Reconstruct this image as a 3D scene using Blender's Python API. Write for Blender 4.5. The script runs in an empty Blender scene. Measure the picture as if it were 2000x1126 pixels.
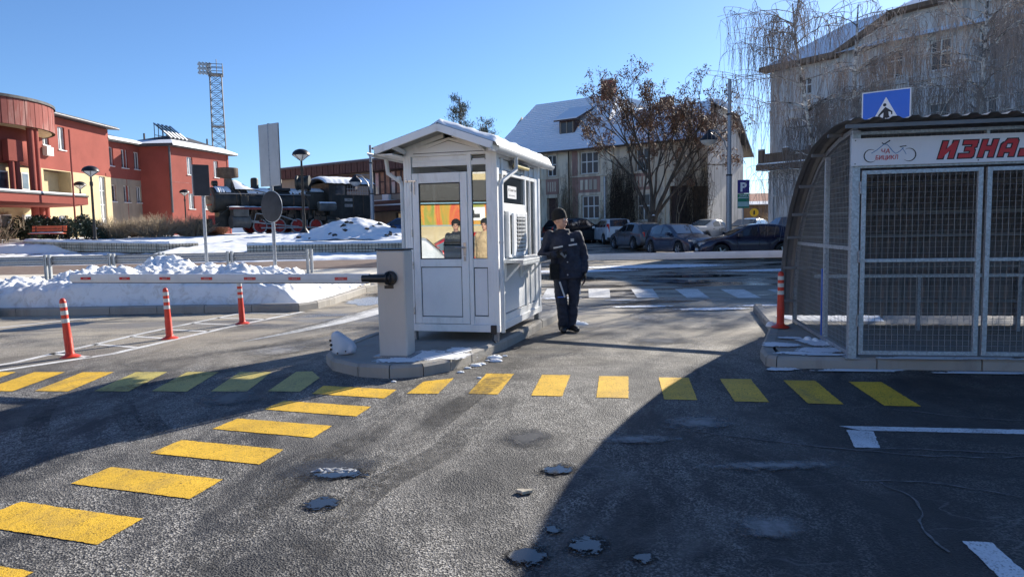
import bpy, bmesh, math, random
from math import sin, cos, pi, radians, sqrt, atan2, hypot, exp
from mathutils import Vector, Matrix, noise
S = bpy.context.scene
COL = S.collection

# ------------------------------------------------------------------ camera, sky, sun, exposure
PIT, ROL = radians(4.78), radians(1.09)
fwd = Vector((0, cos(PIT), -sin(PIT)))
up0 = Vector((0, sin(PIT), cos(PIT))); rt0 = Vector((1, 0, 0))
upv = up0*cos(ROL) + rt0*sin(ROL); rtv = rt0*cos(ROL) - up0*sin(ROL)
cd = bpy.data.cameras.new('camera'); cam = bpy.data.objects.new('camera', cd); COL.objects.link(cam)
cam.matrix_world = Matrix(((rtv.x, upv.x, -fwd.x, 0), (rtv.y, upv.y, -fwd.y, 0), (rtv.z, upv.z, -fwd.z, 1.5), (0, 0, 0, 1)))
cd.sensor_width = 36; cd.lens = 24.966; cd.clip_end = 3000; cd.clip_start = .05
S.camera = cam
SUN_AZ, SUN_EL = radians(38), radians(25)
W = bpy.data.worlds.new('World'); S.world = W; W.use_nodes = True
nt = W.node_tree; nt.nodes.clear()
sky = nt.nodes.new('ShaderNodeTexSky'); sky.sky_type = 'NISHITA'; sky.sun_disc = False
sky.sun_elevation = SUN_EL; sky.sun_rotation = SUN_AZ; sky.air_density = .9; sky.dust_density = .3; sky.ozone_density = 4.0; sky.altitude = 200
bg = nt.nodes.new('ShaderNodeBackground'); bg.inputs[1].default_value = .082
wo = nt.nodes.new('ShaderNodeOutputWorld')
tint = nt.nodes.new('ShaderNodeMix'); tint.data_type = 'RGBA'; tint.blend_type = 'MULTIPLY'; tint.inputs[0].default_value = 1; tint.inputs[7].default_value = (.74, .89, 1.06, 1)
nt.links.new(sky.outputs[0], tint.inputs[6]); nt.links.new(tint.outputs[2], bg.inputs[0]); nt.links.new(bg.outputs[0], wo.inputs[0])
sl = bpy.data.lights.new('sun', 'SUN'); sl.energy = 4.9; sl.angle = radians(.53); sl.color = (1, .93, .82)
so = bpy.data.objects.new('sun', sl); COL.objects.link(so)
sdir = Vector((sin(SUN_AZ)*cos(SUN_EL), cos(SUN_AZ)*cos(SUN_EL), sin(SUN_EL)))
so.rotation_euler = sdir.to_track_quat('Z', 'Y').to_euler(); so.location = sdir*200
vs = S.view_settings; vs.view_transform = 'Standard'; vs.look = 'None'; vs.exposure = 1.0; vs.gamma = 1; vs.use_curve_mapping = False

# ------------------------------------------------------------------ material helpers
class NT:
    def __init__(s, name):
        s.m = bpy.data.materials.new(name); s.m.use_nodes = True; s.t = s.m.node_tree
        s.p = s.t.nodes['Principled BSDF']; s.o = s.t.nodes['Material Output']
    def n(s, typ, **kw):
        x = s.t.nodes.new('ShaderNode'+typ)
        for k, v in kw.items():
            if k.startswith('i_'):
                key = k[2:]; key = int(key) if key.isdigit() else key
                x.inputs[key].default_value = v
            else: setattr(x, k, v)
        return x
    def l(s, a, b): s.t.links.new(a, b)
    def coord(s, which='Object', scale=(1, 1, 1), loc=(0, 0, 0)):
        if which == 'World': c = s.n('NewGeometry').outputs['Position']
        else: c = s.n('TexCoord').outputs[which]
        mp = s.n('Mapping'); mp.inputs['Scale'].default_value = scale; mp.inputs['Location'].default_value = loc
        s.l(c, mp.inputs[0]); return mp.outputs[0]
    def noise(s, vec, scale, detail=4, rough=.55, dist=0):
        x = s.n('TexNoise'); x.inputs['Scale'].default_value = scale; x.inputs['Detail'].default_value = detail
        x.inputs['Roughness'].default_value = rough; x.inputs['Distortion'].default_value = dist
        s.l(vec, x.inputs['Vector']); return x.outputs['Fac']
    def ramp(s, f, stops, interp='LINEAR'):
        r = s.n('ValToRGB'); e = r.color_ramp.elements; r.color_ramp.interpolation = interp
        while len(e) < len(stops): e.new(.5)
        for i, (p, c) in enumerate(stops):
            e[i].position = p; e[i].color = (c[0], c[1], c[2], 1) if hasattr(c, '__len__') else (c, c, c, 1)
        s.l(f, r.inputs[0]); return r.outputs[0]
    def mix(s, f, a, b, mode='MIX'):
        x = s.n('Mix'); x.data_type = 'RGBA'; x.blend_type = mode
        for v, i in ((f, 0), (a, 6), (b, 7)):
            if hasattr(v, 'is_linked'): s.l(v, x.inputs[i])
            elif i == 0: x.inputs[0].default_value = v
            else: x.inputs[i].default_value = (v[0], v[1], v[2], 1)
        return x.outputs[2]
    def math(s, op, a, b=0):
        x = s.n('Math'); x.operation = op
        for v, i in ((a, 0), (b, 1)):
            if hasattr(v, 'is_linked'): s.l(v, x.inputs[i])
            else: x.inputs[i].default_value = v
        return x.outputs[0]
    def bump(s, h, strength=.5, dist=.01):
        b = s.n('Bump'); b.inputs['Strength'].default_value = strength; b.inputs['Distance'].default_value = dist
        s.l(h, b.inputs['Height']); s.l(b.outputs[0], s.p.inputs['Normal']); return b

def M(name, col, rough=.6, metal=0, var=.15, scale=3, bump=0, bscale=30, coord='Object', dirt=0, dcol=(.12, .1, .08), spec=.5, coat=0):
    k = NT(name); v = k.coord(coord)
    f = k.noise(v, scale, 5, .6)
    lo = [c*(1-var) for c in col]; hi = [min(1, c*(1+var)) for c in col]
    c = k.ramp(f, [(.3, lo), (.7, hi)])
    if dirt:
        d = k.noise(k.coord(coord, (1, 1, .35)), scale*1.7, 6, .7, .4)
        c = k.mix(k.ramp(d, [(.5, 0), (.75, dirt)]), c, dcol)
    k.l(c, k.p.inputs['Base Color']); k.p.inputs['Metallic'].default_value = metal
    r = k.ramp(k.noise(v, scale*2.3, 3), [(.3, rough*.85), (.7, min(1, rough*1.15))]); k.l(r, k.p.inputs['Roughness'])
    k.p.inputs['Specular IOR Level'].default_value = spec
    if coat: k.p.inputs['Coat Weight'].default_value = coat; k.p.inputs['Coat Roughness'].default_value = .05
    if bump: k.bump(k.noise(v, bscale, 5), bump, .01)
    return k.m

# ------------------------------------------------------------------ object helpers
def tag(o, label=None, cat=None, group=None, kind=None):
    if label: o['label'] = label
    if cat: o['category'] = cat
    if group: o['group'] = group
    if kind: o['kind'] = kind
    return o
def thing(name, label, cat, loc=(0, 0, 0), rz=0, group=None):
    o = bpy.data.objects.new(name, None); COL.objects.link(o); o.location = loc; o.rotation_euler = (0, 0, rz)
    o.empty_display_size = .2
    return tag(o, label, cat, group)
class MB:
    def __init__(s): s.v = []; s.f = []; s.mi = []; s.cur = 0
    def add(s, vs, fs):
        b = len(s.v); s.v += [tuple(p) for p in vs]; s.f += [tuple(i+b for i in f) for f in fs]; s.mi += [s.cur]*len(fs); return s
    def box(s, x0, x1, y0, y1, z0, z1, m=None):
        vs = [(x, y, z) for z in (z0, z1) for y in (y0, y1) for x in (x0, x1)]
        if m is not None: vs = [m @ Vector(p) for p in vs]
        return s.add(vs, [(0, 2, 3, 1), (4, 5, 7, 6), (0, 1, 5, 4), (2, 6, 7, 3), (0, 4, 6, 2), (1, 3, 7, 5)])
    def bar(s, a, b, w, h=None, up=(0, 0, 1)):       # rectangular bar from a to b
        a = Vector(a); b = Vector(b); d = (b-a).normalized(); h = h or w
        u = Vector(up)
        if abs(d.dot(u)) > .95: u = Vector((0, 1, 0))
        r = d.cross(u).normalized(); u = r.cross(d)
        vs = []
        for p in (a, b):
            for i, j in ((-1, -1), (1, -1), (1, 1), (-1, 1)): vs.append(p+r*(w/2*i)+u*(h/2*j))
        return s.add(vs, [(0, 1, 2, 3), (7, 6, 5, 4), (0, 4, 5, 1), (1, 5, 6, 2), (2, 6, 7, 3), (3, 7, 4, 0)])
    def tube(s, pts, rad, n=8, cap=True):
        pts = [Vector(p) for p in pts]
        if not hasattr(rad, '__len__'): rad = [rad]*len(pts)
        vs = []; prev = None
        for i, p in enumerate(pts):
            d = (pts[min(i+1, len(pts)-1)]-pts[max(i-1, 0)]).normalized()
            if prev is None:
                u = Vector((0, 0, 1)) if abs(d.z) < .9 else Vector((1, 0, 0))
                r = d.cross(u).normalized()
            else: r = (prev-d*prev.dot(d)).normalized()
            prev = r; q = d.cross(r)
            for k in range(n):
                t = 2*pi*k/n; vs.append(p+(r*cos(t)+q*sin(t))*rad[i])
        fs = [(i*n+k, i*n+(k+1) % n, (i+1)*n+(k+1) % n, (i+1)*n+k) for i in range(len(pts)-1) for k in range(n)]
        if cap: fs += [tuple(range(n-1, -1, -1)), tuple((len(pts)-1)*n+k for k in range(n))]
        return s.add(vs, fs)
    def lathe(s, prof, n=24, m=None, cap=True):      # prof (r,z)
        vs = []
        for r, z in prof:
            for k in range(n):
                t = 2*pi*k/n; p = Vector((r*cos(t), r*sin(t), z)); vs.append(m @ p if m is not None else p)
        fs = [(i*n+k, i*n+(k+1) % n, (i+1)*n+(k+1) % n, (i+1)*n+k) for i in range(len(prof)-1) for k in range(n)]
        if cap: fs += [tuple(range(n-1, -1, -1)), tuple((len(prof)-1)*n+k for k in range(n))]
        return s.add(vs, fs)
    def prism(s, poly, z0, z1, m=None):
        n = len(poly); vs = [Vector((x, y, z0)) for x, y in poly]+[Vector((x, y, z1)) for x, y in poly]
        if m is not None: vs = [m @ p for p in vs]
        return s.add(vs, [tuple(range(n-1, -1, -1)), tuple(range(n, 2*n))]+[(i, (i+1) % n, n+(i+1) % n, n+i) for i in range(n)])
    def grid(s, nx, ny, fn, flip=False):
        vs = [fn(i/nx, j/ny) for j in range(ny+1) for i in range(nx+1)]
        fs = []
        for j in range(ny):
            for i in range(nx):
                a = j*(nx+1)+i; q = (a, a+1, a+nx+2, a+nx+1); fs.append(q[::-1] if flip else q)
        return s.add(vs, fs)
    def build(s, name, mat, parent=None, smooth=False, bevel=0, label=None, kind=None):
        me = bpy.data.meshes.new(name); me.from_pydata(s.v, [], s.f)
        for m in (mat if isinstance(mat, (list, tuple)) else [mat]): me.materials.append(m)
        if isinstance(mat, (list, tuple)): me.polygons.foreach_set('material_index', s.mi)
        if smooth: me.polygons.foreach_set('use_smooth', [True]*len(me.polygons))
        me.update()
        if smooth and smooth != 2:
            try: me.set_sharp_from_angle(angle=radians(40))
            except Exception: pass
        o = bpy.data.objects.new(name, me); COL.objects.link(o)
        if parent: o.parent = parent
        if bevel:
            b = o.modifiers.new('bevel', 'BEVEL'); b.width = bevel; b.segments = 2; b.limit_method = 'ANGLE'; b.harden_normals = False
        if label: o['label'] = label
        if kind: o['kind'] = kind
        return o
def rotm(rz=0, ry=0, rx=0, loc=(0, 0, 0)):
    return Matrix.Translation(loc) @ Matrix.Rotation(rz, 4, 'Z') @ Matrix.Rotation(ry, 4, 'Y') @ Matrix.Rotation(rx, 4, 'X')
def kids(o): return [c for c in bpy.data.objects if c.parent == o]
def copy_tree(o, parent=None, ch=None):
    ch = ch if ch is not None else {}
    c = o.copy(); COL.objects.link(c); c.parent = parent
    for k in ch.get(o.name, kids(o)): copy_tree(k, c)
    return c
def text_mesh(name, body, size, mat, parent, m, offset=0, shear=0, extrude=.001, label=None, xs=1, align='LEFT'):
    cu = bpy.data.curves.new(name, 'FONT'); cu.body = body; cu.size = size; cu.offset = offset; cu.shear = shear; cu.extrude = extrude
    cu.align_x = align; cu.resolution_u = 3
    ob = bpy.data.objects.new(name+'_curve', cu); COL.objects.link(ob)
    bpy.context.view_layer.update()
    me = bpy.data.meshes.new_from_object(ob.evaluated_get(bpy.context.evaluated_depsgraph_get()))
    bpy.data.objects.remove(ob)
    me.transform(m @ Matrix.Diagonal((xs, 1, 1, 1))); me.materials.clear(); me.materials.append(mat); me.name = name
    o = bpy.data.objects.new(name, me); COL.objects.link(o); o.parent = parent
    if label: o['label'] = label
    return o
def sm(a, b, x):
    t = max(0, min(1, (x-a)/(b-a))); return t*t*(3-2*t)
def lerp(a, b, t): return a+(b-a)*t
def interp(pts, x):
    if x <= pts[0][0]: return pts[0][1]
    for (a, b), (c, d) in zip(pts, pts[1:]):
        if x <= c: return b+(d-b)*(x-a)/(c-a)
    return pts[-1][1]
def fbm(x, y, z=0, o=4, s=1):
    t = 0; a = .5
    for _ in range(o): t += a*noise.noise(Vector((x*s, y*s, z))); s *= 2.03; a *= .5; z += 7.1
    return t

# ------------------------------------------------------------------ materials
def asphalt():
    k = NT('asphalt'); w = k.coord('World')
    ag = k.n('TexVoronoi'); ag.inputs['Scale'].default_value = 105; k.l(w, ag.inputs['Vector'])
    agn = k.noise(w, 70, 5, .7)
    stone = k.ramp(ag.outputs['Color'], [(.2, (.02, .02, .021)), (.5, (.085, .082, .077)), (.8, (.4, .382, .35))])
    stone = k.mix(k.ramp(agn, [(.42, .0), (.66, .35)]), stone, (.17, .162, .15))
    # worn bright and dark tracks
    big = k.noise(k.coord('World', (1, .5, 1)), .7, 7, .66, 1.6)
    c = k.mix(k.ramp(big, [(.4, .88), (.55, 0)]), stone, (.02, .021, .024))
    mid = k.noise(k.coord('World', (1, .6, 1), (5, 1, 0)), 3.1, 6, .7, .8)
    c = k.mix(k.ramp(mid, [(.36, .75), (.5, 0)]), c, (.028, .028, .03))
    pale = k.noise(k.coord('World', (1, .6, 1), (7, 3, 0)), .9, 7, .68, .6)
    c = k.mix(k.ramp(pale, [(.5, 0), (.72, .6)]), c, (.27, .257, .236))
    sx = k.n('SeparateXYZ'); k.l(k.n('NewGeometry').outputs['Position'], sx.inputs[0])
    # road salt and grit dried on beyond the barrier
    salt = k.math('MULTIPLY', k.ramp(k.noise(k.coord('World', (.35, 1, 1), (2, 0, 0)), .8, 7, .65, 1.2), [(.32, 0), (.56, .85)]),
                  k.ramp(k.math('DIVIDE', sx.outputs[1], 30), [(.24, 0), (.38, 1), (.9, 1)]))
    c = k.mix(salt, c, (.46, .4, .31))
    # darker tone on the right, in front of the bicycle shelter
    dark_right = k.ramp(k.math('DIVIDE', k.math('SUBTRACT', sx.outputs[0], k.math('MULTIPLY', sx.outputs[1], .12)), 3), [(.1, 0), (.6, .72)])
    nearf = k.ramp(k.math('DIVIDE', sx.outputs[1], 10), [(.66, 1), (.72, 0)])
    c = k.mix(k.math('MULTIPLY', dark_right, nearf), c, (.034, .033, .033))
    scr = k.n('TexVoronoi'); scr.feature = 'DISTANCE_TO_EDGE'; scr.inputs['Scale'].default_value = .75
    dv = k.n('TexNoise'); dv.inputs['Scale'].default_value = 2.5; dv.inputs['Detail'].default_value = 5
    wv = k.coord('World', (1, 1.9, 1)); k.l(wv, dv.inputs['Vector'])
    mx = k.n('VectorMath'); mx.operation = 'MULTIPLY_ADD'; k.l(dv.outputs['Color'], mx.inputs[0]); mx.inputs[1].default_value = (.9, .9, 0); k.l(wv, mx.inputs[2])
    k.l(mx.outputs[0], scr.inputs['Vector'])
    cr = k.math('MULTIPLY', k.ramp(scr.outputs['Distance'], [(0, 1), (.012, 0)]), k.ramp(k.noise(w, 1.3, 4), [(.5, 0), (.62, .5)]))
    c = k.mix(cr, c, (.2, .2, .2))
    k.l(c, k.p.inputs['Base Color'])
    wet = k.noise(k.coord('World', (.5, 1.6, 1), (3, 9, 0)), .55, 6, .6, .8)
    far = k.ramp(k.math('DIVIDE', sx.outputs[1], 30), [(.34, 0), (.45, 1), (.95, 1)])
    wm = k.math('MULTIPLY', k.ramp(wet, [(.5, 0), (.56, 1)]), far)
    c2 = k.mix(k.math('MULTIPLY', wm, .72), c, (.02, .02, .022)); k.l(c2, k.p.inputs['Base Color'])
    rr = k.ramp(pale, [(.3, .58), (.7, .85)])
    k.l(k.mix(wm, rr, (.12, .12, .12)), k.p.inputs['Roughness'])
    h = k.math('ADD', ag.outputs['Distance'], k.math('MULTIPLY', agn, .35))
    b = k.bump(h, .7, .009)
    k.l(k.math('SUBTRACT', .8, k.math('MULTIPLY', wm, .72)), b.inputs['Strength'])
    k.p.inputs['Specular IOR Level'].default_value = .35
    return k.m
def paint(name, col, wear=.5, under=(.09, .088, .085), rough=.6):
    k = NT(name); w = k.coord('World')
    ag = k.noise(w, 95, 4, .7); big = k.noise(w, 3.2, 6, .7)
    f = k.math('ADD', k.math('MULTIPLY', ag, .55), k.math('MULTIPLY', big, .45))
    m = k.ramp(f, [(.5+.14*(1-wear), 0), (.68+.1*(1-wear), 1)])
    c0 = k.ramp(k.noise(w, 1.7, 5, .65), [(.35, [x*.8 for x in col]), (.65, [min(.95, x*1.08) for x in col])])
    c = k.mix(m, c0, under)
    pv = k.n('TexVoronoi'); pv.inputs['Scale'].default_value = 120; k.l(w, pv.inputs['Vector'])
    pit = k.math('MULTIPLY', k.ramp(pv.outputs['Color'], [(.25, 1), (.34, 0)]), k.ramp(k.noise(w, 7, 5, .7), [(.4, .25), (.62, .95)]))
    c = k.mix(pit, c, [x*.3 for x in col])
    tyre = k.ramp(k.noise(k.coord('World', (1, .35, 1), (4, 2, 0)), 2.2, 6, .7, .5), [(.52, 0), (.68, .4)])
    c = k.mix(tyre, c, under)
    k.l(c, k.p.inputs['Base Color']); k.p.inputs['Roughness'].default_value = rough
    k.p.inputs['Specular IOR Level'].default_value = .3
    v = k.n('TexVoronoi'); v.inputs['Scale'].default_value = 130; k.l(w, v.inputs['Vector'])
    k.bump(v.outputs['Distance'], .45, .004); return k.m
def snowmat(name='snow', dirt=.0, col=(.86, .88, .9), scale=1.0):
    k = NT(name); w = k.coord('World')
    c = k.ramp(k.noise(w, 2*scale, 5), [(.3, [x*.94 for x in col]), (.7, col)])
    if dirt:
        d = k.noise(w, 2.6*scale, 7, .72, .8)
        c = k.mix(k.ramp(d, [(.5, 0), (.72, dirt)]), c, (.3, .24, .17))
    k.l(c, k.p.inputs['Base Color']); k.p.inputs['Roughness'].default_value = .7
    k.p.inputs['Specular IOR Level'].default_value = .25
    h = k.math('ADD', k.noise(w, 9*scale, 6, .6), k.math('MULTIPLY', k.noise(w, 60, 3), .2))
    k.bump(h, .45, .016); return k.m
def plaster(name, col, stain=.35, scol=(.12, .11, .1), streak=.4, fine=25):
    k = NT(name); w = k.coord('World')
    c = k.ramp(k.noise(w, .7, 7, .6), [(.3, [x*.86 for x in col]), (.7, [min(1, x*1.1) for x in col])])
    st = k.noise(k.coord('World', (1.6, 1.6, .22)), 1.3, 7, .66, .3)
    c = k.mix(k.ramp(st, [(.5, 0), (.5+.3*(1-streak), stain)]), c, scol)
    bl = k.noise(w, 2.4, 8, .75)
    c = k.mix(k.ramp(bl, [(.58, 0), (.68, stain*.8)]), c, [x*.55 for x in col])
    k.l(c, k.p.inputs['Base Color']); k.p.inputs['Roughness'].default_value = .88
    k.p.inputs['Specular IOR Level'].default_value = .2
    k.bump(k.noise(w, fine, 6, .7), .4, .02); return k.m
def glassdark(name, col=(.02, .025, .03), rough=.06, coat=1, lo=None):
    k = NT(name)
    if lo:
        c = k.ramp(k.noise(k.coord('World'), 1.1, 3), [(.4, col), (.62, lo)]); k.l(c, k.p.inputs['Base Color'])
    else: k.p.inputs['Base Color'].default_value = (*col, 1)
    k.p.inputs['Roughness'].default_value = rough; k.p.inputs['Specular IOR Level'].default_value = .7
    k.p.inputs['Coat Weight'].default_value = coat; k.p.inputs['Coat Roughness'].default_value = .02
    k.bump(k.noise(k.coord('World'), .9, 2), .05, .05); return k.m
def mirror_glass(name, refl=.5):
    k = NT(name); t = k.t
    gl = k.n('BsdfGlossy'); gl.inputs['Roughness'].default_value = .0; gl.inputs['Color'].default_value = (.8, .83, .82, 1)
    tr = k.n('BsdfTransparent'); tr.inputs['Color'].default_value = (.5, .53, .52, 1)
    ms = k.n('MixShader'); ms.inputs[0].default_value = refl
    k.l(tr.outputs[0], ms.inputs[1]); k.l(gl.outputs[0], ms.inputs[2]); k.l(ms.outputs[0], k.o.inputs[0]); return k.m
def galv(name, col=(.42, .45, .48)):
    k = NT(name); w = k.coord('Object')
    v = k.n('TexVoronoi'); v.inputs['Scale'].default_value = 55; k.l(w, v.inputs['Vector'])
    c = k.ramp(v.outputs['Color'], [(.2, [x*.8 for x in col]), (.8, [x*1.15 for x in col])])
    k.l(c, k.p.inputs['Base Color']); k.p.inputs['Metallic'].default_value = .6; k.p.inputs['Roughness'].default_value = .48; return k.m
def bark(name, col, dark, scale=6, zs=.3):
    k = NT(name); w = k.coord('World', (1, 1, zs))
    c = k.ramp(k.noise(w, scale, 6, .7, .5), [(.4, dark), (.6, col)]); k.l(c, k.p.inputs['Base Color'])
    k.p.inputs['Roughness'].default_value = .9; k.bump(k.noise(w, scale*3, 5), .6, .03); return k.m
def corr(name, col):
    k = NT(name); w = k.coord('Object')
    c = k.ramp(k.noise(k.coord('Object', (1, 1, .3)), 2.4, 6, .65), [(.3, [x*.75 for x in col]), (.7, [x*1.2 for x in col])])
    k.l(c, k.p.inputs['Base Color']); k.p.inputs['Metallic'].default_value = .35; k.p.inputs['Roughness'].default_value = .5
    return k.m
mt = {}
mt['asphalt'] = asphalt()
mt['yellow'] = paint('yellow_road_paint', (.74, .45, .035), .5)
mt['yellow_dull'] = paint('dull_yellow_road_paint', (.5, .42, .12), .6)
mt['white_paint'] = paint('white_road_paint', (.72, .74, .76), .3)
mt['white_worn'] = paint('worn_white_road_paint', (.7, .69, .66), .55)
mt['snow'] = snowmat('snow'); mt['snow_dirty'] = snowmat('trodden_snow', .55, (.82, .82, .8), 1.5); mt['snow_bank'] = snowmat('shovelled_snow', .6, (.84, .86, .88), 1.2)
mt['snow_sand'] = snowmat('sanded_snow', .8, (.72, .66, .55), .8)
mt['brown_road'] = plaster('brown_road_surface', (.2, .15, .125), .4, (.3, .27, .22), .5)
mt['concrete'] = plaster('island_concrete', (.33, .31, .28), .35, (.12, .11, .1), .4, 45)
mt['kerb'] = plaster('kerb_concrete', (.36, .34, .31), .4, (.13, .12, .11), .4, 60)
mt['pvc'] = M('white_plastic_frame', (.87, .88, .88), .35, 0, .05, 2, dirt=.45, dcol=(.42, .4, .36))
mt['pvc_panel'] = M('white_plastic_panel', (.82, .84, .86), .32, 0, .04, 1.5, dirt=.15, dcol=(.4, .4, .38))
mt['seal'] = M('black_rubber_seal', (.015, .015, .017), .6)
mt['pipe'] = M('white_painted_pipe', (.68, .69, .68), .4, 0, .08, 5, dirt=.4, dcol=(.3, .28, .25))
mt['soffit'] = M('grey_roof_board', (.3, .31, .29), .7, 0, .15, 5)
mt['sheet_metal'] = M('dark_roof_sheet', (.1, .1, .11), .5, .3, .2, 3)
mt['kglass'] = mirror_glass('kiosk_glass', .5)
mt['kglass_dark'] = glassdark('kiosk_dark_pane', (.012, .014, .013), .06, 0)
mt['steel'] = M('stainless_steel', (.5, .5, .5), .3, .9, .1, 8)
mt['galv'] = galv('galvanised_steel'); mt['galv_dull'] = galv('weathered_galvanised_steel', (.3, .32, .35))
mt['cab'] = M('grey_cabinet_paint', (.52, .51, .49), .38, .1, .05, 2, dirt=.2, dcol=(.25, .24, .22))
mt['black'] = M('black_plastic', (.018, .018, .02), .4, 0, .2, 8)
mt['alu_white'] = M('white_boom_aluminium', (.66, .68, .72), .35, 0, .05, 3, dirt=.3, dcol=(.35, .35, .36))
mt['red_refl'] = M('red_reflector', (.5, .012, .03), .25, 0, .15, 20)
mt['bollard'] = M('orange_red_rubber', (.62, .045, .02), .42, 0, .12, 9, dirt=.3, dcol=(.2, .03, .02))
mt['refl_white'] = M('reflective_white_tape', (.62, .62, .6), .35, 0, .12, 15)
mt['corr'] = corr('dark_corrugated_sheet', (.17, .175, .185))
mt['wire'] = M('galvanised_wire', (.3, .31, .32), .5, .5, .1, 20)
mt['banner'] = M('white_banner_board', (.74, .76, .8), .45, 0, .03, 2, dirt=.15, dcol=(.5, .45, .4))
mt['red_ink'] = M('red_letter_print', (.55, .03, .035), .5, 0, .05, 9)
mt['black_ink'] = M('black_letter_print', (.012, .012, .016), .5, 0, .05, 9)
mt['blue_ink'] = M('blue_line_print', (.05, .2, .42), .5, 0, .05, 9)
mt['sign_blue'] = M('blue_sign_face', (.012, .13, .62), .35, 0, .05, 4)
mt['sign_white'] = M('white_sign_face', (.8, .8, .8), .35, 0, .03, 4)
mt['sign_violet'] = M('dark_blue_sign_face', (.045, .03, .2), .4, 0, .05, 4)
mt['sign_green'] = M('green_sign_face', (.015, .2, .11), .4, 0, .05, 4)
mt['sign_pale'] = M('pale_sign_face', (.35, .52, .5), .4, 0, .05, 4)
mt['sign_back'] = M('grey_sign_back', (.42, .42, .43), .5, .2, .08, 3, dirt=.2)
mt['sign_back_dark'] = M('dark_grey_sign_back', (.035, .036, .042), .75, 0, .12, 3)
mt['lamp_black'] = M('black_lamp_post_paint', (.018, .018, .02), .4, .2, .2, 8)
mt['lamp_glass'] = M('frosted_lamp_bowl', (.52, .52, .5), .25, 0, .08, 5)
mt['red_wall'] = plaster('red_render', (.29, .078, .06), .2, (.3, .06, .05), .3)
mt['red_dark'] = plaster('weathered_red_panel', (.27, .09, .075), .5, (.45, .3, .26), .6)
mt['cream'] = plaster('cream_render', (.58, .47, .28), .12, (.4, .34, .22))
mt['grey_roof'] = M('dark_roof_felt', (.05, .05, .055), .7, 0, .25, 1)
mt['white_frame'] = M('white_window_frame', (.7, .7, .68), .5, 0, .06, 3)
mt['pane'] = glassdark('window_pane', (.03, .04, .05), .05, 1, (.12, .13, .14))
mt['pane_old'] = glassdark('dusty_old_pane', (.02, .022, .025), .35, 0)
mt['pane_light'] = glassdark('curtained_pane', (.25, .27, .26), .08, 1, (.5, .5, .46))
mt['old_wall'] = plaster('old_beige_plaster', (.74, .65, .51), .5, (.26, .22, .18), .75)
mt['old_pink'] = plaster('old_pink_plaster', (.42, .25, .21), .6, (.2, .15, .13), .6)
mt['old_dark'] = plaster('damp_brown_plaster', (.2, .14, .1), .6, (.06, .05, .045), .6)
mt['grey_wall'] = plaster('old_grey_plaster', (.6, .59, .58), .55, (.27, .27, .27), .8)
mt['brick'] = M('red_brick', (.3, .1, .06), .85, 0, .3, 6, bump=.5)
mt['tile_snow'] = snowmat('snow_on_tiles', 0, (.82, .85, .9), 2)
mt['dark_wood'] = M('dark_stained_timber', (.075, .04, .035), .7, 0, .25, 4)
mt['brown_sheet'] = M('brown_fascia_sheet', (.085, .035, .03), .55, 0, .2, 3)
mt['station_wall'] = plaster('beige_station_wall', (.36, .3, .23), .3)
mt['curtain'] = M('orange_curtain', (.4, .2, .12), .8, 0, .3, 2)
mt['loco'] = M('sooty_black_iron', (.032, .033, .03), .5, .3, .45, 2.5, dirt=.5, dcol=(.1, .085, .06), bump=.3)
mt['loco_grey'] = M('weathered_grey_iron', (.13, .125, .11), .55, .3, .3, 3, dirt=.5, dcol=(.07, .05, .04))
mt['loco_red'] = M('red_wheel_paint', (.42, .03, .02), .55, 0, .35, 4, dirt=.3)
mt['rust'] = M('rusty_iron', (.11, .075, .05), .8, .1, .4, 4)
mt['steel_rod'] = M('worn_steel_rod', (.4, .39, .37), .45, .6, .2, 6)
mt['stone'] = plaster('planter_stone', (.5, .45, .36), .5, (.09, .08, .06), .5)
mt['joint'] = M('dark_mortar', (.05, .045, .04), .9)
mt['bench'] = M('orange_bench_slat', (.66, .11, .035), .5, 0, .12, 5)
mt['brown_leaf'] = M('withered_brown_leaf', (.24, .135, .08), .8, 0, .5, 1.7, coord='World')
mt['bark_dark'] = bark('dark_tree_bark', (.13, .1, .075), (.035, .028, .022))
mt['birch'] = bark('white_birch_bark', (.8, .78, .72), (.07, .06, .055), 3.2, 1.6)
mt['twig'] = M('grey_brown_twig', (.3, .25, .22), .8, 0, .4, .8, coord='World')
mt['shrub_twig'] = M('pale_shrub_twig', (.32, .25, .17), .8, 0, .4, 1, coord='World')
mt['shrub_red'] = M('reddish_shrub_twig', (.22, .1, .06), .8, 0, .4, 1, coord='World')
mt['evergreen'] = M('dark_evergreen_leaf', (.03, .045, .022), .6, 0, .5, 2, coord='World')
mt['needle'] = M('bluish_needle', (.05, .07, .055), .7, 0, .5, 2, coord='World')
mt['skin'] = M('human_skin', (.58, .32, .23), .5, 0, .08, 12)
mt['navy'] = M('navy_work_fabric', (.02, .025, .045), .8, 0, .3, 6, bump=.4, bscale=14)
mt['knit'] = M('black_knit', (.012, .012, .013), .95, 0, .3, 20, bump=.5, bscale=120)
mt['rubber'] = M('black_tyre_rubber', (.02, .02, .02), .8, 0, .2, 10)
mt['rim'] = M('alloy_rim', (.35, .36, .38), .35, .8, .15, 8)
mt['car_glass'] = glassdark('car_glass', (.018, .022, .028), .04, 1)
mt['car_glass_pale'] = glassdark('pale_car_glass', (.14, .19, .23), .04, 1)
mt['red_lamp'] = M('red_tail_lamp', (.55, .02, .02), .2, 0, .2, 20)
mt['clear_lamp'] = M('clear_head_lamp', (.45, .47, .5), .12, .4, .2, 20)
mt['plate'] = M('white_number_plate', (.7, .7, .7), .4)
mt['orange'] = M('orange_plastic', (.75, .18, .03), .5)
mt['beige_coat'] = M('beige_fabric', (.5, .37, .22), .85, 0, .2, 8)
mt['sack'] = M('white_woven_sack', (.62, .66, .74), .6, 0, .06, 6, bump=.4, bscale=14)
mt['yellow_sign'] = M('yellow_sign_face', (.75, .5, .02), .4)
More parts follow.
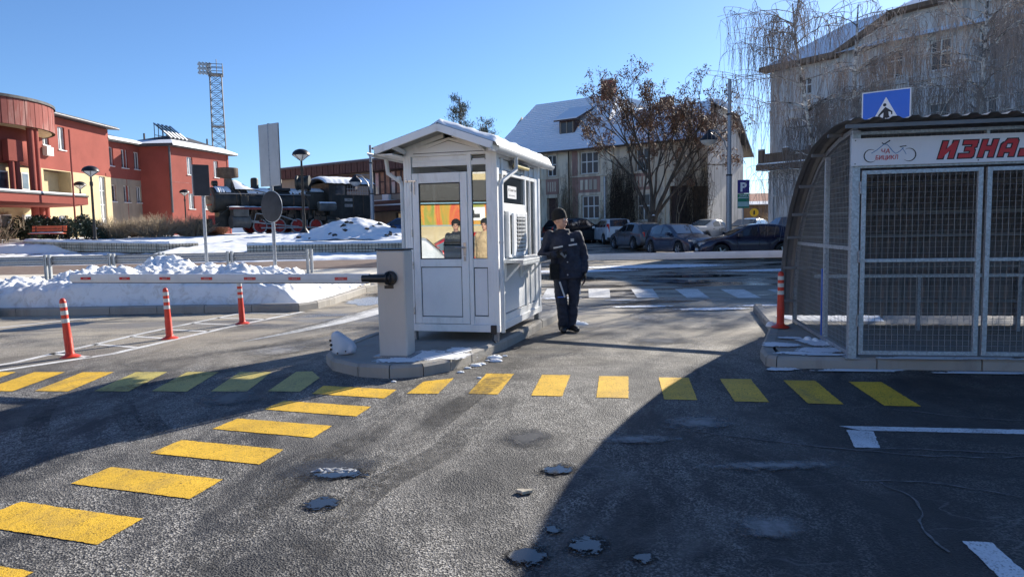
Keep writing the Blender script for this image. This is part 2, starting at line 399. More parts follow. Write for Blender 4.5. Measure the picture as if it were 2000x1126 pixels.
mt['hill'] = M('hazy_blue_hillside', (.3, .38, .5), .9, 0, .15, .01)
mt['phone'] = M('grey_phone_case', (.2, .21, .23), .3)
def water():
    k = NT('puddle_water'); k.p.inputs['Base Color'].default_value = (.025, .026, .028, 1); k.p.inputs['Roughness'].default_value = .04
    k.p.inputs['Specular IOR Level'].default_value = .6; k.bump(k.noise(k.coord('World'), 3, 3), .08, .01); return k.m
mt['water'] = water()
mt['ice'] = M('grey_melting_ice', (.36, .37, .38), .25, 0, .2, 12, bump=.6, bscale=25)

def masked(name, base, lo, hi, scale, soft=.5, halo=None):
    # a ragged film lying on the road: shape from noise, everything else left clear
    k = NT(name); g = k.n('TexCoord').outputs['Generated']; mp = k.n('Mapping'); mp.inputs['Location'].default_value = (-1, -1, 0); mp.inputs['Scale'].default_value = (2, 2, 0); k.l(g, mp.inputs[0])
    ln = k.n('VectorMath'); ln.operation = 'LENGTH'; k.l(mp.outputs[0], ln.inputs[0])
    w = k.coord('World'); nz = k.noise(w, scale, 8, .68, .4)
    f = k.math('ADD', nz, k.math('MULTIPLY', k.math('SUBTRACT', .62, ln.outputs['Value']), soft))
    m = k.ramp(f, [(lo, 0), (hi, 1)])
    tr = k.n('BsdfTransparent'); ms = k.n('MixShader'); k.l(m, ms.inputs[0]); k.l(tr.outputs[0], ms.inputs[1])
    k.p.inputs['Base Color'].default_value = (*base[0], 1); k.p.inputs['Roughness'].default_value = base[1]; k.l(k.p.outputs[0], ms.inputs[2])
    if halo:
        h = k.ramp(f, [(lo-halo, 0), (lo, .75)]); d = k.n('BsdfDiffuse'); d.inputs['Color'].default_value = (.012, .012, .013, 1)
        m2 = k.n('MixShader'); k.l(h, m2.inputs[0]); k.l(tr.outputs[0], m2.inputs[1]); k.l(d.outputs[0], m2.inputs[2]); k.l(m2.outputs[0], ms.inputs[1])
    k.l(ms.outputs[0], k.o.inputs[0]); return k.m
mt['puddle'] = masked('puddle_water_film', ((.02, .021, .023), .05), .56, .62, 24, .55, .1)
mt['snow_film'] = masked('thin_ragged_snow', ((.8, .82, .85), .6), .5, .58, 11, .8)
mt['salt_film'] = masked('dried_salt_film', ((.26, .255, .25), .9), .56, 1.1, 14, .9)
mt['mark'] = masked('black_tyre_smear', ((.014, .014, .016), .8), .42, 1.15, 14, .25)
mt['patch_dark'] = masked('damp_dark_asphalt', ((.03, .03, .032), .5), .5, 1.0, 5, 1.0)

# ------------------------------------------------------------------ terrain
def terr(x, y):
    zr = interp([(26, 0), (36, .24), (43, .42), (55, .75), (80, 1.2), (150, 1.8)], y)
    zl = interp([(23.5, 0), (27, .15), (33, .42), (38, .62), (43, .9), (60, 1.1), (150, 1.8)], y)
    if x < -15: zl = interp([(23.5, 0), (27, .15), (33, .42), (37, .74), (43, .9), (60, 1.1), (150, 1.8)], y)
    return lerp(zl, zr, sm(-5, 1, x))
def axis(a, b, near, step, far):
    out = []; v = near[0]
    while v <= near[1]+1e-6: out.append(v); v += step
    lo = near[0]; d = step
    L = []
    while lo > a: d *= far; lo -= d; L.append(max(lo, a))
    hi = near[1]; d = step; R = []
    while hi < b: d *= far; hi += d; R.append(min(hi, b))
    return L[::-1]+out+R
xs = axis(-600, 600, (-30, 26), 2.0, 1.35); ys = axis(-60, 1200, (-4, 62), 2.0, 1.35)
g = MB(); g.v = [(x, y, terr(x, y)) for y in ys for x in xs]; n = len(xs)
g.f = [(j*n+i, j*n+i+1, (j+1)*n+i+1, (j+1)*n+i) for j in range(len(ys)-1) for i in range(n-1)]; g.mi = [0]*len(g.f)
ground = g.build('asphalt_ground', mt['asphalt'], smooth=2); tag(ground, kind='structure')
def sheet(name, poly, mat, z=.004, parent=None, label=None, rag=.004):
    P_ = []
    for a, c in zip(poly, poly[1:]+poly[:1]):
        L = hypot(c[0]-a[0], c[1]-a[1]); n_ = max(1, int(L/.025)) if rag else 1
        for k_ in range(n_):
            x = lerp(a[0], c[0], k_/n_); y = lerp(a[1], c[1], k_/n_)
            P_.append((x+rag*noise.noise(Vector((x*31, y*31, 1)))*2, y+rag*noise.noise(Vector((x*31, y*31, 9)))*2))
    poly = P_
    b = MB(); b.add([(x, y, terr(x, y)+z) for x, y in poly], [tuple(range(len(poly)))])
    return b.build(name, mat, parent, label=label)
def tgrid(x0, x1, y0, y1, nx, ny, fn):
    b = MB(); b.grid(nx, ny, lambda u, v: (lerp(x0, x1, u), lerp(y0, y1, v), fn(lerp(x0, x1, u), lerp(y0, y1, v)))); return b
# yellow crossing, row towards the bicycle shelter and the row on the far left
right_row = [[(-.99, 6.47), (-.9, 6.98), (-.61, 7.12), (-.7, 6.44)]]
for i in range(7):
    x = -.42+.575*i; y = 6.42-.118*i
    right_row.append([(x, y), (x+.135, y+.9), (x+.425, y+.86), (x+.275, y-.05)])
left_row = []
for i, x in enumerate((-5.9, -5.32, -4.74, -4.12, -3.53, -2.93)):
    y = 6.98-.055*i; left_row.append([(x+.02, y+.02), (x-.06, y+.95), (x+.3, y+.92), (x+.38, y-.03)])
left_row.append([(-2.35, 6.68), (-2.36, 7.61), (-2.19, 7.62), (-2.01, 7.26), (-2.03, 6.63)])
near_row = [[(-1.89, 6.54), (-1.87, 6.88), (-1.11, 6.64), (-1.17, 6.3)]]
for i in range(6):
    x = -2.15-.19*i; y = 5.98-.583*i
    near_row.append([(x, y), (x+.08, y+.3), (x+.92, y+.02), (x+.86, y-.29)])
for q in right_row+near_row: sheet('yellow_stripe', q, mt['yellow'], parent=ground)
for i, q in enumerate(left_row): sheet('yellow_stripe', q, mt['yellow' if i < 3 else 'yellow_dull'], parent=ground)  # stripes nearer the kiosk get the duller, greener yellow
# white crossing in the far lane
for i in range(-1, 6):
    x = .66+1.0*i-.02; y = 15.35-.21*i
    sheet('white_stripe', [(x, y), (x+.45, y-.08), (x+.74, y+2.2-.18*i*.4), (x+.24, y+2.35-.18*i*.4)], mt['white_worn'], parent=ground)
# parking bay lines right
sheet('white_line', [(2.4, 5.155), (2.5, 5.03), (6.2, 4.45), (6.25, 4.58)], mt['white_paint'], parent=ground)
sheet('white_line', [(2.27, 4.64), (2.43, 4.62), (2.58, 5.0), (2.5, 5.026), (2.41, 5.05)], mt['white_paint'], parent=ground)
sheet('white_line', [(2.09, 3.22), (2.215, 3.2), (1.93, 1.6), (1.8, 1.62)], mt['white_paint'], parent=ground)
def strip(pts, w, mat, name, z=.004):
    b = MB(); vs = []
    for i, p in enumerate(pts):
        a = Vector(pts[max(i-1, 0)]); c = Vector(pts[min(i+1, len(pts)-1)]); d = (c-a).normalized(); nn = Vector((-d.y, d.x))
        ww = w if not hasattr(w, '__len__') else w[i]
        for s in (-1, 1): q = Vector(p)+nn*ww/2*s; vs.append((q.x, q.y, terr(q.x, q.y)+z))
    b.add(vs, [(2*i, 2*i+1, 2*i+3, 2*i+2) for i in range(len(pts)-1)])
    return b.build(name, mat, ground)
strip([(-9.8, 10.2), (-7.7, 13.4)], .11, mt['white_worn'], 'white_line')
strip([(-6.6, 7.6), (-6.05, 8.5), (-5.7, 11.0), (-5.15, 13.55)], .11, mt['white_worn'], 'white_line')
strip([(-6.3, 7.4), (-5.15, 9.0), (-4.62, 11.4), (-4.0, 13.5)], .12, mt['white_worn'], 'white_line')
for i in range(7):
    y = 8.8+.72*i; strip([(lerp(-6.02, -5.2, i/6), y+.35), (lerp(-5.3, -4.15, i/6), y)], .09, mt['white_worn'], 'hatch_line')
# tyre marks
def arc(cx, cy, r, a0, a1, n=18): return [(cx+r*cos(lerp(a0, a1, i/n)), cy+r*sin(lerp(a0, a1, i/n))) for i in range(n+1)]
def film(name, cx, cy, rx, ry, mat, z=.0045, rz=0):
    b = MB(); m = rotm(rz, loc=(cx, cy, 0)); b.add([m @ Vector((x*rx, y*ry, z)) for x, y in ((-1, -1), (1, -1), (1, 1), (-1, 1))], [(0, 1, 2, 3)])
    for i_, v_ in enumerate(b.v): b.v[i_] = (v_[0], v_[1], terr(v_[0], v_[1])+z)
    return b.build(name, mat, kind='structure')
def smear(pts, w, z=.0065):
    o = strip(pts, w, mt['mark'], 'tyre_mark', z); o['kind'] = 'stuff'
def curve(pts, n=8):
    out = []
    for i in range(len(pts)-1):
        p0 = pts[max(i-1, 0)]; p1 = pts[i]; p2 = pts[i+1]; p3 = pts[min(i+2, len(pts)-1)]
        for k in range(n):
            t = k/n; out.append(tuple(.5*((2*b_)+(-a_+c_)*t+(2*a_-5*b_+4*c_-d_)*t*t+(-a_+3*b_-3*c_+d_)*t**3) for a_, b_, c_, d_ in zip(p0, p1, p2, p3)))
    return out+[pts[-1]]
for i_, P_ in enumerate(([(-2.3, 4.6), (-2.53, 4.87), (-2.95, 5.4), (-3.38, 6.06), (-3.67, 6.66), (-3.79, 7.37), (-3.7, 8.3)], [(-3.1, 4.4), (-3.3, 4.8), (-3.66, 5.31), (-4.03, 5.94), (-4.26, 6.5), (-4.35, 7.05), (-4.3, 8.2)],
           [(-2.3, 4.85), (-2.5, 5.11), (-2.87, 5.54), (-3.19, 6.05), (-3.3, 6.5)], [(-.2, 6.2), (-.45, 4.86), (-.85, 4.0), (-1.01, 3.0), (-1.1, 2)], [(.3, 8.6), (-.02, 7.55), (-.46, 6.02), (-.83, 4.55), (-1.0, 3.6)],
           [(-.9, 6.2), (-1.03, 5.27), (-1.3, 4.58), (-1.45, 3.35), (-1.5, 2.5)], [(-4.7, 9.0), (-3.6, 10.4), (-3.0, 12.2), (-2.6, 14.5), (-2.3, 17)], [(-5.6, 7.7), (-4.4, 8.3), (-3.2, 9.6), (-2.4, 11.2), (-2.0, 13.5)], [(-5.5, 6.1), (-4.4, 6.5), (-3.3, 7.6), (-2.7, 9.2), (-2.3, 11)])):
    smear(curve(P_), .17 if i_ < 3 else .24, .0065+.0003*i_)
for cx, cy, rx, ry, rz in ((-1.2, 4.4, .5, .22, .5), (.1, 5.0, .25, .4, .3), (1.9, 9.2, .8, .4, .3), (-2.6, 6.4, .4, .5, .4), (2.5, 12.5, 1.2, .5, .1)):
    film('damp_patch', cx, cy, rx, ry, mt['patch_dark'], .0093, rz)
def wavy(pts, seed, amp=.03):
    c_ = curve(pts, 14); return [(x+amp*noise.noise(Vector((x*7, y*7, seed))), y+amp*noise.noise(Vector((x*7, y*7, seed+5)))) for x, y in c_]
mt['salt_line'] = M('dried_salt_line', (.15, .15, .15), .9, 0, .5, 12, coord='World')
for i_, P_ in enumerate(([(1.1, 5.2), (1.9, 4.75), (2.6, 4.45), (3.4, 4.35)], [(2.0, 4.05), (2.4, 3.95), (2.8, 3.7), (3.1, 3.55)], [(2.1, 4.0), (2.15, 3.7), (2.0, 3.4), (1.95, 3.1)], [(2.3, 4.6), (2.8, 4.55), (3.6, 4.35)], [(3.0, 5.6), (3.5, 5.3), (4.2, 5.1)])):
    q_ = wavy(P_, i_); random.seed(i_)
    strip(q_, [.004+.014*random.random() for _ in q_], mt['salt_line'], 'salt_line', .0065)
# puddles and melting ice on the near asphalt
def blob(cx, cy, rx, ry, seed, n=40, jag=.22):
    out = []
    for i in range(n):
        t = 2*pi*i/n; r = 1+jag*2.2*noise.noise(Vector((cos(t)*1.4+seed*3.1, sin(t)*1.4, seed)))+jag*.8*noise.noise(Vector((cos(t)*5, sin(t)*5, seed+9)))
        out.append((cx+rx*r*cos(t), cy+ry*r*sin(t)))
    return out
def gp(*a): return a
for i, (cx, cy, rx, ry) in enumerate([(-1.1, 4.3, .3, .13), (-1.07, 3.83, .13, .13), (.26, 4.3, .17, .09), (.33, 3.24, .13, .1), (.05, 3.14, .14, .12), (.57, 3.1, .08, .08), (.18, 3.42, .07, .06), (1.6, 21.2, 2.6, .8), (4.4, 19.2, 1.6, .6), (-2.6, 17, .8, 1.2), (5.5, 21, 2.2, .7)]):
    film('puddle', cx, cy, rx, ry, mt['puddle'], .0105, .3*i)
for i, (cx, cy, rx, ry) in enumerate([(.85, 4.9, .6, .1), (1.6, 4.3, .9, .12), (1.25, 3.4, .3, .2), (1.4, 5.3, .5, .2), (-3.0, 9.0, .9, .3), (1.0, 10.8, .8, .4), (2.2, 11.6, 1.2, .3)]):
    film('salt_stain', cx, cy, rx, ry, mt['salt_film'], .0115, -.2+.25*i)
for i, (cx, cy, rx, ry, h) in enumerate([(-1.16, 4.36, .1, .05, .02), (-1.05, 4.34, .06, .03, .015)]):
    b = MB(); b.grid(22, 14, lambda u, v: (cx+rx*1.5*(2*u-1), cy+ry*1.5*(2*v-1), -.004+h*1.6*max(0, 1.15-((2*u-1)**2+(2*v-1)**2)**.5)**.6*(.55+1.2*noise.noise(Vector((u*6+i, v*6, 3)))+.5*noise.noise(Vector((u*14, v*14, 3))))))
    o = b.build('ice_lump', mt['ice'], smooth=2); tag(o, ['flat lump of grey melting ice at the left side of the nearest puddle', 'small lump of melting ice at the right side of the nearest puddle'][i], 'ice', 'lumps of melting ice')
b = MB(); b.prism(blob(.05, 3.93, .045, .022, 44, 14, .5), .004, .022); o = b.build('stone', mt['stone'], bevel=.004); tag(o, 'small flat stone lying on the asphalt left of the shadow edge', 'stone')
# road strips and snow fields (structure)
def zroad(x, y): return terr(x, y)+.006
o = tgrid(-60, -2.2, 26.4, 31.2, 58, 4, zroad).build('brown_road', mt['brown_road'], smooth=2, kind='structure')
o = tgrid(-60, -3.2, 19.5, 26.4, 90, 14, lambda x, y: terr(x, y)+.02+.05*max(0, fbm(x, y, 3, 4, .9)+.15)-.35*sm(-4.6, -3.4, x+.7*noise.noise(Vector((y*.6, 3, 1))))).build('snowy_verge', mt['snow_sand'], smooth=2, kind='structure')
# plaza snow
random.seed(3)
def zplaza(x, y):
    z = interp([(30, .33), (32.9, .6), (33.6, .98), (38.2, 1.42), (42, 1.5), (100, 1.7)], y)
    if x < -15.6: z = lerp(interp([(30, .33), (37, .72), (37.6, 1.15), (42, 1.42), (100, 1.7)], y), z, sm(-17.5, -15.6, x))
    op = sm(-16.9, -16.2, x)*sm(-11.9, -12.5, x)
    z = lerp(z, interp([(30, .33), (33, .6), (41, 1.42), (44, 1.5), (100, 1.7)], y), op)
    z += .07*fbm(x, y, 1, 4, .5)+.045*noise.noise(Vector((x*2.6, y*2.6, 5)))+.014*noise.noise(Vector((x*6, y*6, 2)))
    e = sm(30.1, 30.8, y+.5*noise.noise(Vector((x*.5, 0, 3))))
    z = lerp(terr(x, y)-.1, z, e)
    return lerp(z, terr(x, y)-.25, sm(-2.2, .6, x+.8*noise.noise(Vector((y*.4, 2, 2)))))
o = tgrid(-62, 1.5, 29.9, 48, 420, 125, zplaza).build('snow_plaza', mt['snow'], smooth=2, kind='structure')
o = tgrid(-80, 2, 48, 110, 60, 30, lambda x, y: zplaza(x, y)+.0).build('snow_plaza_rear', mt['snow'], smooth=2, kind='structure')
# snow lying on the road right of the plaza, small drifts and shaded remnants
def patch(name, poly, mat, h=.03, kind='structure', rel=.5):
    cx = sum(p[0] for p in poly)/len(poly); cy = sum(p[1] for p in poly)/len(poly); n = len(poly)
    b = MB(); vs = []; rings = [1, .9, .6, .25]
    for k, r in enumerate(rings):
        for i, (x, y) in enumerate(poly):
            X = cx+(x-cx)*r; Y = cy+(y-cy)*r; q = h*[0, .6, .9, 1][k]*(1+rel*noise.noise(Vector((X*6, Y*6, k))))
            vs.append((X, Y, terr(X, Y)+.005+q))
    fs = [(k*n+i, k*n+(i+1) % n, (k+1)*n+(i+1) % n, (k+1)*n+i) for k in range(3) for i in range(n)]+[tuple(range(3*n, 4*n))]
    b.add(vs, fs); return b.build(name, mat, smooth=2, kind=kind)
for i, (cx, cy, rx, ry) in enumerate([(2.3, 24.5, 2.2, .5), (5.2, 26.2, 3, .6), (-.5, 26.5, 1.6, .5), (9.0, 23, 2.4, .35), (3.6, 12.6, .7, .12), (2.4, 13.2, .6, .1), (4.6, 13.0, .5, .09), (1.0, 15.05, .5, .12), (8.5, 30.5, 1.5, .4), (12.5, 38, 3, .8), (3.5, 33, 3, .4), (2.2, 14.4, .35, .05)]):
    film('snow_remnant', cx, cy, rx*1.5, ry*1.8, mt['snow_film'], .013+.0004*i, .1)
for i, (cx, cy, rx, ry) in enumerate([(-3.0, 15.5, .5, 1.0)]):
    patch('ice_sheet', blob(cx, cy, rx, ry, 90+i, 60, .3), mt['ice'], .004)
strip([(-3.78, 9.85), (-3.35, 10.7), (-2.95, 11.7), (-2.75, 12.6), (-2.3, 14.2), (-2.1, 15.8)], [.02, .18, .34, .5, .62, .5], mt['white_worn'], 'pale_wedge')  # pale wedge-shaped strip, widening away from the camera
# shovelled snow bank on its kerbed island
def zbank(x, y):
    edge = 13.95+.02*(x+4)*-1
    d = y-edge
    prof = interp([(0, .12), (.08, .36), (.35, .48), (1.0, .52), (2.2, .38), (3.6, .2), (6, .12)], d)
    big = 1+.5*sm(-10.5, -8, x)*sm(-3.6, -5.6, x)
    z = prof*big
    z += .3*exp(-((x+7.6)/.85)**2-((y-16.0)/.75)**2)+.12*exp(-((x+9.6)/.35)**2-((y-15.3)/.4)**2)+.1*exp(-((x+9.1)/.25)**2-((y-15.4)/.3)**2)
    z += (.5*fbm(x, y, 4, 5, 1.3)+.16*abs(noise.noise(Vector((x*4.5, y*4.5, 3))))+.1*noise.noise(Vector((x*9, y*9, 3)))+.05*noise.noise(Vector((x*19, y*19, 7))))*(.35+.3*min(1, d*1.6))*sm(0, .1, d)
    z *= sm(-3.95, -4.7, x-.1*max(0, d))
    if d < .02: z = .1
    return max(z, .02)
b = tgrid(-17, -3.9, 13.97, 20.2, 420, 190, zbank); o = b.build('snow_bank', mt['snow_bank'], smooth=2, kind='stuff')
def kerb(parent, pts, w=.13, h=.13, L=.8, z0=0, gap=.012, mat=None, cham=.03, curve=False):
    # kerb stones along a polyline, inner side to the left of travel
    P = [Vector(p) for p in pts]; seg = []
    for a, b_ in zip(P, P[1:]):
        n = max(1, round((b_-a).length/L)); seg += [(a.lerp(b_, i/n), a.lerp(b_, (i+1)/n)) for i in range(n)]
    random.seed(len(pts))
    nrm = []
    for i, (a, c) in enumerate(seg):
        d = (c-a).normalized(); nrm.append(Vector((-d.y, d.x)))
    for i, (a, c) in enumerate(seg):
        n0 = (nrm[i]+nrm[i-1]).normalized() if i else nrm[i]; n1 = (nrm[i]+nrm[i+1]).normalized() if i < len(seg)-1 else nrm[i]
        d = (c-a).normalized(); a2 = a+d*gap/2; c2 = c-d*gap/2; hh = h+random.uniform(-.004, .004); t = random.uniform(-.004, .004)
        vs = []
        for p, nn in ((a2, n0), (c2, n1)):
            for off, z in ((0+t, -.05), (0+t, hh-cham), (cham+t, hh), (w, hh), (w, -.05)):
                q = p+nn*off; vs.append((q.x, q.y, z0+z))
        b = MB(); b.add(vs, [(0, 1, 2, 3, 4), (9, 8, 7, 6, 5)]+[(k, k+5, (k+1) % 5+5, (k+1) % 5) for k in range(5)])
        b.build('kerb_stone', mat or mt['kerb'], parent)
# bank island kerb
vi = MB(); vi.prism([(-17, 13.98), (-4.05, 13.72), (-3.75, 14.6), (-3.8, 17.5), (-3.9, 19.5), (-17, 19.5)], -.05, .1)
verge = vi.build('verge_island', mt['snow_sand'], kind='structure')
kerb(verge, [(-17, 13.85), (-4.1, 13.58), (-3.85, 14.0), (-3.72, 14.8), (-3.6, 17.5), (-3.1, 19.5)], .13, .15, .9)
# traffic island under the kiosk
T = [(-1.2, 13.4), (-1.75, 10.4), (-2.12, 8.6), (-2.16, 8.1), (-1.98, 7.66), (-1.62, 7.3), (-1.27, 7.16), (-.93, 7.24), (-.67, 7.5), (-.47, 7.97), (-.1, 8.8), (.2, 9.75), (.45, 10.67), (.72, 11.5), (.85, 12.6), (.4, 13.5), (-.7, 13.8), (-1.2, 13.4)]
ti = MB()
cx = -.75; cy = 10
ti.prism([(cx+(x-cx)*.93, cy+(y-cy)*.965) for x, y in T[:-1]], -.05, .122)
island = ti.build('traffic_island', mt['concrete'], kind='structure')
kerb(island, T[2:10], .13, .13, .42); kerb(island, T[9:], .13, .13, .8); kerb(island, T[:3], .13, .13, .8)
patchpoly = blob(-.95, 7.75, .38, .2, 5, 50, .6)
def patch_at(name, poly, mat, z, h=.015):
    cx = sum(p[0] for p in poly)/len(poly); cy = sum(p[1] for p in poly)/len(poly); n = len(poly); vs = []
    for k, r in enumerate((1, .85, .5)):
        for x, y in poly:
            X = cx+(x-cx)*r; Y = cy+(y-cy)*r; vs.append((X, Y, z+h*[0, .7, 1][k]*(1+.6*noise.noise(Vector((X*14, Y*14, k))))))
    b = MB(); b.add(vs, [(k*n+i, k*n+(i+1) % n, (k+1)*n+(i+1) % n, (k+1)*n+i) for k in range(2) for i in range(n)]+[tuple(range(2*n, 3*n))])
    return b.build(name, mat, smooth=2, kind='structure')
film('thin_snow', -.95, 7.75, .75, .4, mt['snow_film'], .128, .2)
film('thin_snow', -1.2, 7.5, .5, .22, mt['snow_film'], .1305, 0)
film('thin_snow', -.62, 8.05, .25, .35, mt['snow_film'], .133, 0)
random.seed(8)
for i, (x, y, r) in enumerate([(-.42, 7.75, .05), (-.36, 7.83, .04), (-.22, 8.2, .07), (-.2, 8.0, .055), (-.3, 8.05, .02), (-.1, 8.32, .025), (-.5, 7.62, .03), (-.56, 7.4, .03), (-1.2, 7.0, .02), (-.35, 7.1, .02), (1.05, 10.9, .09), (1.0, 11.25, .06), (.62, 11.5, .05)]):
    b = MB(); bm = None
    b.grid(10, 6, lambda u, v: (x+r*1.4*(1+.3*noise.noise(Vector((cos(u*6.28), sin(u*6.28), i))))*cos(u*2*pi)*cos(v*pi/2), y+r*sin(u*2*pi)*cos(v*pi/2), .004+r*.5*sin(v*pi/2)*(1+.4*noise.noise(Vector((u*5, v*5, i*3.3))))))
    o = b.build('snow_lump', mt['snow'], smooth=2, kind='stuff')
# island under the bicycle shelter
si = MB(); SP = [(2.72, 7.36), (9.5, 6.15), (10.2, 11.2), (4.2, 12.3), (3.58, 9.8), (3.2, 8.9), (2.9, 8.1)]
si.prism([(2.86, 7.46), (9.5, 6.29), (10.2, 11.0), (4.3, 12.1), (3.7, 9.8), (3.32, 8.9), (3.0, 8.1)], -.05, .112)
shisl = si.build('shelter_island', mt['concrete'], kind='structure')
kerb(shisl, [(4.2, 12.3), (3.58, 9.8), (3.2, 8.9), (2.78, 7.9), (2.68, 7.45), (2.75, 7.33), (9.5, 6.15)], .13, .12, .95)
for i, (cx, cy, rx, ry) in enumerate([(3.1, 7.5, .28, .05), (3.05, 8.05, .2, .1), (3.35, 7.65, .3, .09), (4.2, 7.08, .5, .035), (5.4, 6.88, .5, .03), (3.5, 8.15, .14, .2), (3.35, 8.5, .12, .06), (4.7, 7.0, .3, .03), (3.3, 7.35, .25, .025)]):
    film('thin_snow', cx, cy, rx*1.7, ry*2.2, mt['snow_film'], .126+.0005*i, -.17)
for i, (cx, cy, rx, ry) in enumerate([(2.75, 7.22, .18, .03), (3.5, 7.08, .5, .02), (4.6, 6.85, .5, .018), (5.6, 6.7, .4, .02)]):
    film('thin_snow', cx, cy, rx*1.6, ry*3, mt['snow_film'], .0125+.0005*i, -.17)
patch_at('sunlit_snow', [(4.05, 10.05), (5.2, 9.85), (5.6, 10.9), (4.3, 11.3), (3.95, 10.6)], mt['snow'], .118, .02)
for i, (x, y, r) in enumerate([(3.5, 8.35, .05), (3.56, 8.28, .04), (3.62, 8.05, .035), (3.66, 7.98, .03), (3.55, 8.22, .03), (3.5, 9.55, .07), (3.62, 9.62, .05)]):
    b = MB(); b.grid(10, 6, lambda u, v: (x+r*cos(u*2*pi)*cos(v*pi/2), y+r*sin(u*2*pi)*cos(v*pi/2), .122+r*.9*sin(v*pi/2)))
    b.build('snow_lump', mt['snow'], smooth=2, kind='stuff')
# far ridge
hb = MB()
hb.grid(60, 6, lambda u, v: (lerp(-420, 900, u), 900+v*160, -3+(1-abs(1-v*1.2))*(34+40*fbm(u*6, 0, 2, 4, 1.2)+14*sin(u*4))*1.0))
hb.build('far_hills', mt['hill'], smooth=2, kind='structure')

# ------------------------------------------------------------------ kiosk
def kiosk():
    K = thing('ticket_kiosk', 'white plastic ticket kiosk with snowy gable roof on the traffic island', 'kiosk', (-.16, 8.6, .125), radians(-15.5))
    PV, PP, SE = mt['pvc'], mt['pvc_panel'], mt['seal']
    WX = -1.2; D = 2.25; H = 2.3
    b = MB()                                     # floor frame
    b.box(WX-.01, .01, -.015, D+.01, .12, .21); b.build('floor_frame', PV, K, bevel=.006)
    for x in (WX+.06, -.06):
        for y in (.05, D-.05):
            l = MB(); l.box(x-.035, x+.035, y-.035, y+.035, 0, .125); l.build('leg', mt['galv_dull'], K)
    for x, y in ((WX+.045, .045), (-.045, .045), (WX+.045, D-.045), (-.045, D-.045)):
        l = MB(); l.box(x-.05, x+.05, y-.05, y+.05, .21, H); 
        for dx in (-.018, .018): l.box(x+dx-.004, x+dx+.004, y-.054, y-.048, .21, H)
        l.build('corner_post', PV, K, bevel=.008)
    jb = MB(); jb.box(-.1, -.03, -.05, -.015, .1, .21); jb.tube([(-.065, -.04, .1), (-.07, -.06, .03), (-.03, -.08, .005)], .012, 6); jb.build('junction_box', mt['black'], K, bevel=.006)
    # front wall frames, seals, panels
    f = MB()
    z = lambda *a: f.box(*a)
    f.box(-1.1, -.36, .03, .07, 2.215, 2.28); f.box(-1.1, -.095, .02, .07, 2.08+.08, 2.215)
    f.box(-.375, -.325, .01, .07, .21, 2.3); f.box(-.14, -.095, .012, .07, .21, 2.3)
    f.box(-.325, -.14, .02, .07, .21, .31); f.box(-.325, -.14, .02, .07, .915, 1.02); f.box(-1.1, -.095, .03, .07, 2.28, 2.3)
    f.build('front_frame', PV, K, bevel=.004)
    def panel(x0, x1, z0, z1, y=.03, parent=K, name='panel'):
        s = MB(); s.box(x0, x1, y+.004, y+.02, z0, z1); s.build('panel_seal', SE, parent)
        p = MB(); p.box(x0+.008, x1-.008, y-.002, y+.018, z0+.008, z1-.008); return p.build(name, PP, parent, bevel=.003)
    panel(-.322, -.143, .315, .91); panel(-1.09, -.385, 2.175, 2.245); panel(-.32, -.145, 2.175, 2.245); 
    g_ = MB(); g_.box(-.322, -.143, .035, .04, 1.025, 2.075); g_.build('side_light', mt['kglass'], K)
    for a in ((-.325, -.318, .026, .036, 1.02, 2.08), (-.147, -.14, .026, .036, 1.02, 2.08), (-.318, -.147, .026, .036, 1.02, 1.028), (-.318, -.147, .026, .036, 2.072, 2.08)):
        s = MB(); s.box(*a); s.build('pane_seal', SE, K)
    # door
    dr = MB(); Z0, Z1 = .215, 2.05
    dr.box(-1.1, -1.01, -.005, .06, Z0, Z1+.03); dr.box(-.47, -.378, -.005, .06, Z0, Z1+.03); dr.box(-1.01, -.47, -.005, .06, Z0, .3)
    dr.box(-1.01, -.47, -.005, .06, .925, 1.02); dr.box(-1.01, -.47, -.005, .06, 1.955, Z1+.03)
    door = dr.build('door', PV, K, bevel=.008)
    s = MB(); s.box(-1.012, -.468, .015, .03, .298, .927); s.build('panel_seal', SE, door)
    p = MB(); p.box(-1.0, -.48, .006, .028, .31, .915); p.build('door_panel', PP, door, bevel=.004)
    for a in ((-1.012, -1.0, .0, .012, 1.02, 1.955), (-.48, -.468, .0, .012, 1.02, 1.955), (-1.0, -.48, .0, .012, 1.02, 1.032), (-1.0, -.48, .0, .012, 1.943, 1.955)):
        s = MB(); s.box(*a); s.build('pane_seal', SE, door)
    p = MB(); p.box(-1.0, -.48, .012, .018, 1.03, 1.945); p.build('door_pane', mt['kglass'], door)
    h = MB(); h.box(-.44, -.405, -.014, -.004, 1.06, 1.22); h.tube([(-.422, -.012, 1.16), (-.422, -.05, 1.16), (-.53, -.055, 1.165)], .009, 8); h.box(-.432, -.41, -.022, -.004, .995, 1.05)
    h.build('door_handle', mt['steel'], door)
    for zz in (.33, .9, 1.3, 1.86):
        h = MB(); h.lathe([(.008, zz), (.008, zz+.09)], 10, rotm(0, 0, 0, (-1.108, -.012, 0))); h.build('hinge', mt['steel'], door)
    l = MB(); l.box(-1.17, -1.04, -.02, -.008, 1.98, 2.0); l.box(-1.07, -1.06, -.02, -.01, 1.82, 1.98); l.lathe([(.016, -.0), (.016, .03)], 10, rotm(0, 0, pi/2, (-1.165, -.005, 1.99))); l.build('door_closer', mt['steel'], K)
    # gable
    for y0, y1 in ((.0, .06), (D-.06, D)):
        g2 = MB(); m = Matrix(((1, 0, 0, 0), (0, 0, -1, y1), (0, 1, 0, 0), (0, 0, 0, 1)))
        g2.prism([(WX, H-.015), (0, H-.015), (0, H+.05), (-.6, H+.2), (WX, H+.05)], 0, y1-y0, m); g2.build('gable', PV, K, bevel=.003)
    g2 = MB(); m = Matrix(((1, 0, 0, 0), (0, 0, -1, .0), (0, 1, 0, 0), (0, 0, 0, 1)))
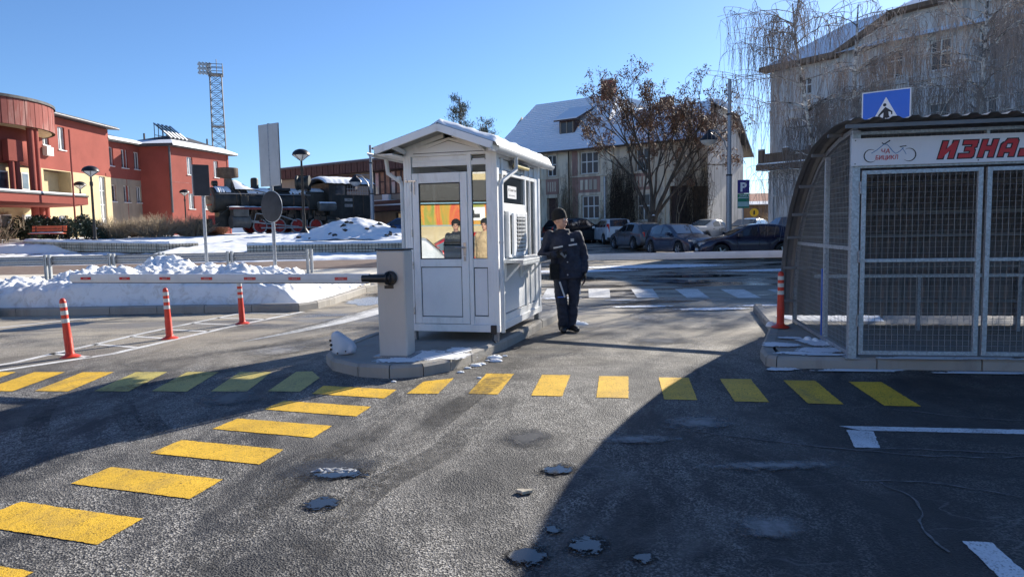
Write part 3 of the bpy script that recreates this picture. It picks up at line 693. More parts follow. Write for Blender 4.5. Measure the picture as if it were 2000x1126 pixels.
    def tri(o): return [(-1.08+o*2.2, H+.015+o), (-.12-o*2.2, H+.015+o), (-.6, H+.165-o*1.1)]
    g2.prism(tri(0), 0, .004, m); g2.build('gable_seal', SE, K)
    g3 = MB(); g3.prism(tri(.007), 0, .008, m); g3.build('gable_panel', PP, K)
    # side wall (right, local x = 0) : frames and panes
    def sbar(y0, y1, z0, z1, x0=-.06, x1=-.01): 
        f.box(x0, x1, y0, y1, z0, z1)
    f = MB()
    sbar(.09, .13, .21, H); sbar(.27, .33, .21, H); sbar(1.4, 1.47, .21, H); sbar(1.68, 1.72, .21, H); sbar(1.98, D-.09, .21, H)
    for a, b_ in ((.13, .27), (.33, 1.4), (1.47, 1.68), (1.72, 1.98)):
        sbar(a, b_, 2.05, 2.1); sbar(a, b_, .21, .3); sbar(a, b_, 2.25, H)
    sbar(.33, 1.4, 1.6, 1.7); sbar(.13, .27, .93, 1.02); sbar(.33, 1.4, .93, 1.01); sbar(1.47, 1.68, .93, 1.0); sbar(1.72, 1.98, .93, 1.0)
    f.build('side_frame', PV, K, bevel=.004)
    G = mt['kglass_dark']
    for (a, b_, z0, z1) in ((.13, .27, 1.02, 2.05), (.33, 1.4, 1.7, 2.05), (1.47, 1.68, 1.0, 2.05), (1.72, 1.98, 1.0, 2.05)):
        p = MB(); p.box(-.045, -.038, a, b_, z0, z1); p.build('side_pane', G, K)
    for (a, b_) in ((.13, .27), (.33, .85), (.88, 1.4), (1.47, 1.68), (1.72, 1.98)):
        s = MB(); s.box(-.05, -.034, a+.005, b_-.005, 2.105, 2.245); s.build('panel_seal', SE, K)
        s = MB(); s.box(-.05, -.028, a+.014, b_-.014, 2.114, 2.236); s.build('panel', PP, K)
    for (a, b_) in ((.13, .27), (.33, 1.4), (1.47, 1.68), (1.72, 1.98)):
        s = MB(); s.box(-.05, -.034, a+.004, b_-.004, .304, .926); s.build('panel_seal', SE, K)
        s = MB(); s.box(-.05, -.026, a+.012, b_-.012, .312, .918); s.build('panel', PP, K, bevel=.002)
    # serving hatch, open sash, grille
    s = MB(); s.box(-.05, -.035, .34, 1.39, 1.01, 1.6); s.build('hatch_recess', SE, K)
    hf = MB()
    for a in ((.4, .47), (1.28, 1.35)): hf.box(-.03, .03, a[0], a[1], 1.02, 1.6)
    hf.box(-.03, .03, .47, 1.28, 1.55, 1.6); hf.box(-.03, .03, .47, 1.28, 1.01, 1.05); hatch = hf.build('hatch_frame', PV, K, bevel=.004)
    sa = MB(); sa.box(.02, .05, .56, .72, 1.03, 1.58); sa.box(.03, .055, 1.16, 1.25, 1.03, 1.58); sa.box(.03, .055, .72, 1.16, 1.53, 1.58); sa.box(.03, .055, .72, 1.16, 1.03, 1.075)
    sa.build('sliding_sash', PV, hatch, bevel=.004)
    gr = MB()
    for i in range(9): zz = 1.105+i*.05; gr.box(.052, .06, .72, 1.16, zz-.009, zz+.009)
    for i in range(6): yy = .76+i*.072; gr.box(.058, .064, yy-.004, yy+.004, 1.075, 1.53)
    gr.build('grille', mt['white_frame'], hatch)
    ct = MB(); ct.box(0, .26, .2, 1.95, .955, .985); ct.box(.22, .262, .2, 1.95, .925, .957); ct.box(0.0, .26, .2, 1.95, .987, .991); ct.build('counter', mt['galv'], K, bevel=.004)
    for yy in (.32, 1.1, 1.6):
        c_ = MB(); c_.bar((.01, yy, .74), (.2, yy, .94), .025); c_.bar((0.0, yy, .72), (0.0, yy, .95), .03); c_.build('counter_bracket', PV, K)
    pa = MB(); pa.box(-.037, -.034, .6, 1.03, 1.77, 1.93); paper = pa.build('paper_notice', mt['sign_white'], K)
    R = Matrix.Rotation(pi/2, 4, 'Z') @ Matrix.Rotation(pi/2, 4, 'X')
    text_mesh('notice_text', 'ЈКП „Паркинг Чачак“', .042, mt['sign_back_dark'], paper, Matrix.Translation((-.0335, .62, 1.865)) @ R, extrude=.0003, xs=.95)
    text_mesh('notice_text', 'наплата паркирања', .032, mt['sign_back'], paper, Matrix.Translation((-.0335, .65, 1.8)) @ R, extrude=.0003)
    li = MB(); li.box(-.005, .03, .62, 1.42, 2.18, 2.25); lp = li.build('wall_lamp', mt['sheet_metal'], K)
    li = MB(); li.tube([(.045, .68, 2.19), (.045, 1.36, 2.19)], .028, 10); li.build('lamp_tube', M('yellowed_lamp_cover', (.62, .5, .2), .4), lp)
    # back and left walls, ceiling, floor
    w = MB(); w.box(WX+.02, WX+.05, .09, D-.09, .21, 1.0); w.box(WX+.02, WX+.05, .09, D-.09, 2.0, H); w.box(WX+.02, WX+.05, .9, 1.0, 1.0, 2.0)
    w.box(WX+.09, -.09, D-.05, D-.02, .21, 1.0); w.box(WX+.09, -.09, D-.05, D-.02, 2.0, H); w.box(WX+.09, -.7, D-.05, D-.02, 1, 2); w.build('rear_wall', PV, K)
    w = MB(); w.box(WX+.05, -.09, .07, D-.05, .2, .215); w.build('floor', mt['dark_wood'], K)
    w = MB(); w.box(WX+.03, -.06, .07, D-.05, H-.05, H-.03); w.build('ceiling', mt['soffit'], K)
    w = MB(); w.box(-.85, -.75, D-.9, D-.8, .215, .95); w.box(-1.1, -.55, 1.2, 1.8, .93, .96); w.box(-.3, -.15, .5, 1.7, .215, .9); w.build('desk', mt['dark_wood'], K)
    # roof
    RY0, RY1 = -.36, D+.36; RZ = 2.6; EZ = 2.36; cx = -.6
    HALF = {-1: .82, 1: .67}
    for sgn in (-1, 1):
        half = HALF[sgn]; a = atan2(RZ-EZ, half)
        def rp(u, y, t): return (cx+sgn*half*u+sgn*sin(a)*t, y, RZ+(EZ-RZ)*u+cos(a)*t)
        for nm, t0, t1, m_, u1, yy0, yy1 in (('roof_board', -.03, 0, mt['soffit'], 1, RY0+.03, RY1-.03), ('roof_sheet', .004, .022, mt['sheet_metal'], 1.03, RY0-.01, RY1+.01)):
            b = MB(); b.add([rp(0, yy0, t0), rp(u1, yy0, t0), rp(u1, yy1, t0), rp(0, yy1, t0), rp(0, yy0, t1), rp(u1, yy0, t1), rp(u1, yy1, t1), rp(0, yy1, t1)],
                            [(0, 1, 2, 3), (7, 6, 5, 4), (0, 4, 5, 1), (1, 5, 6, 2), (2, 6, 7, 3), (3, 7, 4, 0)]); b.build(nm, m_, K)
        b = MB(); b.bar(rp(0.0, RY0, -.025), rp(1, RY0, -.025), .035, .085, up=(0, 0, 1)); b.build('verge_board', PV, K, bevel=.004)
        b = MB(); b.bar(rp(0.0, RY1, -.025), rp(1, RY1, -.025), .035, .085); b.build('verge_board', PV, K, bevel=.004)
        b = MB(); b.bar(rp(.1, .02, -.05), rp(.95, .02, -.05), .05, .06); b.bar(rp(.73, -.02, -.09), rp(.73, RY0+.03, -.05), .03, .05); b.build('rafter', PV, K)
        ey = rp(1.0, 0, -.05); ge = MB()
        ge.grid(8, 1, lambda u, v: (ey[0]+sgn*(.05-.05*cos(u*pi)), lerp(RY0-.02, RY1+.03, v), ey[2]-.0-.055*sin(u*pi)+.01)); 
        ge.bar((ey[0]+sgn*.005, RY0, ey[2]-.0), (ey[0]+sgn*.005, RY1, ey[2]-.0), .012, .06)
        g_o = ge.build('gutter', mt['pipe'], K); g_o.modifiers.new('solid', 'SOLIDIFY').thickness = .004
        # soffit strip
        b = MB(); b.box(*sorted((cx+sgn*.6, ey[0])), RY0+.03, RY1-.03, EZ-.075, EZ-.06); b.build('eaves_board', PV, K)
    # snow
    random.seed(5)
    def snow_side(sgn, thick, u0, u1, y0, y1, nm='roof_snow'):
        half = HALF[sgn]
        def fn(u, v):
            uu = lerp(u0, u1, u); y = lerp(y0, y1, v)
            e = min(u, 1-u)*9; e2 = min(v, 1-v)*26; t = thick*min(1, e if (u > .5 or sgn < 0) else 1)**.5*min(1, e2)**.5
            y += .02*noise.noise(Vector((uu*6, y*5, 2)))
            t *= 1+.35*noise.noise(Vector((uu*5, y*7, sgn)))+.22*sin(y*46)*sm(.7, .98, u)
            a = atan2(RZ-EZ, half); x = cx+sgn*half*uu+sgn*sin(a)*(t+.023); return (x, y, RZ+(EZ-RZ)*uu+cos(a)*(t+.023)-(.03 if u in (0, 1) and not (u == 0) else 0))
        b = MB(); b.grid(34, 130, fn, flip=sgn < 0); b.build(nm, mt['snow'], K, smooth=2)
    snow_side(1, .06, 0, 1.06, RY0+.02, RY1)
    snow_side(-1, .02, 0.0, .16, RY0+.15, RY1)
    b = MB()
    def ridge(u, v):
        y = lerp(RY0-.0, RY1, v); t = lerp(-1, 1, u); r = .11*(1+.25*noise.noise(Vector((y*4, t, 7)))); k = min(1, min(v, 1-v)*30)**.5
        return (cx+t*.17, y, RZ+.03+(.055*(1-t*t)+.01*noise.noise(Vector((y*9, t*2, 7))))*k-.43*abs(t)*.17*1)
    b.grid(12, 90, ridge); b.build('roof_snow', mt['snow'], K, smooth=2)
    # downpipes
    b = MB(); b.tube([(.11, .5, 2.3), (.11, .5, 2.12), (.055, .05, 1.95), (.045, .0, 1.9), (.045, .0, .12)], .026, 10); b.tube([(.045, 0, 1.2), (.045, 0, 1.23)], .031, 10); b.build('downpipe', mt['pipe'], K, smooth=True)
    b = MB(); b.tube([(-1.46, .05, 2.3), (-1.44, .05, 2.1), (-1.26, .04, 1.98), (-1.245, .03, 1.9), (-1.245, .03, .12)], .026, 10); b.build('downpipe', mt['pipe'], K, smooth=True)
    b = MB(); b.tube([(-1.29, .0, 2.02), (-1.25, .0, 2.02)], .035, 12); b.build('camera_housing', mt['pipe'], K)
    return K
kiosk()

# ------------------------------------------------------------------ barriers
def barrier(name, label, base, tip, hub_z, cab_rz, tip_z, refl=True):
    B = thing(name, label, 'barrier', (base[0], base[1], .124), cab_rz, 'parking barriers beside the kiosk')
    b = MB(); b.box(-.165, .165, -.13, .13, .0, 1.17); cb = b.build('cabinet', mt['cab'], B, bevel=.02)
    b = MB(); b.box(-.173, .173, -.138, .138, 1.17, 1.185); b.build('cabinet_lid', mt['black'], B, bevel=.006)
    b = MB(); b.box(-.075, .03, -.134, -.128, .755, .79); b.build('card_slot', mt['black'], cb)
    b = MB(); b.box(-.22, .22, -.18, .18, 0, .012); b.build('base_plate', mt['galv_dull'], B)
    b = MB(); b.lathe([(.02, 0), (.075, 0), (.08, .02), (.07, .05), (.045, .06)], 28, rotm(0, 0, pi/2, (0, -.13, .87))); b.build('hub', mt['black'], B, smooth=True)
    inv = B.matrix_basis.inverted() if False else (Matrix.Translation((base[0], base[1], .124)) @ Matrix.Rotation(cab_rz, 4, 'Z')).inverted()
    p0 = Vector((0, -.2, .87)); p1 = inv @ Vector((tip[0], tip[1], tip_z)); p1.y = p1.y
    d = (p1-p0).normalized()
    b = MB(); b.tube([p0+d*-.03, p0+d*.30], .045, 16); b.tube([p0+d*.0, p0+d*.02], .07, 18); b.build('arm_holder', mt['black'], B, smooth=True)
    L = (p1-p0).length; side = d.cross(Vector((0, 0, 1))).normalized(); upz = side.cross(d)
    # rounded box boom
    def ring(c, s=1): return [c+side*(x*s)+upz*(z*s) for x, z in ((-.022, -.045), (-.016, -.05), (.016, -.05), (.022, -.045), (.026, 0), (.022, .045), (.016, .05), (-.016, .05), (-.022, .045), (-.026, 0))]
    vs = []
    for t, s in ((.22, 1), (L-.03, 1), (L, .75)): vs += ring(p0+d*t, s)
    fs = [(i*10+k, i*10+(k+1) % 10, (i+1)*10+(k+1) % 10, (i+1)*10+k) for i in range(2) for k in range(10)]+[tuple(range(9, -1, -1)), tuple(range(20, 30))]
    b = MB(); b.add(vs, fs); boom = b.build('boom', mt['alu_white'], B)
    b = MB(); b.bar(p0+d*.24-upz*.053, p1-d*.03-upz*.053, .03, .008, up=upz); b.build('rubber_edge', mt['seal'], boom)
    n = 7; face = side if side.y < 0 else -side
    for i in range(n if refl else 0):
        c = p0+d*(.55+i*(L-.8)/(n-1))+face*.027
        b = MB(); b.bar(c-d*.075, c+d*.075, .006, .032, up=upz); b.build('red_reflector', mt['red_refl'], boom)
        b = MB(); b.bar(c-d*.032+face*.004, c+d*.032+face*.004, .002, .009, up=upz); b.build('reflector_print', M('pale_reflector_print', (.5, .25, .27), .4) if i == 0 and 'pale_reflector_print' not in bpy.data.materials else bpy.data.materials['pale_reflector_print'], boom)
    return B
barrier('parking_barrier', 'grey barrier cabinet with its boom lowered across the left entry lane', (-1.29, 7.84), (-5.42, 8.72), .99, radians(-12), 1.0)
barrier('parking_barrier', 'barrier with white boom lowered across the right exit lane behind the guard', (-.25, 12.35), (4.1, 9.95), .99, radians(-12), 1.08, False)

# ------------------------------------------------------------------ bollards
def bollard(loc, label, lean):
    B = thing('bollard', label, 'bollard', loc, 0, 'flexible orange bollards with white bands'); B.rotation_euler = (lean[0], lean[1], .3)
    b = MB(); b.lathe([(.115, 0), (.115, .012), (.06, .035), (.052, .05)], 28); b.build('foot', mt['bollard'], B, smooth=True)
    prof = [(.05, .045)]
    for i in range(12): z = .06+i*.016; prof += [(.05, z), (.046, z+.006), (.046, z+.01), (.05, z+.015)]
    prof += [(.046, .27), (.042, .4), (.039, .69), (.036, .72), (.024, .742), (.004, .75)]
    b = MB(); b.lathe(prof, 24); post = b.build('post', mt['bollard'], B, smooth=True)
    for z in (.44, .54, .635):
        b = MB(); r = lerp(.0428, .0405, (z-.44)/.2); b.lathe([(r, z), (r-.0008, z+.052)], 24, cap=False); b.build('white_band', mt['refl_white'], post, smooth=True)
    return B
bollard((-5.57, 8.84, 0), 'leftmost of the three orange bollards under the left boom', (.0, -.06))
bollard((-5.01, 10.28, 0), 'middle one of the three orange bollards left of the kiosk', (0, -.03))
bollard((-4.54, 11.85, 0), 'farthest of the three left bollards, its top behind the boom', (0, -.03))
bollard((3.58, 9.42, .124), 'orange bollard on the kerb beside the corrugated bicycle shelter', (0, 0))

# ------------------------------------------------------------------ sack on island
def sack():
    S_ = thing('sack', 'white woven sack slumped on the traffic island left of the barrier cabinet', 'sack', (-1.93, 7.95, .122), .1)
    b = MB()
    def fn(u, v):
        t = u*2*pi; r = sin(v*pi)**.55
        x = .155*r*cos(t)*(1-.1*v); y = .085*r*sin(t)
        top = .27-.14*max(0, x+.04)/.16
        z = top*(1-cos(v*pi))/2
        k = 1+.14*noise.noise(Vector((cos(t)*2, sin(t)*2, v*3)))
        return (x*k+.02*sin(z*12), y*k+.01*sin(x*40), z*(1+.06*noise.noise(Vector((x*12, y*12, 1)))))
    b.grid(36, 22, fn); b.build('sack_body', mt['sack'], S_, smooth=2)
    for i, (x, z, s) in enumerate(((-.125, .17, .03), (-.118, .12, .035), (-.12, .07, .03), (-.045, .03, .02), (.045, .05, .018))):
        b = MB(); b.prism([(x+dx*s, z+dz*s) for dx, dz in ((-.5, 0), (-.2, .5), (.3, .35), (.5, -.1), (.1, -.5), (-.3, -.4))], 0, .004, Matrix(((1, 0, 0, 0), (0, 0, -1, -.082+.06*abs(x)*6*(x < -.1)), (0, 1, 0, 0), (0, 0, 0, 1))))
        b.build('black_print', mt['black_ink'], S_)
sack()

# ------------------------------------------------------------------ bicycle shelter
def shelter():
    H_ = thing('bicycle_shelter', 'galvanised bicycle rental shelter with wire mesh doors and arched sheet roof', 'shelter', (3.48, 7.23, .115), radians(-10))
    G, GD = mt['galv'], mt['galv_dull']; LX = 5.6
    prof = [(2.72, .1), (2.7, .5), (2.62, .88), (2.44, 1.25), (2.16, 1.6), (1.8, 1.88), (1.4, 2.1), (.98, 2.25), (.5, 2.33), (.05, 2.365), (-.34, 2.36)]
    P = []
    for i in range(len(prof)-1):
        for k in range(3): P.append((lerp(prof[i][0], prof[i+1][0], k/3), lerp(prof[i][1], prof[i+1][1], k/3)))
    P.append(prof[-1])
    xs_ = []; x = -.19; per = .17
    while x < LX+.24: xs_ += [(x, 0), (x+.05, 0), (x+.08, .024), (x+.135, .024)]; x += per
    b = MB(); vs = []
    for i, (y, z) in enumerate(P):
        a = P[max(i-1, 0)]; c = P[min(i+1, len(P)-1)]; d = Vector((c[0]-a[0], c[1]-a[1])).normalized(); nn = Vector((d.y, -d.x))
        if nn.y < 0 and i > 3: nn = -nn
        if i <= 3: nn = Vector((abs(nn.x), nn.y))
        for (xx, o_) in xs_: vs.append((xx, y+nn.x*o_, z+nn.y*o_))
    n = len(xs_)
    b.add(vs, [(i*n+k, i*n+k+1, (i+1)*n+k+1, (i+1)*n+k) for i in range(len(P)-1) for k in range(n-1)])
    sh = b.build('corrugated_sheet', mt['corr'], H_); sh.modifiers.new('solid', 'SOLIDIFY').thickness = .002
    def inset(y, z, o_=.05):
        # point on profile moved inwards
        return (y-.04 if y > 1.9 else y, z-.05 if z > 1.6 else z)
    for (y, z) in ((2.66, .32), (2.6, .78), (2.38, 1.2), (2.1, 1.5), (1.72, 1.84), (1.1, 2.16), (.4, 2.3), (-.25, 2.31)):
        b = MB(); b.bar((-.17, y-.03, z), (LX+.15, y-.03, z), .035, .035); b.build('purlin', mt['corr'], H_)
    for x in (0, LX/2, LX):
        b = MB(); pts = [(y-.05, z) if y > 2.2 else (y-.03, z-.06) for (y, z) in prof[:-1]]
        for a, c in zip(pts, pts[1:]): b.bar((x, a[0], a[1]), (x, c[0], c[1]), .05, .05, up=(1, 0, 0))
        b.bar((x, 2.67, 0), (x, 2.67, .2), .05, .05, up=(1, 0, 0)); b.build('arch_frame', GD, H_)
    # posts
    DW = 1.13
    for x in (0, DW*2+.06, LX):
        b = MB(); b.box(x-.04, x+.04, -.04, .04, 0, 2.3); b.build('post', G, H_, bevel=.004)
        b = MB(); b.box(x-.07, x+.07, -.07, .07, 0, .01); b.build('post_foot', G, H_)
    b = MB(); b.box(-.04, LX+.04, -.035, .035, 1.925, 1.955); b.box(-.04, LX+.04, -.03, .03, 2.255, 2.285); b.build('header_rail', G, H_)
    for x in (1.2, 2.4, 3.6): b = MB(); b.box(x-.015, x+.015, -.03, .03, 2.2, 2.255); b.build('bracket', G, H_)
    def mesh(name, parent, o, ux, uz, w, h, step=.055, r=.0022, clip=None):
        b = MB(); o = Vector(o); ux = Vector(ux); uz = Vector(uz)
        i = 1
        while i*step < w:
            lo, hi = (0, h) if clip is None else clip(i*step)
            if hi > lo+.02: b.tube([o+ux*(i*step)+uz*lo, o+ux*(i*step)+uz*hi], r, 4, cap=False)
            i += 1
        j = 1
        while j*step < h:
            if clip is None: b.tube([o+uz*(j*step), o+ux*w+uz*(j*step)], r, 4, cap=False)
            else:
                k = 0; st = None
                ts = [q*step/2 for q in range(int(w/step*2)+1)]+[w]
                ins = [t for t in ts if clip(t)[0] <= j*step <= clip(t)[1]]
                if len(ins) > 1: b.tube([o+ux*ins[0]+uz*(j*step), o+ux*ins[-1]+uz*(j*step)], r, 4, cap=False)
            j += 1
        return b.build(name, mt['wire'], parent)
    # doors
    x0 = .055
    for i in range(4):
        a = x0+i*(DW+.015)+(.075 if i > 1 else 0); c = a+DW-.02
        if c > LX: break
        b = MB(); b.box(a, a+.045, -.045, -.005, .04, 1.9); b.box(c-.045, c, -.045, -.005, .04, 1.9); b.box(a+.045, c-.045, -.045, -.005, 1.86, 1.9); b.box(a+.045, c-.045, -.045, -.005, .04, .08); b.box(a+.045, c-.045, -.045, -.005, .98, 1.015)
        d = b.build('mesh_door', G, H_, bevel=.003)
        mesh('wire_mesh', d, (a+.045, -.025, .08), (1, 0, 0), (0, 0, 1), c-a-.09, 1.78)
        for z in (.33, .98, 1.67):
            h = MB(); hx = a-.012 if i % 2 == 0 else c+.012; h.lathe([(.012, z), (.012, z+.12)], 10, rotm(loc=(hx, -.05, 0))); h.build('hinge', GD, d)
    # left end
    b = MB(); b.box(-.025, .025, 1.03, 1.08, 0, 2.15); b.build('post', G, H_, bevel=.003)
    b = MB(); b.box(-.02, .02, .04, 1.03, 1.1, 1.14); b.box(-.02, .02, 1.08, 2.5, 1.1, 1.14); b.build('side_rail', G, H_)
    b = MB(); b.box(-.025, .025, .04, 2.62, .02, .06); b.build('side_sill', G, H_)
    pr = sorted([(y, z) for y, z in prof])
    def clip(t):
        y = t+.04
        z = interp([(a, c) for a, c in pr if c > .9], y) if y < 2.62 else .9
        return (0, min(2.25, z-.1)-.06)
    mesh('wire_mesh', H_, (0, .04, .06), (0, 1, 0), (0, 0, 1), 2.56, 2.3, clip=clip)
    mesh('wire_mesh', H_, (0.05, 0, 2.15), (1, 0, 0), (0, 0, 1), LX, .1, step=.05)
    # bike rail inside
    b = MB(); b.box(.1, LX-.1, 1.98, 2.02, .68, .72); 
    rack = b.build('bike_rail', G, H_)
    for x in (.2, 1.35, 2.5, 3.65, 4.8): b = MB(); b.box(x-.02, x+.02, 1.98, 2.02, 0, .68); b.build('rail_leg', GD, rack)
    b = MB(); b.box(-.02, .02, 1.14, 1.17, .0, .85); b.build('blue_stripe', mt['sign_blue'], H_)
    # banner
    b = MB(); b.box(-.05, LX, -.07, -.05, 1.945, 2.215); bn = b.build('banner', mt['banner'], H_)
    R = Matrix.Rotation(pi/2, 4, 'X')
    def T(x, z, y=-.0715): return Matrix.Translation((x, y, z-.055)) @ R
    GL = {'И': (.84, [[(0, 0), (.27, 0), (.27, 1), (0, 1)], [(.57, 0), (.84, 0), (.84, 1), (.57, 1)], [(.2, .0), (.2, .42), (.64, 1), (.64, .58)]]),
          'З': (.8, [[(.04, .77), (.7, .77), (.8, .87), (.8, 1), (.04, 1)], [(.56, .56), (.8, .62), (.8, .92), (.56, .8)], [(.24, .4), (.66, .4), (.74, .5), (.66, .61), (.24, .61)], [(.55, .12), (.8, .1), (.8, .4), (.66, .5), (.55, .45)], [(0, 0), (.7, 0), (.8, .1), (.8, .23), (0, .23)]]),
          'Н': (.82, [[(0, 0), (.26, 0), (.26, 1), (0, 1)], [(.56, 0), (.82, 0), (.82, 1), (.56, 1)], [(.2, .4), (.62, .4), (.62, .63), (.2, .63)]]),
          'А': (.84, [[(0, 0), (.26, 0), (.26, .8), (.1, .8), (0, .68)], [(.58, 0), (.84, 0), (.84, .85), (.72, 1), (.58, 1)], [(.05, .74), (.26, 1), (.75, 1), (.75, .77), (.3, .77)], [(.2, .24), (.64, .24), (.64, .45), (.2, .45)]]),
          'Ј': (.74, [[(.48, .08), (.74, .1), (.74, 1), (.48, 1)], [(.22, .78), (.6, .78), (.6, 1), (.22, 1)], [(.0, 0), (.64, 0), (.74, .12), (.74, .24), (0, .24)], [(0, .1), (.24, .1), (.24, .4), (0, .4)]]),
          'М': (1.02, [[(0, 0), (.26, 0), (.26, 1), (0, 1)], [(.76, 0), (1.02, 0), (1.02, 1), (.76, 1)], [(.15, 1), (.36, 1), (.62, .5), (.42, .4)], [(.87, 1), (.66, 1), (.4, .5), (.6, .4)]])}
    lx_ = .735; hh = .165
    for ch in 'ИЗНАЈМИ':
        wd, st_ = GL[ch]
        for ex, m_, y0 in ((.011, mt['black_ink'], -.0712), (0, mt['red_ink'], -.0735)):
            b = MB()
            for q_, po in enumerate(st_):
                cx_ = sum(p[0] for p in po)/len(po); cz_ = sum(p[1] for p in po)/len(po); pp = []
                for (x, z) in po:
                    X = lx_+x*hh+ex*(1 if x > cx_ else -1)+.3*z*hh; Z = 1.992+z*hh+ex*(1 if z > cz_ else -1); pp.append((X, y0-.0003*q_, Z))
                b.add(pp, [tuple(range(len(pp)))])
            b.build('banner_letter', m_, bn)
        lx_ += wd*hh+.042
    for s, x, z in (('ЧА', .215, 2.115), ('БИЦИКЛ', .165, 2.055)):
        text_mesh('logo_letters', s, .062 if s == 'ЧА' else .058, mt['red_ink'], bn, T(x, z, -.0725), offset=.0006, shear=.1, xs=1.0 if s == 'ЧА' else .86)
    def stroke(pts, w, m_, name='logo_line'):
        b = MB(); vs = []
        for i, (x, z) in enumerate(pts):
            a = Vector(pts[max(i-1, 0)]); c = Vector(pts[min(i+1, len(pts)-1)]); d = (c-a).normalized(); nn = Vector((-d.y, d.x)); ww = w(i/(len(pts)-1)) if callable(w) else w
            for s in (-1, 1): q = Vector((x, z))+nn*ww/2*s; vs.append((q.x, -.0722, q.y-.055))
        b.add(vs, [(2*i, 2*i+1, 2*i+3, 2*i+2) for i in range(len(pts)-1)]); b.build(name, m_, bn)
    tp = lambda t: .002+.009*sin(t*pi)
    stroke([(.125+.062*cos(a), 2.095+.062*sin(a)) for a in [lerp(1.0, 5.5, i/24) for i in range(25)]], tp, mt['black_ink'])
    stroke([(.475+.062*cos(a), 2.095+.062*sin(a)) for a in [lerp(2.1, -2.3, i/24) for i in range(25)]], tp, mt['black_ink'])
    stroke([(.13, 2.12), (.18, 2.15), (.245, 2.205), (.275, 2.2), (.33, 2.13), (.355, 2.11), (.39, 2.13), (.425, 2.165)], .007, mt['blue_ink'])
    stroke([(.41, 2.165), (.44, 2.12), (.45, 2.1)], .005, mt['blue_ink'])
    stroke([(.39, 2.175), (.45, 2.182)], .009, mt['black_ink']); stroke([(.225, 2.22), (.245, 2.205), (.3, 2.24)], .011, mt['black_ink'])
    for x, z in ((-.02, 2.25), (-.02, 2.02), (1.1, 2.02)): b = MB(); b.lathe([(.006, 0), (.006, .004)], 8, rotm(0, 0, pi/2, (x, -.07, z-.055))); b.build('screw', mt['black'], bn)
    return H_
shelter()

# ------------------------------------------------------------------ signs
def pole_sign(name, label, cat, loc, rz, h, r=.03):
    P_ = thing(name, label, cat, (loc[0], loc[1], terr(loc[0], loc[1]) if len(loc) < 3 else loc[2]), rz)
    b = MB(); b.tube([(0, 0, -.1), (0, 0, h)], r, 14); b.build('pole', mt['galv_dull'], P_, smooth=True)
    return P_
def board(P_, x0, x1, z0, z1, y, mat, back, name='sign_board', th=.02):
    b = MB(); b.box(x0, x1, y, y+th, z0, z1); f = b.build(name, back, P_, bevel=.004)
    b = MB(); b.box(x0+.008, x1-.008, y-.003, y-.0005, z0+.008, z1-.008); b.build('sign_face', mat, f); return f
p = pole_sign('pedestrian_crossing_sign', 'blue and white pedestrian crossing sign rising behind the shelter roof', 'sign', (5.42, 10.35, .1), radians(-38), 3.2)
f = board(p, -.32, .32, 2.62, 3.27, -.06, mt['sign_white'], mt['sign_back'])
R90 = Matrix(((1, 0, 0, 0), (0, 0, -1, 0), (0, 1, 0, 0), (0, 0, 0, 1)))
def flat(parent, poly, y, mat, name, th=.002):
    m = Matrix.Translation((0, y, 0)) @ R90; b = MB(); b.prism(poly, 0, th, m); return b.build(name, mat, parent)
flat(f, [(-.3, 2.64), (.3, 2.64), (.3, 3.25), (-.3, 3.25)], -.0635, mt['sign_blue'], 'blue_field')
flat(f, [(-.235, 2.72), (.235, 2.72), (0, 3.17)], -.066, mt['sign_white'], 'white_triangle')
def disc(cx, cz, r, n=20): return [(cx+r*cos(2*pi*i/n), cz+r*sin(2*pi*i/n)) for i in range(n)]
flat(f, disc(-.015, 3.06, .022), -.0685, mt['black_ink'], 'walking_figure')
flat(f, [(-.005, 3.03), (.035, 3.0), (.085, 2.96), (.085, 2.92), (.068, 2.92), (.068, 2.95), (.035, 2.965), (.04, 2.91), (.075, 2.84), (.1, 2.76), (.075, 2.755), (.045, 2.83), (.0, 2.88), (-.03, 2.83), (-.1, 2.77), (-.12, 2.79), (-.055, 2.84), (-.03, 2.9), (-.028, 2.955), (-.06, 2.93), (-.085, 2.9), (-.1, 2.915), (-.06, 2.97)], -.0686, mt['black_ink'], 'walking_figure')
p = pole_sign('zone_parking_sign', 'dark blue P sign over a green zone panel on a thin pole', 'sign', (10.75, 33), radians(-4), 3.3, .03)
z0 = 3.55-terr(10.75, 33)
f = board(p, -.27, .27, z0-.62, z0, -.05, mt['sign_violet'], mt['sign_back'])
b = MB(); text_mesh('sign_letter', 'P', .56, mt['sign_white'], f, Matrix.Translation((-.16, -.054, z0-.52)) @ R90, offset=.02)
f = board(p, -.27, .27, z0-1.3, z0-.63, -.05, mt['sign_green'], mt['sign_back'])
text_mesh('sign_letters', 'ZONA A', .12, mt['sign_white'], f, Matrix.Translation((-.19, -.054, z0-.77)) @ R90, offset=.002)
flat(f, [(-.24, z0-.84), (.24, z0-.84), (.24, z0-.81), (-.24, z0-.81)], -.055, mt['sign_white'], 'sign_stripe')
flat(f, [(-.25, z0-1.22), (.25, z0-1.22), (.25, z0-1.0), (-.25, z0-1.0)], -.055, mt['sign_pale'], 'sign_text_panel')
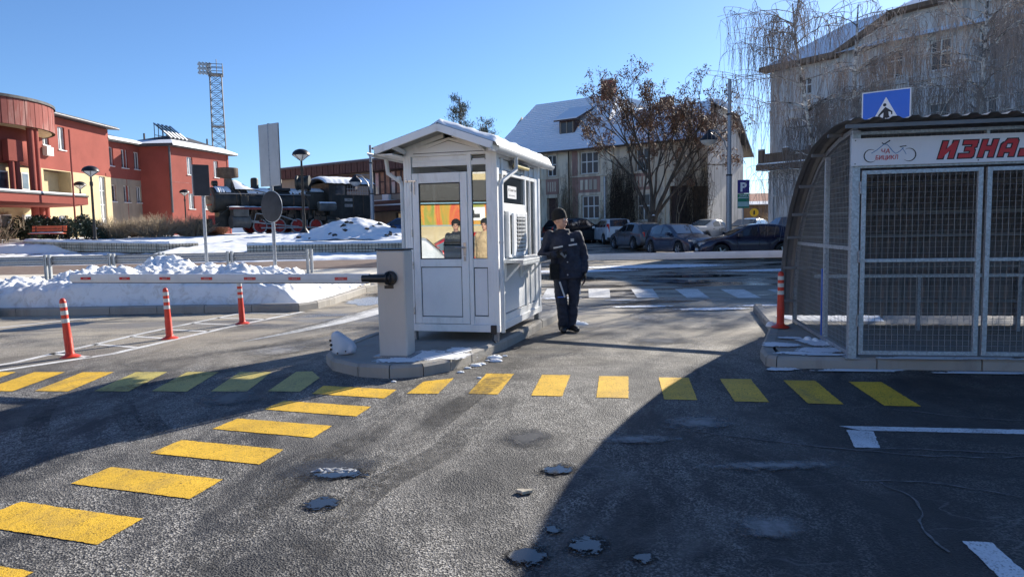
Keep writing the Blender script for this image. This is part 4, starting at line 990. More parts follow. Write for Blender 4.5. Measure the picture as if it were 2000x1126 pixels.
# two poles with signs seen from behind, standing in the snow bank
p = pole_sign('road_sign', 'tall grey rectangular sign seen from behind above a round sign', 'sign', (-5.16, 15.5, .1), radians(-33), 3.75, .038)
b = MB(); b.box(-.32, .32, -.03, -.01, 2.42, 3.74); f = b.build('sign_board', mt['sign_back'], p, bevel=.006)
b = MB()
for a in ((-.325, -.305, 2.42, 3.74), (.305, .325, 2.42, 3.74), (-.305, .305, 2.42, 2.44), (-.305, .305, 3.72, 3.74)): b.box(a[0], a[1], -.012, .002, a[2], a[3])
b.build('board_rim', mt['sign_back_dark'], f)
for z in (2.72, 3.62): b = MB(); b.box(-.07, .07, -.012, .05, z-.02, z+.02); b.build('clamp', mt['galv_dull'], f)
b = MB(); b.lathe([(.325, 0), (.33, .006), (.33, .02), (.318, .022)], 48, rotm(0, 0, pi/2, (0, -.02, 1.98))); f = b.build('round_board', mt['sign_back_dark'], p, smooth=True)
b = MB(); 
for i in range(48):
    t0, t1 = 2*pi*i/48, 2*pi*(i+1)/48; b.bar((.33*cos(t0), -.02, 1.98+.33*sin(t0)), (.33*cos(t1), -.02, 1.98+.33*sin(t1)), .03, .012, up=(0, 1, 0))
b.build('board_rim', mt['galv'], f)
for z in (1.76, 2.18): b = MB(); b.box(-.06, .06, -.02, .05, z-.015, z+.015); b.build('clamp', mt['galv'], f)
flat(f, [(.13, 1.88), (.2, 1.88), (.165, 2.03)], .0, mt['sign_back'], 'sticker')
p = pole_sign('road_sign', 'narrow grey box sign seen from behind on a leaning pole', 'sign', (-6.95, 16.2, .1), radians(40), 2.95, .036)
b = MB(); b.box(-.2, .14, -.06, -.01, 2.28, 2.97); b.build('sign_board', mt['sign_back_dark'], p, bevel=.006)
b = MB(); b.box(-.2, .14, .045, .09, 2.28, 2.97); b.build('sign_board', mt['sign_back'], p, bevel=.006)

# ------------------------------------------------------------------ lamps
def park_lamp(loc, label, src=None):
    if src:
        o = copy_tree(src); o.location = loc; o['label'] = label; return o
    L = thing('park_lamp', label, 'lamp', loc, 0, 'black park lamps with wide bowls')
    b = MB(); b.lathe([(.24, 0), (.22, .06), (.1, .22), (.085, .3)], 12); b.build('foot', mt['lamp_black'], L)
    b = MB(); b.tube([(0, 0, .25), (0, 0, .9), (0, 0, .92), (0, 0, 2.9), (0, 0, 2.95), (0, 0, 3.12), (0, 0, 3.15), (0, 0, 3.42)], [.085, .085, .065, .055, .08, .08, .05, .05], 12); b.build('pole', mt['lamp_black'], L, smooth=True)
    b = MB(); b.lathe([(.05, 3.4), (.1, 3.45), (.38, 3.66), (.37, 3.68)], 28); b.build('bowl', mt['lamp_glass'], L, smooth=True)
    b = MB()
    for i in range(6):
        t = i*pi/3; b.bar((.06*cos(t), .06*sin(t), 3.41), (.405*cos(t), .405*sin(t), 3.665), .022, .022)
    b.build('bowl_rib', mt['lamp_black'], L)
    b = MB(); b.lathe([(.41, 3.655), (.42, 3.68), (.38, 3.79), (.27, 3.89), (.12, 3.945), (.0, 3.955)], 28); b.build('lamp_hood', mt['lamp_black'], L, smooth=True)
    return L
def zp(x, y): return max(terr(x, y), zplaza(x, y))
L0 = park_lamp((-9.85, 34.0, zp(-9.85, 34)-.02+.42), 'park lamp standing in front of the locomotive cab')
L0.location.z = 1.5
for (x, y, lab) in [(-21.6, 37.0, 'tallest park lamp at left, in front of the red building corner'), (-30.6, 51, 'park lamp left of the tallest one, in front of the loggia'),
                    (-37.2, 66, 'smaller park lamp in front of the tall stair window'), (-34.1, 62, 'park lamp before the grey ground floor windows'),
                    (-28.2, 62, 'park lamp in front of the right red wing beside the bushes'), (-36.0, 80, 'smallest park lamp, just right of another lamp before the red wing')]:
    park_lamp((x, y, 1.5 if y > 40 else 1.2), lab, L0)
def street_lamp(loc, label, H, arm_z, arm_len, rz, src=None):
    L = thing('street_lamp', label, 'lamp', loc, rz, 'grey street lamps with a side arm')
    b = MB(); b.tube([(0, 0, 0), (0, 0, H*.45), (0, 0, H*.451), (0, 0, H)], [.14, .13, .1, .08], 14); pl = b.build('pole', mt['galv_dull'], L, smooth=True)
    for z in (H*.45, H*.8): b = MB(); b.lathe([(.14, z-.04), (.145, z+.04)], 14); b.build('collar', mt['sign_back_dark'], pl)
    a = [(-.0, 0, arm_z-1.1), (-.25, 0, arm_z-.35), (-.55, 0, arm_z), (-arm_len*.75, 0, arm_z+.12), (-arm_len, 0, arm_z+.1)]
    b = MB(); b.tube(a, .035, 8); b.tube([(0, 0, arm_z+.12), (-arm_len, 0, arm_z+.16)], .018, 6); b.build('arm', mt['galv_dull'], L, smooth=True)
    m = Matrix.Translation((-arm_len, 0, arm_z-.45))
    b = MB(); b.lathe([(.42, .12), (.4, .2), (.25, .36), (.08, .5), (.05, .62)], 24, m); b.build('lamp_hood', mt['lamp_black'], L, smooth=True)
    b = MB(); b.lathe([(.04, -.14), (.2, -.08), (.34, .02), (.4, .13)], 24, m); b.build('bowl', mt['lamp_glass'], L, smooth=True)
    return L
street_lamp((10.4, 34, .2), 'tall grey street lamp with hooked arm beside the parking sign', 8.1, 5.6, 1.0, radians(5))
street_lamp((-8.9, 46, 1.4), 'grey street lamp with side arm before the brown station building', 5.6, 3.6, 1.0, radians(5))

# ------------------------------------------------------------------ planter walls with small stone blocks
def planter(name, label, path, h, hz):
    Wl = thing(name, label, 'wall', (path[0][0], path[0][1], 0), 0, 'low stone walls edging the snowy plaza')
    core = MB(); blk = MB(); snow = MB(); random.seed(11)
    O = Vector((path[0][0], path[0][1], 0))
    for (a, c) in zip(path, path[1:]):
        A = Vector((*a, 0))-O; C = Vector((*c, 0))-O; d = (C-A).normalized(); n = Vector((d.y, -d.x, 0)); L = (C-A).length
        if (n.y > 0 and abs(n.y) > .3): n = -n
        za = hz(*a); zc = hz(*c)
        core.bar(A+Vector((0, 0, za+h/2-.15))-n*.12, C+Vector((0, 0, zc+h/2-.15))-n*.12, .24, h+.28)
        nx = int(L/.155); nz = max(2, int(h/.135))
        for i in range(nx):
            for j in range(nz):
                t = (i+.5)/nx; p = A.lerp(C, t); z = lerp(za, zc, t)+(j+.5)*h/nz
                w = L/nx*.42+random.uniform(-.01, .006); hh = h/nz*.42; o = .012+random.uniform(0, .02)
                m = Matrix.Translation(p+Vector((0, 0, z))+n*0) @ Matrix(((d.x, n.x, 0, 0), (d.y, n.y, 0, 0), (0, 0, 1, 0), (0, 0, 0, 1)))
                blk.box(-w, w, -.01, o, -hh, hh, m)
        def fn(u, v, A=A, C=C, n=n, za=za, zc=zc):
            p = A.lerp(C, u); o = lerp(.05, -.5, v); zz = lerp(za, zc, u)+h-.03+.12*min(1, v*5)**.5*(1+.5*noise.noise(Vector((u*L*1.3, v*2, 4))))
            q = p+n*(o+.03*noise.noise(Vector((u*L*3, 0, 2)))); return (q.x, q.y, zz)
        snow.grid(int(L*4), 8, fn)
    core.build('wall_core', mt['joint'], Wl); blk.build('stone_block', mt['stone'], Wl, kind='stuff'); snow.build('snow_cap', mt['snow'], Wl, smooth=2)
    return Wl
planter('planter_wall', 'low stone block wall with snow on top in front of the locomotive', [(-12.1, 34.6), (-12.25, 33.0), (-4.2, 32.4), (2, 31.8)], .42, lambda x, y: .58)
planter('planter_wall', 'long low stone block wall with snow on top at the far left', [(-26.3, 38.5), (-23.5, 37.3), (-16.9, 35.2), (-15.9, 36.2)], .5, lambda x, y: interp([(-26.3, .86), (-16.9, .62)], x))

# ------------------------------------------------------------------ guardrail
gr = thing('guardrail', 'galvanised steel guardrail with twin posts behind the snow bank', 'guardrail', (-15.5, 24.2, 0))
gpx = [(-15.6, 23.9), (-13.5, 24.0), (-11.9, 24.2), (-9.7, 24.5), (-7.1, 25.0), (-17.8, 23.7), (-20.4, 23.6)]
for x, y in gpx:
    b = MB(); X = x+15.5; Y = y-24.2
    for dx in (-.07, .07):
        b.box(X+dx-.045, X+dx+.045, Y-.005, Y+.005, -.1, .93); b.box(X+dx-.045, X+dx-.037, Y-.04, Y+.04, -.1, .93)
        b.box(X+dx+.037, X+dx+.045, Y-.04, Y+.04, -.1, .93)
    b.build('post', mt['galv'], gr)
b = MB(); pts = sorted(gpx)
pr = [(0, .0), (.03, .03), (.03, .1), (-.01, .13), (-.01, .17), (.03, .2), (.03, .27), (0, .3)]
vs = [(x+15.5, y-24.2+.06+a, .58+z) for x, y in pts for a, z in pr]; n = len(pr)
b.add(vs, [(i*n+k, i*n+k+1, (i+1)*n+k+1, (i+1)*n+k) for i in range(len(pts)-1) for k in range(n-1)])
r_ = b.build('rail', mt['galv_dull'], gr); r_.modifiers.new('solid', 'SOLIDIFY').thickness = .006
# traffic cone half buried in the bank
c = thing('traffic_cone', 'orange traffic cone toppled in the snow bank behind the left boom', 'cone', (-7.15, 17.2, .35)); c.rotation_euler = (0, radians(62), .4)
b = MB(); b.lathe([(.15, 0), (.13, .02), (.09, .06), (.03, .42), (.02, .43)], 20); b.build('cone_body', mt['orange'], c, smooth=True)
b = MB(); b.box(-.17, .17, -.17, .17, -.02, .01); b.build('cone_base', mt['orange'], c)

# ------------------------------------------------------------------ snowy rubble mound
b = MB()
def md(u, v):
    x = lerp(-3.4, 3.4, u); y = lerp(-2, 2, v); r = (x/3.0)**2+(y/1.8)**2
    return (-8.1+x, 36.8+y, zplaza(-8.1+x, 36.8+y)-.08+1.0*exp(-r*1.5)+.16*fbm(x, y, 3, 5, 1.6)*min(1, 2.2*exp(-r)))
b.grid(90, 50, md); mo = b.build('snow_mound', mt['snow'], smooth=2, kind='stuff')
random.seed(2)
for i in range(26):
    x = random.uniform(-2.6, 2.6); y = random.uniform(-1.6, .3); z = zplaza(-8.1+x, 36.8+y)-.1+1.0*exp(-((x/3)**2+(y/1.8)**2)*1.5)
    b = MB(); s = random.uniform(.05, .13); b.lathe([(0.01, -s), (s*1.7, -s*.4), (s*1.1, s*.3), (.01, s*.5)], 5, rotm(random.random()*3, random.random(), random.random(), (-8.1+x, 36.8+y, z)))
    o = b.build('rubble', mt['joint'], kind='stuff')

# ------------------------------------------------------------------ steam locomotive
def loco():
    A = atan2(.69, .72)
    K = thing('steam_locomotive', 'black narrow gauge steam locomotive with red wheels and snow on its boiler', 'locomotive', (-18.36, 43.2, 1.5), A); K.scale = (1.2, 1.2, 1.2)
    B, GY, RD, ST, SN = mt['loco'], mt['loco_grey'], mt['loco_red'], mt['steel_rod'], mt['snow']
    # local: x rearwards, -y towards camera
    def lx(z0, z1, prof_r, y=0, z=1.72, n=32): pass
    Rx = lambda x, y, z: Matrix.Translation((x, y, z)) @ Matrix.Rotation(pi/2, 4, 'Y')
    b = MB(); b.lathe([(.3, -.02), (.58, .0), (.64, .03), (.64, 1.6), (.6, 1.6), (.6, 5.2), (.3, 5.2)], 36, Rx(.2, 0, 1.75)); boiler = b.build('boiler', B, K, smooth=True)
    for x in (1.78, 3.1, 4.4): b = MB(); b.lathe([(.61, 0), (.615, .06)], 36, Rx(x, 0, 1.75), cap=False); b.build('boiler_band', mt['rust'], boiler)
    b = MB(); b.lathe([(.05, -.06), (.42, -.05), (.5, .0)], 30, Rx(.2, 0, 1.75)); b.tube([(.13, -.1, 1.75), (.1, .12, 1.85)], .02, 6); b.build('smokebox_door', GY, K, smooth=True)
    for z in (1.5, 2.0): b = MB(); b.box(.1, .16, -.3, .3, z-.03, z+.03); b.build('door_strap', RD, K)
    b = MB(); b.lathe([(.26, 2.3), (.2, 2.45), (.19, 2.9)], 24, rotm(loc=(1.15, 0, 0))); b.build('chimney', GY, K, smooth=True)
    b = MB(); b.lathe([(.22, 2.86), (.5, 2.9), (.52, 2.93), (.52, 3.36), (.5, 3.38), (.3, 3.38)], 32, rotm(loc=(1.15, 0, 0))); b.build('spark_arrester', mt['rust'], K, smooth=True)
    b = MB(); b.lathe([(.02, 0), (.13, .02), (.15, .2), (.15, .26)], 20, Rx(.3, -.02, 2.58)); b.box(.4, .46, -.05, .05, 2.3, 2.5); b.build('headlamp', B, K, smooth=True)
    for x, r, h in ((2.55, .2, .62), (3.75, .3, .66)):
        b = MB(); b.lathe([(r*1.35, 2.2), (r*1.1, 2.4), (r, 2.45), (r, 2.3+h-.1), (r*.85, 2.3+h), (.02, 2.3+h+.03)], 24, rotm(loc=(x, 0, 0))); b.build('dome', B, K, smooth=True)
    b = MB(); b.box(3.3, 4.35, -.45, .45, 2.26, 2.42); b.build('sand_box', B, K, bevel=.04)
    b = MB(); b.lathe([(.05, 0), (.38, .01), (.42, .05), (.42, .14), (.34, .16), (.34, .62), (.42, .64), (.42, .74), (.1, .76)], 30, rotm(radians(-40), 0, 0, (4.85, -.1, 2.72)) @ Matrix.Rotation(pi/2, 4, 'Y')); b.tube([(5.2, -.15, 2.3), (5.2, -.15, 2.5)], .1, 10); b.box(4.95, 5.5, -.25, .1, 3.08, 3.15); b.build('turbo_drum', B, K, smooth=True)
    b = MB()
    for p in ([(1.4, -.35, 2.3), (1.5, -.6, 2.1), (1.6, -.65, 1.6), (1.7, -.66, 1.3)], [(1.6, -.2, 2.4), (1.75, -.62, 2.0), (1.9, -.66, 1.4)], [(1.2, -.3, 2.35), (1.3, -.62, 2.0), (1.3, -.66, 1.3)], [(1.9, -.3, 2.35), (3.4, -.6, 2.05), (5.2, -.62, 2.1)], [(4.9, -.5, 2.2), (5.3, -.64, 1.7), (5.3, -.66, 1.3)]): b.tube(p, .025, 6)
    b.build('pipe', mt['rust'], K)
    b = MB(); b.box(1.45, 1.85, -.78, -.5, 1.15, 1.95); b.build('air_pump', B, K, bevel=.03)
    # running board
    b = MB(); b.box(.75, 6.2, -.95, .95, 1.3, 1.34); b.build('running_board', B, K)
    b = MB(); b.box(.75, 5.1, -.96, -.94, 1.24, 1.35); b.build('running_board_edge', M('dull_red_board_edge', (.17, .03, .022), .7, 0, .4, 5, dirt=.6), K)
    b = MB(); b.bar((.35, -.95, 1.0), (.75, -.95, 1.32), .03, .03); b.build('board_bracket', B, K)
    # frame, beams, cylinder
    b = MB(); b.box(.2, 8.6, -.36, .36, .38, .9); b.build('frame', B, K)
    b = MB(); b.box(-.25, -.1, -.9, .9, .35, .78); b.build('buffer_beam', B, K)
    b = MB(); b.box(-.14, .15, -.62, -.5, .5, .95); b.build('beam_bracket', RD, K)
    b = MB(); b.lathe([(.05, -.36), (.16, -.35), (.17, -.32), (.07, -.3), (.07, 0)], 16, Rx(-.2, 0, .6)); b.build('buffer', B, K)
    b = MB(); b.lathe([(.1, 0), (.33, .02), (.34, .06), (.3, .1), (.3, .85), (.34, .88), (.34, .94), (.1, .96)], 28, Rx(.85, -.8, .62)); b.box(.95, 1.75, -.98, -.55, .9, 1.25); b.build('cylinder', GY, K, smooth=True)
    # wheels
    random.seed(1)
    for i, x in enumerate((2.45, 3.5, 4.55, 5.65)):
        for s in (-1, 1):
            m = Matrix.Translation((x, s*.62, .4)) @ Matrix.Rotation(pi/2, 4, 'X')
            b = MB(); b.lathe([(.33, -.05), (.385, -.05), (.385, .06), (.33, .06)], 36, m, cap=False); b.lathe([(.33, .06), (.33, -.05)], 36, m, cap=False); w = b.build('wheel', ST, K, smooth=True)
            b = MB()
            for k in range(10):
                t = k*2*pi/10; b.bar(m @ Vector((.05*cos(t), .05*sin(t), 0)), m @ Vector((.335*cos(t), .335*sin(t), 0)), .035, .05)
            b.lathe([(.09, -.06), (.09, .07)], 16, m); b.lathe([(.29, -.03), (.335, -.03)], 36, m, cap=False); b.prism([(.0, -.12), (.28, -.16), (.3, .05), (.0, .1)], -.02, .03, m); b.lathe([(.335, .0), (.02, .0)], 36, m, cap=False); b.build('spokes', RD, w)
    b = MB(); b.bar((2.45, -.74, .3), (5.65, -.74, .3), .03, .07); b.build('coupling_rod', ST, K)
    b = MB(); b.bar((1.8, -.86, .62), (4.55, -.8, .34), .03, .06); b.bar((1.95, -.84, .62), (2.3, -.84, .62), .05, .1); b.build('connecting_rod', ST, K)
    b = MB(); b.bar((2.0, -.9, .55), (2.15, -.9, 1.05), .03, .05); b.bar((2.15, -.9, 1.05), (3.3, -.9, .95), .03, .04); b.bar((1.8, -.9, .72), (2.6, -.9, .5), .03, .04); b.bar((3.3, -.9, 1.0), (4.4, -.88, .65), .03, .05); b.bar((5.0, -.88, .35), (5.0, -.88, .7), .03, .04); b.build('valve_gear', ST, K)
    b = MB(); b.box(2.2, 5.4, -.55, -.45, .3, .42); b.build('brake_beam', RD, K)
    b = MB(); b.box(.5, 6.2, -.3, .3, .85, 1.35); b.build('frame_top', B, K)
    random.seed(4); b = MB()
    for i in range(46):
        x = random.uniform(1.9, 6.2); z = random.uniform(.75, 1.22); w_ = random.uniform(.04, .2); h_ = random.uniform(.03, .12); b.box(x-w_, x+w_, -.8, -.66-random.uniform(0, .1), z-h_, z+h_)
    for i in range(16): x = 2.0+i*.27; b.tube([(x, -.78, 1.3), (x+random.uniform(-.1, .1), -.78, random.uniform(.5, .8))], .018, 5)
    b.build('motion_gear', mt['rust'], K, kind='stuff')
    b = MB(); b.tube([(.4, -.66, 2.05), (5.4, -.63, 2.05)], .02, 6)
    for i in range(7): b.tube([(.6+i*.75, -.55, 2.03), (.6+i*.75, -.66, 2.05)], .018, 5)
    b.build('boiler_handrail', ST, K)
    b = MB()
    for x, r_ in ((.3, .645), (.95, .645), (1.75, .645)):
        for i in range(26):
            a_ = i*2*pi/26; ball_ = Vector((x, r_*sin(a_), 1.75+r_*cos(a_))); b.box(ball_.x-.014, ball_.x+.014, ball_.y-.014, ball_.y+.014, ball_.z-.014, ball_.z+.014)
    b.build('rivet', B, K, kind='stuff')
    # firebox, cab
    b = MB(); b.box(5.2, 6.5, -.62, .62, .7, 2.25); b.build('firebox', B, K, bevel=.08)
    b = MB(); b.lathe([(.03, 0), (.2, .02), (.24, .06), (.24, 1.0), (.2, 1.04), (.03, 1.06)], 24, Rx(5.65, -.98, 1.42)); b.build('air_tank', GY, K, smooth=True)
    C0, C1 = 6.35, 9.0
    b = MB()
    b.box(C0, C1, -.98, -.94, .95, 2.1); b.box(C0, C1, .94, .98, .95, 2.1); b.box(C0, C0+.04, -.94, .94, .95, 2.75); b.box(C1-.04, C1, -.94, .94, .95, 2.1)
    b.box(C0, C0+.4, -.98, -.94, 2.1, 2.72); b.box(C0+1.0, C0+1.12, -.98, -.94, 2.1, 2.72); b.box(C1-.08, C1, -.98, -.94, 2.1, 2.72); b.box(C0+.4, C1-.08, -.98, -.94, 2.62, 2.72)
    b.box(C0, C1, .94, .98, 2.5, 2.72); b.box(C0, C0+1.2, .94, .98, 2.1, 2.5); cab = b.build('cab', B, K)
    b = MB(); b.box(C0+.4, C0+1.0, -.97, -.95, 2.12, 2.62); b.build('cab_window', mt['pane'], cab)
    for i in range(9): b = MB(); xx = C0+1.2+i*.16; b.box(xx-.012, xx+.012, -.975, -.955, 2.1, 2.62); b.build('window_bar', mt['steel_rod'], cab)
    b = MB(); b.box(C0+1.12, C1-.08, -.975, -.955, 2.2, 2.23); b.box(C0+1.12, C1-.08, -.975, -.955, 2.42, 2.45); b.build('window_rail', mt['steel_rod'], cab)
    b = MB(); b.box(C0+.1, C0+.12, -1.0, -.98, 1.0, 2.1); b.box(C0+1.5, C0+1.53, -1.0, -.98, 1.0, 2.1); b.box(C1-.5, C1-.47, -1.0, -.98, 1.0, 2.1); b.build('cab_seam', mt['rust'], cab)
    b = MB(); b.tube([(C1, -1.02, .9), (C1, -1.02, 2.1)], .022, 8); b.build('handrail', mt['steel_rod'], cab)
    for z in (1.42, 1.74):
        b = MB(); b.box(C0+.95, C0+1.45, -1.0, -.983, z, z+.16); p = b.build('number_plate', mt['steel_rod'], cab)
    text_mesh('plate_letters', 'ЈЖ', .14, mt['black'], p, Matrix.Translation((C0+1.08, -1.003, 1.77)) @ R90)
    text_mesh('plate_letters', '83-037', .13, mt['black'], p, Matrix.Translation((C0+.98, -1.003, 1.45)) @ R90)
    def arcroof(x0, x1, r, zc, th, hw):
        b = MB(); n = 14
        b.grid(4, n, lambda u, v: (lerp(x0, x1, u), lerp(-hw, hw, v), zc+r*(1-((2*v-1)**2))+th)); return b
    o = arcroof(C0-.3, C1+.25, .3, 2.7, 0, 1.08).build('cab_roof', B, K, smooth=2); o.modifiers.new('s', 'SOLIDIFY').thickness = .04
    b = MB(); b.grid(60, 14, lambda u, v: (lerp(C0-.3, C1+.28, u), lerp(-1.14, 1.1, v), 2.72+.3*(1-((2*v-1)**2))+.13*min(1, u*12, (1-u)*12)**.5*(1 if v > 0 else 0)+.03*noise.noise(Vector((u*14, v*3, 5))))); b.build('roof_snow', SN, K, smooth=2)
    # boiler snow
    def bsnow(x0, x1, rr, tilt=0, half=.95):
        b = MB(); b.grid(40, 12, lambda u, v: (lerp(x0, x1, u), (rr+.05*sin(v*pi))*sin(lerp(-half, half, v)+.12*noise.noise(Vector((u*9, v, x0)))), 1.75+(rr+.07*sin(v*pi)*min(1, u*8, (1-u)*8)-.01)*cos(lerp(-half, half, v)))); b.build('boiler_snow', SN, K, smooth=2)
    bsnow(.35, 1.1, .645); bsnow(1.95, 3.3, .61); bsnow(4.3, 5.4, .61); bsnow(5.5, 6.35, .66, half=.8)
    b = MB(); b.grid(50, 4, lambda u, v: (lerp(.75, 5.1, u), lerp(-.97, -.62, v), 1.345+.07*sin(v*pi*.8+.3)*(1+.4*noise.noise(Vector((u*20, v, 2)))))); b.build('board_snow', SN, K, smooth=2)
    b = MB(); b.grid(10, 12, lambda u, v: (lerp(1.3, 2.35, u), lerp(-.5, .5, v), 2.3+.5*exp(-((u-.1)/.6)**2)*(1-abs(2*v-1)**2)+.02*noise.noise(Vector((u*5, v*5, 1))))); b.build('boiler_snow', SN, K, smooth=2)
    b = MB(); b.grid(16, 6, lambda u, v: (lerp(5.68, 6.68, u), -.98+.2*sin(lerp(-1, 1, v)), 1.42+.25*cos(lerp(-1, 1, v))+.02)); b.build('tank_snow', SN, K, smooth=2)
    # tender parts below the cab
    b = MB(); b.box(6.2, 9.0, -.9, .9, .75, .95); b.build('cab_floor', B, K)
    b = MB(); b.box(6.3, 7.3, -.85, -.4, .22, .75); b.build('ash_box', GY, K, bevel=.05)
    b = MB(); b.lathe([(.05, 0), (.27, 0), (.27, 1.1), (.05, 1.1)], 20, Rx(7.35, -.7, .5)); b.build('water_tank', GY, K, smooth=True)
    b = MB(); b.bar((6.4, -.93, 1.15), (8.3, -.93, .95), .03, .04); b.build('brake_rod', ST, K)
    for s in (-1, 1):
        m = Matrix.Translation((8.1, s*.62, .33)) @ Matrix.Rotation(pi/2, 4, 'X'); b = MB(); b.lathe([(.31, -.05), (.31, .06), (.24, .06), (.05, .03)], 28, m); b.build('wheel', mt['rust'], K, smooth=True)
    # rails
    for s in (-.4, .4): b = MB(); b.box(-.8, 9.6, s-.03, s+.03, -.06, .02); b.build('rail', mt['rust'], K)
loco()

# ------------------------------------------------------------------ facade helper
def facade(name, mat, parent, A, C, z0, z1, ops, th=.3, d=.14, zoff=None):
    """wall from A to C (world xy), outward normal to the right of A->C; ops = (s0,s1,z0,z1)"""
    A = Vector((*A, 0)); C = Vector((*C, 0)); L = (C-A).length; u = (C-A)/L; n = Vector((u.y, -u.x, 0))
    def P(s, z, o=0): q = A+u*s+n*o; return (q.x, q.y, z)
    xs_ = sorted({0, L, *[o[0] for o in ops], *[o[1] for o in ops]}); zs_ = sorted({z0, z1, *[o[2] for o in ops], *[o[3] for o in ops]})
    b = MB()
    def inside(s, z): return any(o[0] < s < o[1] and o[2] < z < o[3] for o in ops)
    for i in range(len(xs_)-1):
        for j in range(len(zs_)-1):
            a, c, e, f_ = xs_[i], xs_[i+1], zs_[j], zs_[j+1]
            if not inside((a+c)/2, (e+f_)/2):
                b.add([P(a, e), P(c, e), P(c, f_), P(a, f_)], [(0, 1, 2, 3)]); b.add([P(a, e, -th), P(c, e, -th), P(c, f_, -th), P(a, f_, -th)], [(3, 2, 1, 0)])
    for (a, c, e, f_) in ops:
        for q in (((a, e), (c, e)), ((c, e), (c, f_)), ((c, f_), (a, f_)), ((a, f_), (a, e))):
            b.add([P(*q[0]), P(*q[1]), P(*q[1], -th), P(*q[0], -th)], [(0, 1, 2, 3)])
    w = b.build(name, mat, parent)
    w['_f'] = 0; del w['_f']
    return w, P, u, n
def window(parent, P, o, mat_f, mat_p, cols=2, transom=None, sill=True, sillmat=None, fw=.07, set_=.12, name='window', sill_o=.08):
    a, c, e, f_ = o
    def bx(b, s0, s1, za, zb, o0, o1):
        vs = [P(s, z, oo) for z in (za, zb) for oo in (o0, o1) for s in (s0, s1)]
        b.add(vs, [(0, 2, 3, 1), (4, 5, 7, 6), (0, 1, 5, 4), (2, 6, 7, 3), (0, 4, 6, 2), (1, 3, 7, 5)])
    b = MB(); o0, o1 = -set_-.05, -set_
    bx(b, a, a+fw, e, f_, o0, o1); bx(b, c-fw, c, e, f_, o0, o1); bx(b, a+fw, c-fw, e, e+fw, o0, o1); bx(b, a+fw, c-fw, f_-fw, f_, o0, o1)
    for k in range(1, cols): s = lerp(a, c, k/cols); bx(b, s-fw*.5, s+fw*.5, e+fw, f_-fw, o0, o1+.006)
    if transom: 
        for t in transom: z = lerp(e, f_, t); bx(b, a+fw, c-fw, z-fw*.45, z+fw*.45, o0, o1+.004)
    w = b.build(name, mat_f, parent)
    b = MB(); bx(b, a+fw*.5, c-fw*.5, e+fw*.5, f_-fw*.5, o0+.015, o0+.02); b.build('pane', mat_p, w)
    if sill: b = MB(); bx(b, a-.06, c+.06, e-.06, e, -.1, sill_o); b.build('sill', sillmat or mat_f, w)
    return w
def pbox(parent, P, name, mat, s0, s1, z0, z1, o0, o1, bevel=0):
    b = MB(); vs = [P(s, z, o) for z in (z0, z1) for o in (o0, o1) for s in (s0, s1)]
    b.add(vs, [(0, 2, 3, 1), (4, 5, 7, 6), (0, 1, 5, 4), (2, 6, 7, 3), (0, 4, 6, 2), (1, 3, 7, 5)]); return b.build(name, mat, parent, bevel=bevel)
def tri_mesh(name, mat, parent, vs, fs, smooth=False):
    b = MB(); b.add(vs, fs); return b.build(name, mat, parent)

# ------------------------------------------------------------------ red building (left)
RB = thing('red_building', 'red and cream station building with curved colonnade canopy and clock', 'building')
RW, CR, WF = mt['red_wall'], mt['cream'], mt['white_frame']
ZB = 1.3
X0 = -32.6
# main wing: wall facing +x, runs from near to far (outward normal must be +x : travel +y gives normal (1,0))
zsplit = 6.35
zt = 10.15
LD = (1.2, 5.2, 4.0, zsplit)       # loggia
def s_of(y): return y-44.0
# lower cream and upper red
up_ops = [(6.35, 7.05, 8.0, 9.45), (8.1, 8.9, 7.85, 9.5)]
w, P, u, n = facade('upper_wall', RW, RB, (X0, 44), (X0, 58.6), zsplit, zt, up_ops)
window(RB, P, up_ops[0], WF, mt['pane_light'], 2); window(RB, P, up_ops[1], WF, mt['pane_light'], 2)
lo_ops = [(6.2, 9.3, 4.05, 6.3), (12.9, 13.8, 1.8, 6.3), (7.6, 8.6, 1.9, 3.1), (4.6, 5.4, 1.9, 3.0)]
w, P, u, n = facade('lower_wall', CR, RB, (X0, 44), (X0, 58.6), ZB, zsplit, lo_ops)
pbox(RB, P, 'loggia_recess', CR, 6.2, 9.3, 4.05, 6.3, -1.0, -.95); pbox(RB, P, 'door_panel', mt['pane'], 6.7, 7.2, 4.1, 5.9, -.94, -.9)
pbox(RB, P, 'loggia_side', CR, 9.3, 9.35, 4.05, 6.3, -1.0, -.3)
window(RB, P, lo_ops[1], WF, mt['pane_light'], 2, [.25, .5, .75]); window(RB, P, lo_ops[2], WF, mt['pane'], 2); window(RB, P, lo_ops[3], WF, mt['pane'], 1)
pbox(RB, P, 'wall_sign', mt['sign_white'], 9.8, 11.0, 2.2, 2.75, .0, .04)
pbox(RB, P, 'red_band', RW, 13.9, 14.6, zsplit-.02, zsplit+.25, .0, .03)
pbox(RB, P, 'air_conditioner', WF, 6.25, 6.95, 7.25, 7.85, .02, .35)
# end wall of main wing
facade('end_wall', RW, RB, (X0, 58.6), (-45, 58.6), ZB, zt, [])
tri_mesh('main_roof', mt['grey_roof'], RB, [(-32.0, 44, zt), (-32.0, 59.0, zt), (-45, 59.0, zt+.9), (-45, 44, zt+.9), (-32.0, 44, zt+.22), (-32.0, 59.0, zt+.22), (-36, 59.0, zt+1.3), (-36, 44, zt+1.3)],
         [(0, 1, 5, 4), (4, 5, 6, 7), (0, 3, 2, 1), (1, 2, 6, 5), (7, 6, 2, 3)])
b = MB(); b.tube([(-31.93, 44, zt+.06), (-31.93, 59.05, zt+.06)], .08, 8); b.build('gutter', mt['sheet_metal'], RB)
